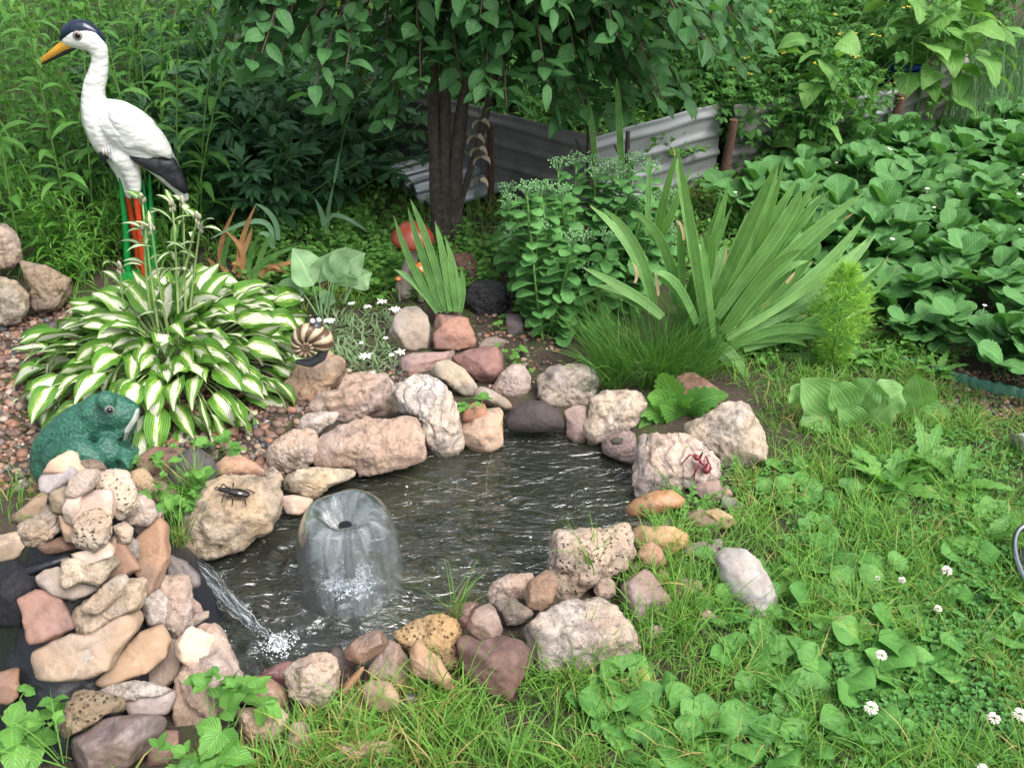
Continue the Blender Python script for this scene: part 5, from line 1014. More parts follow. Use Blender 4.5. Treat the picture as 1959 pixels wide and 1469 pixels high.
# stray tall blades behind the sedum
tb = thing('iris_sprout', 'two tall dark iris blades rising behind the sedum', 'plant', G0(1190, 430))
for a_, b_, c_, w_ in (((1190, 345), (1185, 240), (1180, 150), 13), ((1140, 320), (1133, 250), (1125, 185), 11)):
    m = MB(); strap(m, (a_, b_, c_), (3.3, 3.3, 3.3), w_, rn=(.0, .2), tipw=.2); m.build('leaf', LM['iris'], tb)
si = thing('small_iris', 'small upright iris fan behind the brick-red block', 'plant', G0(850, 625))
for q in ([(1430,810),(1300,640),(1155,540)],[(1440,800),(1290,560),(1150,200)],[(1450,800),(1340,480),(1240,150)],[(1480,800),(1380,420),(1255,100)],[(1490,800),(1410,560),(1290,350)],[(1510,800),(1470,500),(1410,240)],[(1540,800),(1540,600),(1470,330)],[(1560,810),(1580,680),(1575,530)],[(1520,800),(1470,620),(1420,430)],[(1460,805),(1360,640),(1230,450)],[(1550,805),(1520,560),(1500,420)],[(1500,810),(1470,760),(1430,730)],[(1530,800),(1430,560),(1340,430)]):
    m = MB(); y_ = G0(855, 620)[1]; strap(m, zp('G', q), (y_, y_ + .02, y_ + .04), 14, twist=random.uniform(-.4, .4)); m.build('leaf', LM['iris'], si)
bi_ = thing('brown_iris', 'half-withered iris with brown curling leaves behind the hosta', 'plant', G0(500, 540))
for q, dry in (([(120,560),(70,420),(165,160)],1),([(110,560),(90,470),(160,270)],0),([(190,560),(200,380),(290,140)],1),([(260,600),(250,480),(305,330)],0),([(270,640),(330,500),(575,390)],0),([(280,650),(400,560),(560,460)],1),([(180,590),(210,440),(100,300)],1),([(290,660),(380,520),(510,600)],1),([(300,680),(400,540),(545,500)],1),([(240,640),(200,520),(140,510)],1),([(150,560),(220,420),(270,280)],1),([(280,650),(330,440),(395,320)],0),([(430,360),(400,220),(290,130)],2),([(390,400),(320,240),(10,350)],2),([(400,410),(370,330),(310,320)],2),([(20,560),(30,520),(-10,470)],1)):
    m = MB(); y_ = G0(490, 545)[1]; strap(m, zp('G', q), (y_, y_, y_ - .02), 10, twist=random.uniform(-.3, .3), tipw=.1); m.build('leaf', LM[('iris', 'dry', 'irisb')[dry]], bi_)
gi = thing('grey_iris', 'slim grey-green plant with one arching leaf before the peony', 'plant', G0(622, 480))
for q, w_ in (([(715,410),(720,260),(660,95)],11),([(730,420),(740,220),(780,0)],8),([(740,240),(830,210),(1045,345)],8),([(780,0),(800,-100),(815,-200)],5)):
    m = MB(); y_ = G0(620, 480)[1]; strap(m, zp('G', q), (y_, y_, y_ - .03), w_); m.build('leaf', LM['irisb'], gi)
# ---- hostas
HB = np.array([*at(335, 705, 0)[:2], 0.]); hosta = thing('variegated_hosta', 'big hosta mound with white-centred green leaves and budded flower stalks', 'plant', HB)
r_ = RG(55); m = MB(); n = 310
q = ((np.arange(n) + .5) / n) ** .62; az = np.arange(n) * 2.39996; e0 = 1.42 - .95 * q ** 1.3 + r_.normal(0, .08, n); Lp = .15 + .155 * q
P, ee = paths(np.repeat(HB[None], n, 0) + np.stack([.09 * q * np.cos(az), .09 * q * np.sin(az), 0 * az], 1), az, e0, .35 + .5 * q, Lp * r_.uniform(.85, 1.1, n), 6)
tubes(m, P, np.linspace(.003, .0022, 7)[None], 4); m.build('leaf_stalks', STEMP, hosta)
m = MB(); leaves(m, P[:, -1], az + r_.normal(0, .3, n), ee[:, -1] + .15, 1.35 + r_.normal(0, .45, n) - .3 * (1 - q), r_.uniform(.10, .15, n), r_.uniform(.048, .074, n), r_.normal(0, .6, n), prof='ovate', ns=10, nu=7, fold=.12, wave=.07, kp=.9, rng=r_)
m.build('leaves', HOSTA, hosta)
yh = HB[1]
for (bx, by_), (tx, ty) in zip([(300,690),(320,700),(285,700),(340,690),(350,700),(310,680),(345,670),(255,720)], [(272,385),(290,440),(276,440),(330,395),(350,390),(378,420),(382,440),(230,515)]):
    ss = np.array([HB + ((bx - 320) * .0012, r_.uniform(-.04, .04), .02), pd((bx + tx) / 2 + 4, (by_ + ty) / 2, yh), pd(tx, ty, yh + r_.uniform(-.05, .05))]); t_ = np.linspace(0, 1, 9)[:, None]; c_ = 2 * ss[1] - (ss[0] + ss[2]) / 2
    P = ss[0] * (1 - t_) ** 2 + 2 * c_ * t_ * (1 - t_) + ss[2] * t_ ** 2; m = MB(); tubes(m, P, np.linspace(.004, .0028, 9)[None], 6); so_ = m.build('flower_stalk', STEMP, hosta)
    m = MB(); k = 6; ii = np.array([3, 5, 6, 7, 8, 8]); leaves(m, P[ii], r_.uniform(0, 6.28, k), .9 + r_.normal(0, .2, k), 1.3, r_.uniform(.045, .085, k), r_.uniform(.018, .03, k), 0., prof='lance', ns=6, nu=5, rng=r_); m.build('bract_leaves', HOSTA, so_)
    m = MB(); ball(m, P[-1] + (0, 0, .012), (.007, .007, .014), 2)
    for k in range(5): a_ = r_.uniform(0, 6.28); ball(m, P[-1] + (.008 * math.cos(a_), .008 * math.sin(a_), r_.uniform(-.01, .012)), (.0035, .0035, .008), 2)
    m.build('flower_bud', plain('hosta_bud', (.34, .34, .24), .5, var=.4), so_)
def traced_hosta(name, label, y_, lv, mat, z='G'):
    t = thing(name, label, 'plant', None or (0, 0, 0)); b = zp(z, [lv[0][0]])[0]; t.location = tuple(G0(*b)); by_ = G0(*b)[1]
    for a_, mid_, tip_, w_ in lv:
        m = MB(); a_, mid_, tip_ = zp(z, (a_, mid_, tip_)); yt = by_ + random.uniform(-.06, .05); P0, P1, P2 = pd(*a_, by_), pd(*mid_, (by_ + yt) / 2), pd(*tip_, yt)
        tubes(m, np.array([P0, (P0 * .45 + P1 * .55), P1]), [.004, .003, .002], 5); ns_ = 12
        t_ = np.linspace(0, 1, ns_ + 1); T = t_[:, None]; c_ = (P1 + P2) / 2 + (0, 0, .015); Cc = P1 * (1 - T) ** 2 + 2 * c_ * T * (1 - T) + P2 * T ** 2
        tg = np.gradient(Cc, axis=0); tg /= np.linalg.norm(tg, axis=1)[:, None]; vw = CAM - Cc; vw /= np.linalg.norm(vw, axis=1)[:, None]; s = np.cross(tg, vw); s /= np.linalg.norm(s, axis=1)[:, None]; nn = np.cross(s, tg)
        tw = random.uniform(-.5, .5); s, nn = s * math.cos(tw) + nn * math.sin(tw), nn * math.cos(tw) - s * math.sin(tw)
        wd = np.interp(t_, *PF['ovate']) * w_ * 1.3 / 2 * np.linalg.norm(P1 - CAM) / FPX; u = np.linspace(-1, 1, 7)
        V = Cc[:, None] + s[:, None] * (u[None, :, None] * wd[:, None, None]) + nn[:, None] * (((.16 * np.abs(u))[None] + .10 * np.abs(u)[None] * np.sin(t_[:, None] * 12 + w_ + u[None] * 2))[..., None] * wd[:, None, None])
        i, j = np.meshgrid(np.arange(ns_), np.arange(6), indexing='ij'); a = (i * 7 + j).ravel(); uv = np.stack(np.broadcast_arrays((u * .5 + .5)[None], t_[:, None]), -1).reshape(-1, 2)
        m.add(V.reshape(-1, 3), np.stack([a, a + 1, a + 8, a + 7], 1), uv=uv, rn=(random.random(), random.random())); m.build('leaf', mat, t)
    return t
traced_hosta('pale_hosta', 'small pale blue-green hosta between the brown iris and mushroom figure', 0, [((690,830),(650,640),(520,410),52),((700,830),(690,620),(760,440),46),((720,820),(760,620),(860,400),40),((740,830),(790,570),(975,440),52),((680,830),(590,690),(410,660),40),((840,750),(870,650),(840,575),36),((845,750),(890,650),(1015,565),38),((710,850),(700,740),(790,745),34)], LM['hostab'])
traced_hosta('green_hosta', 'broad-leaved green hosta at the lawn edge below the iris', 0, [((760,330),(650,300),(430,80),66),((790,320),(750,280),(620,100),50),((800,320),(790,250),(890,80),52),((820,330),(930,240),(1090,150),56),((850,330),(860,370),(1040,215),44),((1060,350),(1060,350),(1365,300),62),((780,400),(810,390),(655,255),40),((700,380),(620,330),(420,370),50),((760,470),(690,440),(480,390),56),((860,420),(860,470),(960,590),60),((1080,380),(1150,420),(1380,560),50),((900,330),(900,250),(920,120),40),((560,330),(440,230),(365,130),36),((1180,250),(1190,250),(1140,50),46)], LM['hostag'], 'M')
# ---- grass tussock and kochia
r_ = RG(61); m = MB(); n = 1500; b = np.stack([np.interp(r_.random(n), [0, 1], [1150, 1330]), r_.uniform(690, 755, n)], 1); B = np.array([G0(*q) for q in b[:60]]); B = B[r_.integers(0, 60, n)] + np.concatenate([r_.normal(0, .018, (n, 2)), np.zeros((n, 1))], 1)
cx_ = B[:, 0].mean(); az = np.arctan2(B[:, 1] - B[:, 1].mean() - .0, (B[:, 0] - cx_)) + r_.normal(0, .8, n)
leaves(m, B, az, r_.uniform(.95, 1.5, n), r_.uniform(.1, 1.2, n), r_.uniform(.12, .30, n), r_.uniform(.0016, .0030, n), r_.uniform(-1, 1, n), prof='grass', ns=7, nu=2, rng=r_, fold=0)
o = m.build('grass_tussock', LM['fescue'], loc=(cx_, B[:, 1].mean(), 0)); tag(o, 'tussock of fine dark grass between the sedum and the large iris', 'grass tussock')
kb = G0(1590, 695); kt = thing('feathery_plant', 'bright lime feathery plant behind the large iris', 'plant', kb); m = MB(); r_ = RG(62); n = 2600
hh = r_.random(n) ** .8 * .33; rad = .085 * (1 + .35 * vnoise(np.stack([hh * 28, hh * 0, hh * 0], 1), 3)) * np.sin(np.clip(hh / .36 + .12, 0, 1) * 3.0) * np.sqrt(r_.random(n)); a_ = r_.uniform(0, 6.28, n); B = kb + np.stack([rad * np.cos(a_), rad * np.sin(a_), hh], 1)
leaves(m, B, a_ + r_.normal(0, .5, n), r_.uniform(.0, 1.1, n), r_.normal(0, .3, n), r_.uniform(.025, .045, n), .0028, r_.uniform(-1, 1, n), prof='lance', ns=3, nu=2, rng=r_, fold=0); m.build('foliage', LM['kochia'], kt)
m = MB(); tubes(m, np.array([kb, kb + (0, 0, .17), kb + (.01, 0, .33)]), [.004, .003, .002], 5); m.build('stem', STEM, kt)
# ---- strawberry bed
SLF = [(0, 1, 0), (1.35, .92, 0), (-1.35, .92, 0)]
STR = dict(L=.082, W=.074, e0=.9, droop=.9, prof='round', ns=16, nu=5, fold=.09, tooth=.05, wave=.03, pet=.15, leaflets=SLF)
def strawf(k):
    def top(t, P, r_):
        m = MB()
        for i in range(1):
            q = P[i, 0] + (r_.uniform(-.08, .08), r_.uniform(-.08, .08), r_.uniform(.17, .22)); tubes(m, np.array([P[i, 0], (P[i, 0] + q) / 2 + (.01, 0, .01), q]), .001, 3); leaves(m, q[None].repeat(5, 0), np.arange(5) * 1.257, .2, .1, .008, .008, prof='round', ns=3)
        m.build('blossoms', WHITEP, t)
    return stems_plant('strawberry_plant', 'strawberry plant with broad toothed leaves in the dense strawberry patch', 'plant', 'strawberry plants in the patch on the right', (0, 0, 0), 19, .05, 1.1, LM['straw'], STR, seed=200 + k, spread=.05, r0=.002, lpn=1, t0=.9, kind='comp', top=top)
pv = protos(strawf, 5); pts = []; r_ = random.Random(31)
SB = [at(x, y, 0)[:2] for x, y in [(1400, 430), (1490, 330), (1700, 300), (2060, 290), (2200, 790), (1900, 745), (1740, 690), (1620, 630), (1480, 500)]]
for gx_ in np.arange(.7, 3.2, .19):
    for gy_ in np.arange(2.4, 4.7, .19):
        x_, y_ = gx_ + r_.uniform(-.06, .06), gy_ + r_.uniform(-.06, .06)
        if inpoly(x_, y_, SB): pts.append((x_, y_, 0, r_.uniform(.8, 1.1)))
put('', pv, pts, seed=32, scale=(.9, 1.1))
NSTRAW = len(pts)
g_ = plain('green_plastic', (.012, .10, .06), .4, .5, .1, 20, .3); m = MB(); E = [at(x, y, 0) for x, y in [(1560, 600), (1640, 665), (1700, 690), (1780, 715), (1880, 745), (2000, 770)]]
t_ = np.linspace(0, 5, 60); E = np.stack([np.interp(t_, range(6), np.array(E)[:, q]) for q in range(3)], 1); zz = .03 + .004 * np.sin(t_ * 30)
V = np.concatenate([E + (0, 0, -.03), np.c_[E[:, :2], zz], np.c_[E[:, 0], E[:, 1] + .004, zz], E + (0, .004, -.03)]); a = np.arange(59); q = lambda s: np.stack([a + s * 60, a + 1 + s * 60, a + 1 + (s + 1) * 60, a + (s + 1) * 60], 1)
m.add(V, np.concatenate([q(0), q(1), q(2)])); tag(m.build('bed_edging', g_, loc=E[30]), 'green plastic edging strip along the strawberry bed', 'edging')
# ---- sunflowers, lilies, dill
HL = dict(L=.15, W=.135, e0=.25, droop=.9, prof='heart', ns=7, nu=5, fold=.12, wave=.04)
def sunf(name, label, base, top, yy, nl_, seed, sc=1.0, lm='sun', low=.25, r0=.008):
    r_ = RG(seed); b = pd(*base, yy); b[2] = max(0, min(b[2], .02)) if b[2] < .3 else b[2]; tp = pd(*top, yy + .05); t = thing(name, label, 'sunflower', b, 'sunflower stalks by the strawberry bed')
    t_ = np.linspace(0, 1, 9)[:, None]; P = b * (1 - t_) + tp * t_ + np.array([.02, 0, 0]) * np.sin(t_ * 3); m = MB(); tubes(m, P, np.linspace(r0, r0 * .6, 9)[None], 7); m.build('stem', STEM, t)
    tt = low + (1 - low) * np.linspace(0, 1, nl_) ** .7; pos = np.stack([np.interp(tt, t_[:, 0], P[:, q]) for q in range(3)], 1); az = np.arange(nl_) * 2.3 + seed; pl = r_.uniform(.04, .13, nl_) * sc
    Pp, ee = paths(pos, az, r_.uniform(.3, .8, nl_), np.full(nl_, .5), pl, 4)
    for p_ in Pp: m = MB(); tubes(m, p_, .0018, 4); m.build('leaf_stalk', STEM, t)
    m = MB(); leaves(m, Pp[:, -1], az, ee[:, -1] - .1, r_.uniform(.6, 1.3, nl_), HL['L'] * sc * r_.uniform(.7, 1.05, nl_), HL['W'] * sc * r_.uniform(.6, 1.0, nl_), r_.normal(0, .3, nl_), prof='heart', ns=8, nu=5, fold=.12, wave=.04, rng=r_); m.build('leaves', LM[lm], t)
sunf('sunflower_stalk', 'young sunflower with pale flat-topped leaves behind the large iris', (1527, 300), (1572, 85), 4.15, 13, 3, .95, low=.3)
sunf('sunflower_stalk', 'short young sunflower right beside the pale flat-topped one', (1566, 270), (1600, 120), 4.2, 9, 4, .8, low=.3)
for k, (b_, t_, y_, lb) in enumerate((((1725, 245), (1745, 20), 4.6, 'leftmost tall sunflower stalk before the blue barrel'), ((1745, 245), (1790, -60), 4.65, 'second tall sunflower stalk from the left'), ((1775, 250), (1810, 10), 4.6, 'tall sunflower stalk in the middle of the row'), ((1790, 250), (1880, -60), 4.7, 'sunflower stalk leaning right at the far end of the row'), ((1802, 252), (1850, 60), 4.75, 'thin sunflower stalk between the leaning ones'))):
    sunf('sunflower_stalk', lb, b_, t_, y_, 15, 10 + k, 1.15, low=.35)
def spike(base, top, yy, label, seed):
    b, tp = pd(*base, yy), pd(*top, yy); t = thing('lily_stem', label, 'plant', b); P = np.linspace(b, tp, 12); m = MB(); tubes(m, P, .004, 5); m.build('stem', STEM, t); r_ = RG(seed); n = 110
    tt = r_.uniform(.05, 1, n); pos = b + (tp - b) * tt[:, None]; m = MB(); leaves(m, pos, r_.uniform(0, 6.28, n), .7, .9, .05 * (1.2 - .6 * tt), .006, 0., prof='lance', ns=3, rng=r_); m.build('leaves', LM['asterb'], t)
spike((1625, 275), (1690, 135), 4.25, 'lily stem with narrow leaves leaning right before the ribbed sheet', 1); spike((1640, 90), (1662, 20), 5.2, 'bright spiky stem in the tomato plants', 2)
def wisps(name, label, region, n, L, wd, lm, seed, cat='plant'):
    r_ = RG(seed); B = np.array([at(r_.uniform(region[0], region[2]), r_.uniform(region[1], region[3]), 0) for _ in range(n)]); m = MB()
    leaves(m, B, r_.uniform(0, 6.28, n), r_.uniform(1.15, 1.55, n), r_.uniform(0, .5, n), r_.uniform(.6, 1, n) * L, wd, r_.uniform(-1, 1, n), prof='grass', ns=6, nu=2, rng=r_, fold=0)
    return tag(m.build(name, LM[lm], loc=B[0] * (1, 1, 0)), label, cat, kind='stuff')
wisps('onion_patch', 'patch of thin blue-green onion and dill leaves at the upper right', (1800, 110, 2100, 300), 1500, .45, .004, 'dill', 5)
WB = dict(L=.10, W=.075, e0=.4, droop=.9, prof='ovate', ns=5, nu=3, fold=.15)
pv = protos(lambda k: stems_plant('leafy_bush', 'loose leafy bush in the far upper right corner', 'bush', 'leafy bushes in the upper right background', (0, 0, 0), 14, 1.15, .5, LM['tomato'], WB, seed=300 + k, spread=.25, lpn=14, t0=.3), 2)
put('', pv, [(2.15, 5.6, 0, .8), (2.7, 5.2, 0, .8), (3.0, 6.0, 0), (2.3, 6.6, 0), (3.3, 5.2, 0), (2.9, 7.2, 0), (1.8, 7.3, 0, 1.1), (1.1, 7.9, 0, 1.1), (.4, 7.8, 0, 1.1), (-.3, 7.5, 0, 1.1), (-1.1, 7.3, 0, 1.1), (-2, 7.3, 0, 1.2), (-3, 6.8, 0, 1.2), (3.9, 6.5, 0, 1.2), (-3.3, 5.6, 0, 1.1)], seed=33)
# ---- fruit tree far right, background trees
def tree(name, label, x, y, tr, hgt, cr, mat, lm, seed, lean=0., nl=2600, ls=.11, low=.5):
    r_ = RG(seed); t = thing(name, label, 'tree', (x, y, 0), 'trees beyond the garden'); m = MB(); z = np.linspace(-.1, hgt * .75, 9); P = np.stack([x + lean * z / hgt + .05 * np.sin(z * 2), y + 0 * z, z], 1); tubes(m, P, np.linspace(tr, tr * .4, 9)[None], 10)
    c0 = P[-1] + (0, 0, 0); cl = []
    for k in range(22):
        a_ = r_.uniform(0, 6.28); rr = cr * math.sqrt(r_.random()) * .8; q = np.array([c0[0] + rr * math.cos(a_), c0[1] + rr * math.sin(a_), hgt * r_.uniform(low, 1)]); cl.append(q); s_ = P[r_.integers(4, 9)]; tubes(m, np.array([s_, (s_ + q) / 2 + (0, 0, .2), q]), [tr * .3, tr * .2, tr * .08], 6)
    m.build('trunk', mat, t); cl = np.array(cl); m = MB(); ii = r_.integers(0, len(cl), nl); B = cl[ii] + r_.normal(0, cr * .17, (nl, 3))
    leaves(m, B, r_.uniform(0, 6.28, nl), r_.uniform(-.6, .5, nl), r_.uniform(0, .8, nl), ls * r_.uniform(.7, 1.2, nl), ls * .6, r_.normal(0, .5, nl), prof='ovate', ns=3, nu=3, rng=r_); m.build('crown', LM[lm], t)
tree('apple_tree', 'old grey-barked tree trunk behind the blue barrel', pd(1735, 200, 5.3)[0], 5.3, .085, 4.6, 1.6, BARKG, 'plum', 1, lean=-.9, low=.55)
tree('garden_tree', 'thin dark tree trunk rising beyond the plum tree', pd(915, 50, 5.6)[0], 5.6, .05, 4.2, 1.4, BARK, 'plum', 2, low=.55)
for k, (x, y, h, c, lb) in enumerate(((-6.5, 13, 5.0, 2.4, 'broad tree left beyond the weeds'), (-.6, 15, 5.6, 2.6, 'tall tree straight beyond the currant bushes'), (6.5, 14, 5.2, 2.6, 'broad tree beyond the onion patch'))):
    tree('garden_tree', lb, x, y, .13, h, c, BARK, 'plum', 20 + k, nl=3200, ls=.2, low=.25)
# blue barrel
b = pd(1708, 190, 4.8); b = np.array([b[0], 4.8, 0]); bt = pd(1708, 122, 4.8)[2]; m = MB(); rz = np.array([(0, 1), (.02, 1.0), (.3, 1.02), (.32, 1.07), (.36, 1.07), (.38, 1.02), (.65, 1.02), (.67, 1.07), (.71, 1.07), (.73, 1.02), (.96, 1.0), (.97, 1.05), (1.0, 1.05), (1.0, .95), (.95, .93)])
tubes(m, np.stack([b[0] + 0 * rz[:, 0], b[1] + 0 * rz[:, 0], rz[:, 0] * bt], 1) + np.stack([0 * rz[:, 0], 0 * rz[:, 0], np.arange(len(rz)) * 1e-4], 1), (rz[:, 1] * .095)[None], 32); o = m.build('barrel', plain('blue_plastic', (.005, .04, .32), .35, .5), loc=b); tag(o, 'blue plastic barrel half hidden behind the sunflowers', 'barrel')
# wooden bench / boards upper right
bt_ = thing('garden_bench', 'weathered brown bench among leaves in the upper right corner', 'bench', pd(1900, 100, 6.6) * (1, 1, 0)); x0 = bt_.location.x; WOOD = plain('brown_wood', (.13, .06, .05), .7, .4, .5, 40, .6); WW = plain('grey_board', (.42, .40, .38), .7, .4, .3, 30, .4)
def box(m, c, s):
    V = np.array([(x, y, z) for x in (-1, 1) for y in (-1, 1) for z in (-1, 1)]) * np.array(s) / 2 + np.array(c); m.add(V, [(0, 1, 3, 2), (4, 6, 7, 5), (0, 4, 5, 1), (2, 3, 7, 6), (0, 2, 6, 4), (1, 5, 7, 3)])
m = MB(); [box(m, (x0, 6.6 + .09 * k, .42), (1.0, .08, .03)) for k in range(4)]; m.build('seat', WOOD, bt_, smooth=False); m = MB(); [box(m, (x0, 6.96, .55 + .12 * k), (1.0, .03, .09)) for k in range(3)]; m.build('backrest', WW, bt_, smooth=False)
for dx in (-.45, .45):
    m = MB(); box(m, (x0 + dx, 6.75, .2), (.06, .36, .40)); m.build('leg', WOOD, bt_, smooth=False)
# ---- edelweiss, dandelion, plantains, clover, small weeds
r_ = RG(71); et = thing('edelweiss_clump', 'low grey-green edelweiss clump with white star flowers beside the snail', 'plant', G0(690, 660)); n = 420; m = MB(); B = np.array([G0(r_.uniform(625, 760), r_.uniform(600, 720)) for _ in range(n)])
leaves(m, B, r_.uniform(0, 6.28, n), r_.uniform(.3, 1.3, n), r_.uniform(.2, 1, n), r_.uniform(.03, .065, n), .006, 0., prof='lance', ns=4, nu=3, rng=r_); m.build('foliage', LM['edel'], et)
for zx, zy, s_ in ((1080,745,1.2),(1165,795,1.3),(890,755,.8),(990,775,.8),(755,865,1.2),(975,1085,1.3),(1195,1060,1.1),(1140,1075,.6),(575,735,.7),(950,1000,.5),(1105,970,.6),(1020,1190,.8)):
    x, y = zp('G', [(zx, zy)])[0]; b = G0(x - 3, y + 32); top = pd(x, y, b[1] - .01); m = MB(); tubes(m, np.array([b, (b + top) / 2 + (.004, 0, 0), top]), .0013, 4); so_ = m.build('flower_stem', LM['edel'], et)
    m = MB(); k = 8; leaves(m, top[None].repeat(k, 0), np.arange(k) * .785 + r_.normal(0, .15, k), .35, .5, .020 * s_ * r_.uniform(.7, 1.1, k), .0062 * s_, 0., prof='lance', ns=4, nu=3, rng=r_); ball(m, top + (0, 0, .002), (.004 * s_,) * 3, 2); m.build('flower', WHITEP, so_)
def rosette(name, label, cat, group, n, L, W, prof, lm, seed, e=(.2, 1.1), dr=.7, pet=None, tooth=0, ns=7, nu=5, wave=.03, fold=.12):
    r_ = RG(seed); t = thing(name, label, cat, (0, 0, 0), group); m = MB(); az = np.arange(n) * 2.4 + r_.normal(0, .2, n); leaves(m, np.zeros((n, 3)), az, r_.uniform(*e, n), dr + r_.normal(0, .2, n), L * r_.uniform(.6, 1.1, n), W * r_.uniform(.7, 1.1, n), r_.normal(0, .25, n), prof=prof, ns=ns, nu=nu, fold=fold, wave=wave, tooth=tooth, rng=r_)
    m.build('leaves', LM[lm], t); return t
pv = protos(lambda k: rosette('plantain', 'broadleaf plantain rosette growing in the lawn', 'plant', 'broadleaf plantains in the lawn', 9 + k, .125, .105, 'petiole', 'plantain', 400 + k, ns=12, dr=.9, fold=.03, wave=.05), 5)
pts = []; r_ = random.Random(41)
PLP = [(1350,1090,.9),(1400,1120,.8),(1380,1180,.8),(1450,1190,.9),(1480,1110,1),(1560,1080,1.05),(1610,1110,1.3),(1640,1150,1),(1690,1110,.9),(1500,1160,1),(1560,1180,1),(1470,1240,1),(1540,1230,1),(1620,1220,1),(1660,1260,1.3),(1720,1220,1),(1750,1260,1),(1420,1260,1),(1500,1290,1.1),(1590,1300,1.2),(1440,1340,1.1),(1540,1350,1.1),(1410,1410,1.2),(1350,1400,1.1),(1310,1440,1.1),(1250,1320,.9),(1190,1310,.9),(1270,1370,.9),(1720,1300,1),(1800,1290,1),(1780,1230,.9),(1850,1250,.9),(1640,1390,1),(1720,1420,.9),(1540,1440,1),(1460,1450,1),(1240,1440,1.0),(1480,960,.85),(1520,950,.9),(1560,970,1),(1620,960,1),(1500,900,.7),(1640,1010,.9),(1560,1030,.8),(1700,950,1),(1740,900,1),(1680,930,1),(1790,930,.9),(1900,1000,.9),(1840,1080,.9),(1900,1150,.8),(1940,1230,1),(1800,1150,.8),(1660,890,.8),(1180,1370,.9),(1120,1350,.8),(560,1450,.5)]
put('', pv, [(*G0(x, y), s) for x, y, s in PLP], seed=42, scale=(.5, .86))
pv = protos(lambda k: rosette('dandelion', 'dandelion rosette with long jagged leaves in the lawn', 'plant', 'dandelions in the lawn', 10, .19, .055, 'lance', 'weed', 430 + k, ns=14, tooth=.28, dr=.9), 3)
put('', pv, [(*G0(x, y), s) for x, y, s in [(1700,930,.8),(1770,890,.8),(1830,930,.65),(1790,720,.5),(1690,700,.5),(1880,1040,.5),(680,1440,.4),(1000,1440,.4)]], seed=43)
dn = thing('dandelion', 'large dandelion growing out between the cream-white and layered rocks', 'plant', G0(1285, 800)); r_ = random.Random(5); yb = G0(1285, 800)[1]
for a_, b_, c_, w_ in (((1180,600),(1110,700),(1020,820),26),((1330,640),(1200,650),(1060,600),30),((1380,600),(1300,440),(1255,340),26),((1390,600),(1270,500),(1170,480),22),((1390,600),(1260,560),(1060,530),24),((1400,600),(1460,510),(1640,470),26),((1400,590),(1500,540),(1600,560),18),((1400,600),(1370,520),(1440,490),16),((1380,620),(1250,620),(1120,660),30),((1390,600),(1330,560),(1240,520),26),((1390,610),(1300,650),(1200,680),24)):
    m = MB(); strap(m, zp('D', (a_, b_, c_)), (yb, yb - .03, yb - .06), w_ * 1.9, fold=.15, tooth=.13, nseg=16, twist=r_.uniform(-.3, .3)); m.build('leaf', LM['weed'], dn)
CLV = [(0, 1, 0), (2.09, 1, 0), (-2.09, 1, 0)]
pv = protos(lambda k: stems_plant('clover_patch', 'small patch of white clover leaves in the lawn', 'plant', 'clover patches in the lawn', (0, 0, 0), 60, .045, .8, LM['clover'], dict(L=.014, W=.014, e0=.25, droop=.2, prof='round', ns=3, nu=3, fold=.2, pet=.004, leaflets=CLV), seed=440 + k, spread=.11, r0=.0007, lpn=1, t0=1., kind='comp'), 3)
r_ = random.Random(44); pts = [(*G0(r_.uniform(1640, 1990), r_.uniform(1180, 1500)), 1) for _ in range(34)] + [(*G0(r_.uniform(1750, 1990), r_.uniform(850, 1180)), 1) for _ in range(16)] + [(*G0(r_.uniform(1400, 1700), r_.uniform(1000, 1469)), .9) for _ in range(10)]
put('', pv, pts, seed=45)
def cloverf(k):
    r_ = RG(460 + k); t = thing('clover_flower', 'white clover flower head on a thin stem', 'flower', (0, 0, 0), 'white clover flowers in the lawn'); m = MB(); tubes(m, np.array([(0, 0, 0), (.004, 0, .04), (0, 0, .075)]), .001, 4); m.build('stem', STEM, t); m = MB(); n = 60
    d = r_.normal(0, 1, (n, 3)); d /= np.linalg.norm(d, axis=1)[:, None]; d[:, 2] = np.abs(d[:, 2]) - .25; leaves(m, np.array([0, 0, .08]) + d * .005, np.arctan2(d[:, 1], d[:, 0]), np.arcsin(np.clip(d[:, 2], -1, 1)), .3, .0085, .0042, 0., prof='ovate', ns=3, nu=3, rng=r_); m.build('flower_head', plain('clover_white%d' % k, (.78, .72, .66), .7, var=.3, bs=300, mottle=(.55, .32, .24)), t); return t
pv = protos(cloverf, 2); CF = [((1150, 590), 'biggest white clover flower, amid the plantains'), ((1088, 912), 'white clover flower at lower centre of the lawn'), ((1790, 952), 'white clover flower near the bottom right corner'), ((1930, 955), 'browning clover flower at the right picture edge'), ((1735, 1222), 'white clover flower at the bottom edge of the lawn'), ((1280, 122), 'flat white clover flower above the plantains'), ((1140, 92), 'small clover flower behind the big plantain'), ((1522, 117), 'clover flower left of the metal ring'), ((1485, 288), 'tiny clover flower below the metal ring')]
for (zx, zy), o in zip([c[0] for c in CF], put('', pv, [(*(lambda q: (q[0], q[1], 0))(at(*zp('N', [c[0]])[0], .08)), .6 if k in (5, 6, 8) else .95) for k, c in enumerate(CF)], seed=46)): pass
for o, c in zip([o for o in bpy.data.objects if o.name.startswith('clover_flower')], CF): o['label'] = c[1]
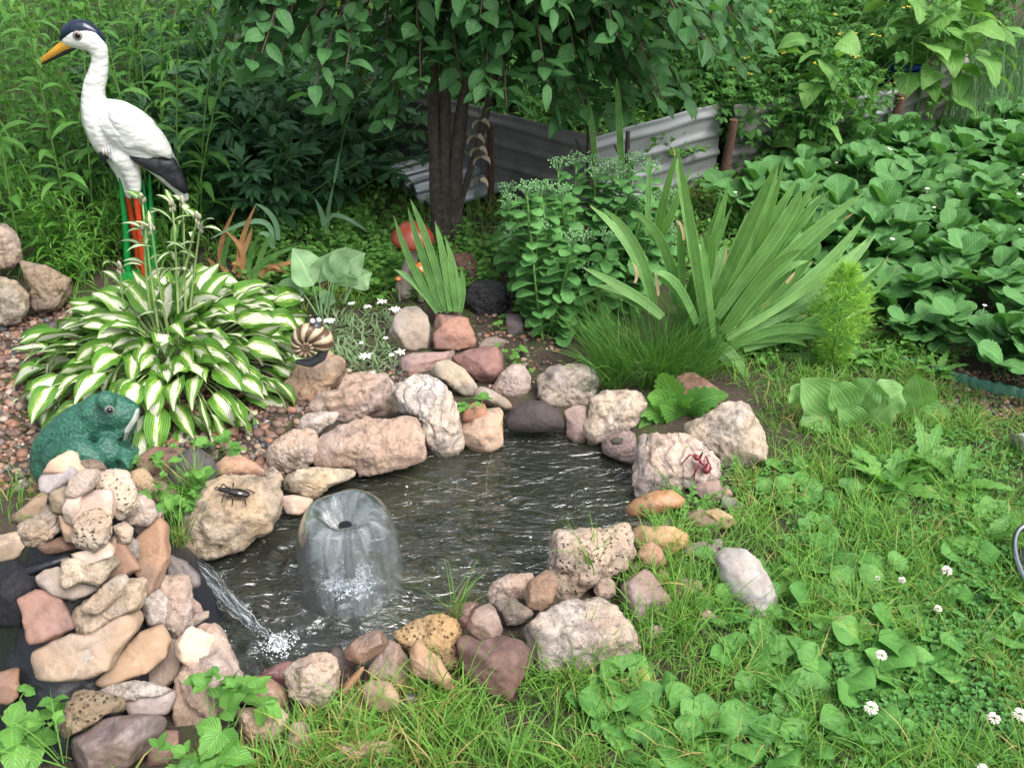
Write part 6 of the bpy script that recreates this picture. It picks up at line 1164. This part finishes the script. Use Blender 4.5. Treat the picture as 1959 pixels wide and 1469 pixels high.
# toothed-leaf herbs near the pile
HRB = dict(L=.062, W=.050, e0=.5, droop=.9, prof='ovate', ns=8, nu=5, fold=.18, tooth=.07, pet=.04, leaflets=SLF, wave=.03)
def herb(px, py, label, n, h, seed, s=1., lean=.7, lpn=2, rise=0.):
    b = hit(px, py, rise); hp = dict(HRB, L=HRB['L'] * s, W=HRB['W'] * s); return stems_plant('herb', label, 'weed', None, b, n, h, lean, LM['weed'], hp, seed=seed, spread=.02, r0=.0014, lpn=lpn, t0=.6, kind='comp')
herb(60, 1440, 'toothed-leaf weed in the bottom left corner', 5, .13, 1, 1.0, rise=.02); herb(410, 1440, 'toothed-leaf weed at the bottom edge under the sloping speckled rock', 7, .13, 2, 1.0, rise=.03)
herb(430, 1380, 'young toothed-leaf sprig against the sloping speckled rock', 2, .10, 3, .7, rise=.05); herb(395, 870, 'leafy sprig between the hosta and the dark egg-shaped stone', 4, .07, 4, .7, rise=.04)
herb(345, 990, 'leafy weed between the stone pile and the beetle rock', 12, .11, 5, .62, lpn=3, rise=.03); herb(285, 905, 'small cut-leaved sprig on the rust-brown wedge stone', 3, .04, 6, .5, rise=.05)
herb(905, 790, 'toothed green sprig over the small red-brown pebble', 3, .06, 7, .6, rise=.05); herb(970, 690, 'light green sprig beside the speckled egg-shaped stone', 4, .05, 8, .45); herb(1000, 720, 'creeping green sprig behind the dark rounded stone', 5, .05, 9, .4)
herb(955, 635, 'tiny green sprig at the lava boulder', 3, .05, 10, .4)
CHK = dict(L=.016, W=.011, e0=.3, droop=.6, prof='ovate', ns=3, nu=3, fold=.1)
for px, py, n, h, sd, rise_, lb in ((1330, 960, 24, .13, 11, .0, 'sprawling chickweed hanging over the orange stone'), (1300, 1000, 16, .08, 12, .03, 'chickweed between the orange and ochre stones'), (1420, 930, 20, .08, 13, .0, 'chickweed at the foot of the pale jagged rock'), (1290, 1060, 12, .10, 14, .0, 'thin chickweed over the ochre-yellow stone')):
    stems_plant('chickweed', lb, 'weed', None, hit(px, py, rise_), n, h, .9, LM['weed'], CHK, seed=sd, spread=.05, r0=.0008, lpn=16, t0=.15, droop=.6)
# ---- lawn and wild ground grass
def grass(name, label, region, dens, L, wd, lm, seed, zmax=None, e=(.8, 1.5), excl=()):
    r_ = RG(seed); W_ = np.array([at(x, y)[:2] for x, y in region]); lo, hi = W_.min(0), W_.max(0); n = int(dens * (hi - lo).prod()); x = r_.uniform(lo[0], hi[0], n); y = r_.uniform(lo[1], hi[1], n)
    k = inpoly(x, y, W_) & ~inpoly(x, y, POND)
    cl = vnoise(np.stack([x * 9, y * 9, 0 * x], 1), 5) + .6 * vnoise(np.stack([x * 25, y * 25, 0 * x], 1), 6); k &= r_.random(n) < np.clip(.62 + .55 * cl, .12, 1)
    for ex in excl: k &= ~inpoly(x, y, ex)
    x, y, cl = x[k], y[k], cl[k]; n = len(x); m = MB(); rn = np.stack([np.clip(.5 + .4 * cl + r_.normal(0, .25, n), 0, 1), np.clip(r_.random(n) * .93 + .22 * np.clip(vnoise(np.stack([x * 5, y * 5, 0 * x + 3], 1), 8), 0, 1), 0, 1)], 1)
    leaves(m, np.stack([x, y, gnd(x, y) - .004], 1), r_.uniform(0, 6.28, n), r_.uniform(*e, n), r_.uniform(.2, 1.7, n), L * r_.uniform(.45, 1.2, n) * (1 + .25 * cl), wd * r_.uniform(.7, 1.3, n), r_.uniform(-1, 1, n), prof='grass', ns=5, nu=2, rng=r_, rn=rn, fold=0)
    return tag(m.build(name, LM[lm]), label, 'grass', kind='stuff')
LAWN = [(360,1500),(500,1400),(650,1340),(790,1290),(900,1340),(990,1350),(1020,1270),(1200,1270),(1240,1160),(1400,1170),(1440,1010),(1400,960),(1410,880),(1470,840),(1430,740),(1560,690),(1700,690),(1800,745),(2040,770),(2200,1700),(300,1700)]
grass('grass', 'mixed green lawn grass around the near side of the pond', LAWN, 22000, .062, .0026, 'grass', 1)
grass('long_grass', 'longer grass tufts along the near pond edge', [(480,1500),(620,1400),(740,1340),(900,1320),(1040,1280),(1240,1200),(1330,1120),(1400,1180),(1180,1330),(1120,1500)], 9000, .12, .0030, 'grass', 2, e=(.9, 1.5))
grass('ground_grass', 'wild grass and weeds under the plum tree', [(430,560),(480,430),(700,330),(1100,300),(1500,300),(1560,420),(1300,470),(1000,420),(940,560),(880,590),(700,600),(560,600)], 7000, .08, .0032, 'grass', 3)
grass('ground_grass', 'wild grass behind the strawberry bed and left thicket', [(-300,560),(-300,300),(420,300),(440,560),(200,600)], 2500, .09, .0035, 'grass', 4)
grass('pond_edge_grass', 'sparse grass between the boulders on the right shore', [(1160,1160),(1230,1060),(1330,980),(1440,1000),(1400,1200),(1250,1250)], 12000, .11, .0024, 'grass', 6)
grass('bank_grass', 'grass and small weeds between the iris and the strawberry bed', [(1280,600),(1420,560),(1600,620),(1800,700),(1700,760),(1450,760),(1330,720)], 9000, .08, .003, 'grass', 8)
grass('tall_grass', 'tall thin grass blades growing through the plantains', [(1050,1500),(1250,1250),(1420,1000),(1480,860),(1959,800),(2150,1600)], 3600, .115, .0024, 'grass', 9, e=(.8, 1.45))
grass('gravel_grass', 'sparse grass beside the left flank of the stone pile', [(-60,900),(110,930),(80,1010),(-60,1060)], 5000, .07, .0025, 'grass', 7)
for k, (px, py, n, rise_, lb) in enumerate(((375, 950, 60, .05, 'grass tuft leaning on the dark grey egg-shaped stone'), (870, 1180, 30, .03, 'small grass tuft over the wine-red stone'), (345, 1040, 40, .0, 'grass tuft at the waterfall lip'), (1130, 1090, 26, .06, 'seeding grass stalks in front of the rugged cream rock'), (120, 1460, 8, .1, 'tall grass blades in front of the liner at the lower left'))):
    r_ = RG(500 + k); b = hit(px, py, rise_); m = MB(); leaves(m, b + np.c_[r_.normal(0, .012, (n, 2)), np.zeros(n)], r_.uniform(0, 6.28, n), r_.uniform(.9, 1.45, n), r_.uniform(.1, .9, n), r_.uniform(.08, .16, n) * (1.4 if k == 4 else 1), .0026, r_.uniform(-1, 1, n), prof='grass', ns=6, nu=2, rng=r_, fold=0)
    tag(m.build('grass_tuft', LM['grass'], loc=b), lb, 'grass tuft')
# ---------------------------------------------------------------- garden figures
def poly_solid(z, pts, y_, T, seed=0, p=2.6, amp=.03, sub=4, face=None, sm=2, fine=0., sc=1.):
    px = zp(z, pts); P3 = [pd(x, y, y_) for x, y in px]; C = np.mean(P3, 0); wax = np.array(face if face is not None else (0, -1., 0.)); wax = wax / np.linalg.norm(wax)
    if face is not None:
        P3 = []
        for x, y in px: d = ray(x, y); P3.append(CAM + d * (((C - CAM) @ wax) / (d @ wax)))
        C = np.mean(P3, 0)
    return inflate(P3, C, wax, T, p=p, sub=sub, amp=amp, seed=seed, sm=sm, fine=fine)
# stork: side-on statue, left-facing; spine traced in the plane y = YS
YS = 3.30; mpx = np.linalg.norm(pd(230, 250, YS) - CAM) / FPX
def OS(zx, zy, dy=0.): x, y = zp('O', [(zx, zy)])[0]; return pd(x, y, YS + dy)
def rz_(r): return r / 3.672 * mpx
stork = thing('stork_statue', 'tall painted stork statue with yellow beak standing behind the hosta', 'statue', pd(266, 520, YS) * (1, 1, 0))
m = MB()
chain(m, [OS(470, 290), OS(520, 270), OS(575, 258), OS(630, 268), OS(672, 310), OS(700, 370), OS(704, 440), OS(690, 520), OS(662, 600), OS(655, 680), OS(660, 760)], [rz_(q) for q in (34, 60, 82, 82, 68, 55, 54, 62, 68, 75, 84)], sq=(1, .85, 1))
chain(m, [OS(672, 760), OS(700, 850), OS(730, 950), OS(752, 1040), OS(752, 1110)], [rz_(q) for q in (90, 112, 104, 72, 34)], sq=(1, 1.0, 1))
chain(m, [OS(770, 810), OS(860, 870), OS(960, 950), OS(1050, 1040), OS(1140, 1150), OS(1230, 1270), OS(1300, 1390)], [rz_(q) for q in (105, 148, 150, 128, 98, 66, 26)], sq=(1, 1.0, 1))
for dy, kx in ((-.025, 1), (.035, .8)):
    chain(m, [OS(870 + (1 - kx) * -180, 1100, dy), OS(925 + (1 - kx) * -260, 1210, dy), OS(945 + (1 - kx) * -260, 1310, dy), OS(958 + (1 - kx) * -260, 1375, dy)], [rz_(q) for q in (88, 62, 48, 26)], sq=(1, .8, 1))
g = G('white_painted_plumage'); ge = g.n('TexCoord'); vo = g.n('TexVoronoi', Scale=34.0); mp = g.n('Mapping'); g.t.links.new(ge.outputs['Object'], mp.inputs[0]); mp.inputs['Rotation'].default_value = (0, R(-38), 0); mp.inputs['Scale'].default_value = (.8, 1, 1.7); g.t.links.new(mp.outputs[0], vo.inputs['Vector'])
nz = g.noise(ge.outputs['Object'], 14, 5); c = g.mix(g.ma('MULTIPLY', g.ramp(nz, .45, .7), .45), (.80, .81, .80), (.58, .57, .55)); sf = g.mix(g.ramp(nz, .5, .7), (.7, .72, .74), (.45, .43, .40))
p = g.n('BsdfPrincipled', Roughness=.32, Normal=g.n('Bump', Strength=.7, Distance=.005, Height=g.ma('SUBTRACT', g.ma('MULTIPLY', nz, .6), vo.outputs['Distance'])).outputs[0]); g.i(p, 'Base Color', c); WPL = g.fin(p)
body = bake(m, 'body', WPL, stork, voxel=.0045, smooth=5)
BLK = plain('black_paint', (.012, .013, .018), .35, .5, .5, 50, .4, mottle=(.06, .06, .07)); YB = plain('beak_yellow', (.60, .32, .035), .35, .5, .3, 40, .35, mottle=(.35, .12, .02)); ORG = plain('orange_paint', (.50, .035, .015), .35, .5, .4, 30, .5, mottle=(.66, .16, .03)); GRN = plain('green_paint', (.01, .30, .06), .35, .5, .3, 30, .5, mottle=(.005, .14, .03)); NAVY = plain('navy_paint', (.012, .022, .055), .22, .6, .4, 60, .4)
def part(name, mat, parent, *solids):
    m = MB()
    for V, F in solids: m.add(V, T=F)
    return m.build(name, mat, parent)
m = MB(); chain(m, [OS(438, 268), OS(480, 225), OS(540, 200), OS(600, 205), OS(660, 235), OS(705, 275), OS(735, 310)], [rz_(q) for q in (22, 46, 58, 56, 44, 30, 10)], sq=(1, .95, .95)); bake(m, 'black_crown', NAVY, stork, voxel=.003, smooth=4)
m = MB(); chain(m, [OS(505, 300), OS(440, 330), OS(350, 390), OS(285, 432), OS(250, 450)], [rz_(q) for q in (38, 31, 22, 15, 7)], sq=(1, .7, 1)); m.build('upper_beak', YB, stork)
m = MB(); chain(m, [OS(510, 330), OS(430, 375), OS(350, 418), OS(290, 450)], [rz_(q) for q in (24, 20, 14, 6)], sq=(1, .65, 1)); m.build('lower_beak', BLK, stork)
m = MB(); ball(m, OS(546, 252, -.0345), np.array([1, .6, 1]) * rz_(20), 3); m.build('eye', plain('eye_gloss', (.01, .008, .006), .08, .8), stork)
m = MB(); ball(m, OS(546, 252, -.0315), np.array([1, .5, 1]) * rz_(30), 3); m.build('eye_ring', plain('eye_ring', (.28, .24, .22), .5), stork)
for sg, nm_ in ((-1, 'near'), (1, 'far')):
    part('wing', WPL, stork, poly_solid('O', [(760, 760), (870, 715), (970, 755), (1060, 840), (1140, 940), (1195, 1040), (1222, 1135), (1175, 1110), (1110, 1120), (1040, 1075), (960, 1045), (870, 1035), (790, 940)], YS + sg * rz_(88), rz_(78), 1, p=2.1, amp=.03))
    part('black_flight_feathers', BLK, stork, poly_solid('O', [(865, 1025), (980, 1030), (1110, 1080), (1232, 1120), (1295, 1270), (1338, 1395), (1270, 1350), (1150, 1245), (1020, 1175), (920, 1110)], YS + sg * rz_(72), rz_(60), 2, p=2.1, amp=.05))
for dx in (0, 1, 2): pass
part('breast_feathers', BLK, stork, poly_solid('O', [(690, 1055), (745, 1020), (800, 1050), (790, 1095), (745, 1150), (712, 1120)], YS - rz_(20), rz_(66), 3, p=2.0))
for k in range(5): m = MB(); chain(m, [OS(715 + 22 * k, 990 + 10 * k, -rz_(68)), OS(728 + 20 * k, 1070, -rz_(80)), OS(742 + 14 * k, 1140 - 6 * k, -rz_(50))], [rz_(9), rz_(8), rz_(3)]); m.build('feather_tip', WPL, stork)
def PS(x, y, dy=0.): return pd(x, y, YS + dy)
for pts_, dy in (([(261, 372), (264, 400), (268, 450), (273, 500), (276, 540)], -.02), ([(243, 372), (252, 420), (262, 470), (266, 540)], .04)):
    m = MB(); chain(m, [PS(x, y, dy) for x, y in pts_], np.linspace(.0115, .0095, len(pts_))); bake(m, 'leg', ORG, stork, voxel=.003, smooth=3)
for pts_ in ([(228, 318), (232, 360), (240, 430), (246, 540)], [(286, 335), (288, 380), (293, 450), (296, 540)], [(274, 345), (280, 420), (284, 540)]):
    m = MB(); chain(m, [PS(x, y, .02) for x, y in pts_], np.linspace(.005, .014, len(pts_))); m.build('reed_support', GRN, stork)
m = MB(); ball(m, PS(268, 545, 0), (.11, .09, .05), 4); m.build('base', GRN, stork)
# frog
YF = 2.10; fs = np.linalg.norm(pd(160, 850, YF) - CAM) / FPX; frog = thing('frog_statue', 'large dark green frog statue on the gravel behind the stone pile', 'statue', pd(165, 905, YF) * (1, 1, 0))
def PF_(x, y, dy=0.): return pd(x, y, YF + dy)
m = MB()
def fb(x, y, rx, rz, dy=0., ry=None): ball(m, PF_(x, y, dy), (rx * fs, (ry or rx) * fs, rz * fs), 4)
chain(m, [PF_(90, 890), PF_(105, 862), PF_(135, 838), PF_(165, 815), PF_(195, 800)], [q * fs for q in (30, 42, 48, 44, 36)], sq=(1, 1.15, 1))
fb(150, 868, 62, 40, 0, 58); fb(120, 880, 52, 40, 0, 60); fb(200, 845, 38, 42, 0, 44)
chain(m, [PF_(190, 790), PF_(215, 788), PF_(238, 790), PF_(254, 788)], [q * fs for q in (36, 34, 26, 14)], sq=(1, 1.15, .95)); fb(232, 812, 26, 22, 0, 34); fb(222, 835, 26, 30, 0, 34)
for dy in (-.045, .045): fb(203, 766, 18, 17, dy)
for dy in (-.065, .065): chain(m, [PF_(205, 850, dy), PF_(212, 872, dy * 1.25), PF_(216, 895, dy * 1.3), PF_(238, 900, dy * 1.3)], [q * fs for q in (19, 17, 13, 9)])
chain(m, [PF_(110, 880, -.07), PF_(150, 862, -.10), PF_(185, 880, -.11), PF_(150, 905, -.11), PF_(190, 912, -.12)], [q * fs for q in (28, 26, 20, 16, 12)])
for dy, bx, by_ in ((-.075, 232, 868), (.05, 244, 862)):
    for k in range(4): chain(m, [PF_(bx - 14, by_ - 6 + 3 * k, dy), PF_(bx + 6, by_ - 8 + 7 * k, dy - .012 * k), PF_(bx + 20 - 2 * k, by_ - 2 + 10 * k, dy - .014 * k)], [q * fs for q in (9, 5.5, 4.5)])
g = G('frog_skin'); tc = g.n('TexCoord'); vo = g.n('TexVoronoi', Scale=120.0); g.t.links.new(tc.outputs['Object'], vo.inputs['Vector']); nz = g.noise(tc.outputs['Object'], 130, 4, .7); n0 = g.noise(tc.outputs['Object'], 9, 3); c = g.mix(g.ramp(n0, .35, .65), (.016, .085, .062), (.03, .14, .085)); c = g.mix(g.ma('MULTIPLY', g.ramp(nz, .50, .62), .5), c, (.08, .26, .16)); c = g.mix(g.ma('MULTIPLY', g.ramp(vo.outputs['Distance'], .4, .7), .5), c, (.012, .05, .045))
p = g.n('BsdfPrincipled', Roughness=.5, Normal=g.n('Bump', Strength=.7, Distance=.003, Height=g.ma('SUBTRACT', nz, vo.outputs['Distance'])).outputs[0]); g.i(p, 'Base Color', c); bake(m, 'body', g.fin(p), frog, voxel=.004, smooth=9, disp=lambda co: .0006 * vnoise(co * 130, 3))
for dy in (-.062, .062):
    m = MB(); ball(m, PF_(209, 784 - (14 if dy > 0 else 0), dy * 1.12), (9 * fs, 6 * fs, 8 * fs), 3); eo = m.build('eye', plain('frog_eye', (.16, .17, .15), .12, .8), frog)
    m = MB(); ball(m, PF_(210, 784 - (14 if dy > 0 else 0), dy * 1.12 + (-.005 if dy < 0 else .005)), (5 * fs, 5 * fs, 4.5 * fs), 3); m.build('pupil', plain('pupil', (.004, .004, .004), .08, .8), eo)
m = MB(); chain(m, [PF_(262, 786, -.012), PF_(258, 800, -.018), PF_(246, 818, -.022), PF_(240, 836, -.02)], [q * fs for q in (3, 5.5, 6, 4)], sq=(1, 2.6, 1)); m.build('pale_throat', plain('frog_throat', (.42, .46, .42), .45, var=.4), frog)
# snail
C = hit(588, 655, .0); yS = at(590, 700, .115)[1]; ss = np.linalg.norm(pd(590, 655, yS) - CAM) / FPX; snail = thing('snail_figurine', 'brown striped snail figurine on the tan rock', 'figurine', pd(590, 690, yS))
def PN(x, y, dy=0.): return pd(x, y, yS + dy)
m = MB(); th = np.linspace(0, 2 * math.pi * 2.75, 150); rr = 37 * np.exp(-.19 * th) * ss; cc = PN(588, 657); tr_ = rr * .46
Pc = np.stack([cc[0] + rr * .62 * 1.25 * np.cos(th + .2) , cc[1] - .03 * (1 - np.exp(-.19 * th)) * 1.0, cc[2] + rr * .62 * 1.45 * np.sin(th + .2)], 1)
for P_, r_1 in zip(Pc[::2], (rr * .60)[::2]): ball(m, P_, (r_1, r_1 * 1.05, r_1), 2)
g = G('snail_shell'); tc = g.n('TexCoord'); sx = g.n('SeparateXYZ', Vector=tc.outputs['Object']); o_ = Vector(cc - wloc(snail)); dx_ = g.ma('SUBTRACT', sx.outputs[0], float(o_.x)); dz_ = g.ma('SUBTRACT', sx.outputs[2], float(o_.z)); an = g.ma('ARCTAN2', dz_, dx_); rr2 = g.ma('SQRT', g.ma('ADD', g.ma('MULTIPLY', dx_, dx_), g.ma('MULTIPLY', dz_, dz_)))
st = g.ma('SINE', g.ma('MULTIPLY_ADD', an, 11.0, g.ma('MULTIPLY', rr2, 60.0))); c = g.mix(g.ramp(st, -.3, .5), (.10, .06, .035), (.46, .38, .25)); c = g.mix(g.ramp(rr2, .022, .012), c, (.16, .10, .06)); p = g.n('BsdfPrincipled', Roughness=.3, Normal=g.n('Bump', Strength=.5, Distance=.004, Height=st).outputs[0]); g.i(p, 'Base Color', c); m.build('shell', g.fin(p), snail)
m = MB(); chain(m, [PN(570, 692), PN(595, 694), PN(615, 682), PN(622, 660), PN(614, 636), PN(604, 624)], [q * ss for q in (5, 9, 10, 10, 10, 9)], sq=(1, 1.3, 1)); SNB = plain('snail_grey', (.05, .055, .065), .35, .5, .6, 60, .4); bake(m, 'body', SNB, snail, voxel=.002, smooth=3)
for x, y, dy in ((598, 614, -.01), (610, 612, .012)):
    m = MB(); tubes(m, np.array([PN(604, 624), PN(x, y, dy)]), .0022, 6); s_ = m.build('eye_stalk', SNB, snail); m = MB(); ball(m, PN(x, y, dy), (4.6 * ss,) * 3, 3); m.build('eye', WHITEP, s_)
# mushrooms
CAP = plain('mushroom_cap', (.17, .026, .016), .3, .4, .2, 14, .5, mottle=(.25, .08, .04), coat=.15); STK = plain('mushroom_stem', (.38, .32, .28), .6, .4, .5, 30, .5); GIL = plain('cap_rim', (.55, .45, .36), .6)
def lathe(m, c, prof_, k=40, tilt=None):
    P = np.array(prof_, float); th = np.arange(k) * 2 * math.pi / k; V = np.stack([P[:, :1] * np.cos(th), P[:, :1] * np.sin(th), P[:, 1:] + 0 * th], -1); V = V.reshape(-1, 3)
    if tilt: V = V @ np.array(tilt.to_matrix()).T
    i, j = np.meshgrid(np.arange(len(P) - 1), np.arange(k), indexing='ij'); i = i.ravel(); j = j.ravel(); j2 = (j + 1) % k; m.add(V + c, np.stack([i * k + j, i * k + j2, (i + 1) * k + j2, (i + 1) * k + j], 1))
from mathutils import Euler
yM = G0(783, 565)[1]; sm_ = np.linalg.norm(pd(790, 450, yM) - CAM) / FPX; mush = thing('mushroom_figure', 'large red-brown capped mushroom figure with a thick pale stem near the plum trunk', 'figurine', G0(783, 565))
cc = pd(789, 452, yM); m = MB(); rC = 42 * sm_; lathe(m, cc, [(0, .62 * rC), (.25 * rC, .60 * rC), (.5 * rC, .50 * rC), (.75 * rC, .30 * rC), (.93 * rC, .06 * rC), (1.0 * rC, -.10 * rC), (.97 * rC, -.16 * rC)], tilt=Euler((R(8), R(4), 0))); m.build('cap', CAP, mush)
m = MB(); lathe(m, cc, [(.97 * rC, -.16 * rC), (.9 * rC, -.20 * rC), (.5 * rC, -.10 * rC), (.2 * rC, -.05 * rC), (0, 0)], tilt=Euler((R(8), R(4), 0))); m.build('cap_underside', GIL, mush)
m = MB(); chain(m, [cc - (0, 0, .02), pd(788, 490, yM), pd(780, 530, yM), pd(775, 555, yM)], [q * sm_ for q in (11, 12, 17, 21)]); bake(m, 'stem', STK, mush, voxel=.003, smooth=3)
for x, y, r_1, lb in ((803, 515, 17, 'small orange-capped mushroom figure at the foot of the big one'), (762, 534, 7, 'tiny red-capped mushroom left of the big mushroom stem')):
    b = pd(x, y, yM - .04); t = thing('mushroom_figure', lb, 'figurine', b * (1, 1, 0)); q = r_1 * sm_; m = MB(); lathe(m, b, [(0, .8 * q), (.5 * q, .65 * q), (.9 * q, .2 * q), (q, -.1 * q), (.6 * q, -.15 * q), (0, 0)]); m.build('cap', plain('orange_cap', (.50, .14, .03), .25, .5, var=.4, mottle=(.6, .3, .1)), t); m = MB(); tubes(m, np.array([b, b * (1, 1, 0)]), q * .35, 10); m.build('stem', STK, t)
# beetle on the tan rock
def surf(px, py, label):
    C, rad, V = SP[label]; d = ray(px, py); d = d / np.linalg.norm(d); rel = V - CAM; t = rel @ d; off = np.linalg.norm(rel - t[:, None] * d, axis=1); k = off < .012
    return CAM + d * (t[k].min() if k.any() else t[np.argmin(off)])
BT = plain('beetle_shell', (.016, .008, .008), .14, .7, .2, 60, .3, coat=.5); lab = 'large tan rock carrying the black beetle figurine'
bt = thing('beetle_figurine', 'shiny black beetle figurine on the large tan rock', 'figurine', surf(452, 948, lab)); up = np.array([0, -.25, .97])
def bp_(x, y, h=0.): return surf(x, y, lab) + up * h
m = MB(); chain(m, [bp_(472, 951, .010), bp_(460, 950, .014), bp_(446, 947, .013)], [.010, .013, .010], sq=(1, 1, .75)); chain(m, [bp_(438, 944, .012), bp_(432, 943, .011)], [.009, .008], sq=(1, 1, .8)); chain(m, [bp_(427, 942, .010), bp_(422, 941, .009)], [.006, .005]); bake(m, 'body', BT, bt, voxel=.0014, smooth=2)
for a_, b_, c_ in (((440, 940), (430, 934), (417, 937)), ((447, 940), (449, 932), (447, 928)), ((462, 943), (475, 944), (488, 943)), ((440, 950), (430, 957), (424, 962)), ((450, 955), (448, 962), (444, 968)), ((464, 956), (470, 961), (471, 968))):
    m = MB(); tubes(m, np.array([bp_(*a_, .009), bp_(*b_, .016), bp_(*c_, .001)]), [.0022, .0018, .0014], 6); m.build('leg', BT, bt)
for dy_ in (-3, 3): m = MB(); tubes(m, np.array([bp_(422, 941, .009), bp_(417, 941 + dy_, .012), bp_(412, 940 + dy_ / 3, .010)]), .0013, 5); m.build('horn', BT, bt)
# red ant
lab2 = 'large whitish layered rock carrying the red ant figurine'; AN = plain('ant_red', (.16, .014, .025), .25, .6, .2, 60, .3, coat=.3); ant = thing('ant_figurine', 'red ant figurine on the large layered whitish rock', 'figurine', surf(1340, 900, lab2))
def ap(x, y, h=0.): return surf(*zp('D', [(x, y)])[0], lab2) + up * h
m = MB(); chain(m, [ap(1505, 925, .016), ap(1515, 905, .020)], [.011, .008]); chain(m, [ap(1485, 890, .018), ap(1472, 875, .018)], [.005, .005]); chain(m, [ap(1450, 860, .020), ap(1440, 850, .020)], [.008, .006]); bake(m, 'body', AN, ant, voxel=.0013, smooth=2)
for a_, b_, c_ in (((1470, 880), (1440, 905), (1440, 965)), ((1478, 885), (1455, 925), (1425, 950)), ((1485, 885), (1510, 880), (1540, 900)), ((1470, 870), (1480, 840), (1465, 838)), ((1440, 852), (1410, 850), (1365, 872)), ((1485, 890), (1500, 860), (1530, 885))):
    m = MB(); tubes(m, np.array([ap(*a_, .016), ap(*b_, .026), ap(*c_, .002)]), [.0026, .0022, .0016], 6); m.build('leg', AN, ant)
# chrome ring and pale stone at the right picture edge
b = at(1992, 1095, .04); t = thing('metal_ring', 'shiny metal ring lying in the grass at the right picture edge', 'ring', b * (1, 1, 0)); th = np.linspace(0, 2 * math.pi, 49)
m = MB(); tubes(m, b + np.stack([.055 * np.cos(th), .10 * np.sin(th), .02 + .03 * np.sin(th)], 1), .0065, 12); m.build('rim', plain('chrome', (.28, .30, .33), .15, .5, metal=1.0), t); m = MB(); ball(m, b + (0, 0, .0), (.045, .085, .012), 3); m.build('hub', plain('dark_rubber', (.02, .02, .025), .5), t)
V, F = poly_solid('M', [(1775, 425), (1830, 415), (1900, 430), (1910, 560), (1840, 590), (1810, 520)], at(1960, 870)[1], .05, 9, face=(0, -.8, .6), fine=.03); m = MB(); m.add(V, T=F); c_ = V.mean(0); o = m.build('rock', SM['rough'], loc=c_); o.color = (.70, .66, .60, 1); tag(o, 'pale stone at the right picture edge above the metal ring', 'stone')
# lawn carrying on outside the picture
r_ = RG(990); n = 60000; x = r_.uniform(-3.6, 3.6, n); y = r_.uniform(-.3, 5.2, n); z = 0 * x; px, py = proj(np.stack([x, y, z], 1)); dep = y * math.cos(PITCH) + CAMZ * math.sin(PITCH)
k = ((px < -60) | (px > 2020) | (py > 1500) | (dep < .2)) & ~((x < -1.0) & (y > 1.9) & (y < 3.0) & (px > -200)); x, y = x[k], y[k]; n = len(x); m = MB()
leaves(m, np.stack([x, y, gnd(x, y) - .004], 1), r_.uniform(0, 6.28, n), r_.uniform(.8, 1.5, n), r_.uniform(.3, 1.6, n), .08 * r_.uniform(.5, 1.2, n), .005, r_.uniform(-1, 1, n), prof='grass', ns=3, nu=2, rng=r_, fold=0)
tag(m.build('outer_grass', LM['grass']), 'lawn grass spreading beyond the garden bed', 'grass', kind='stuff')
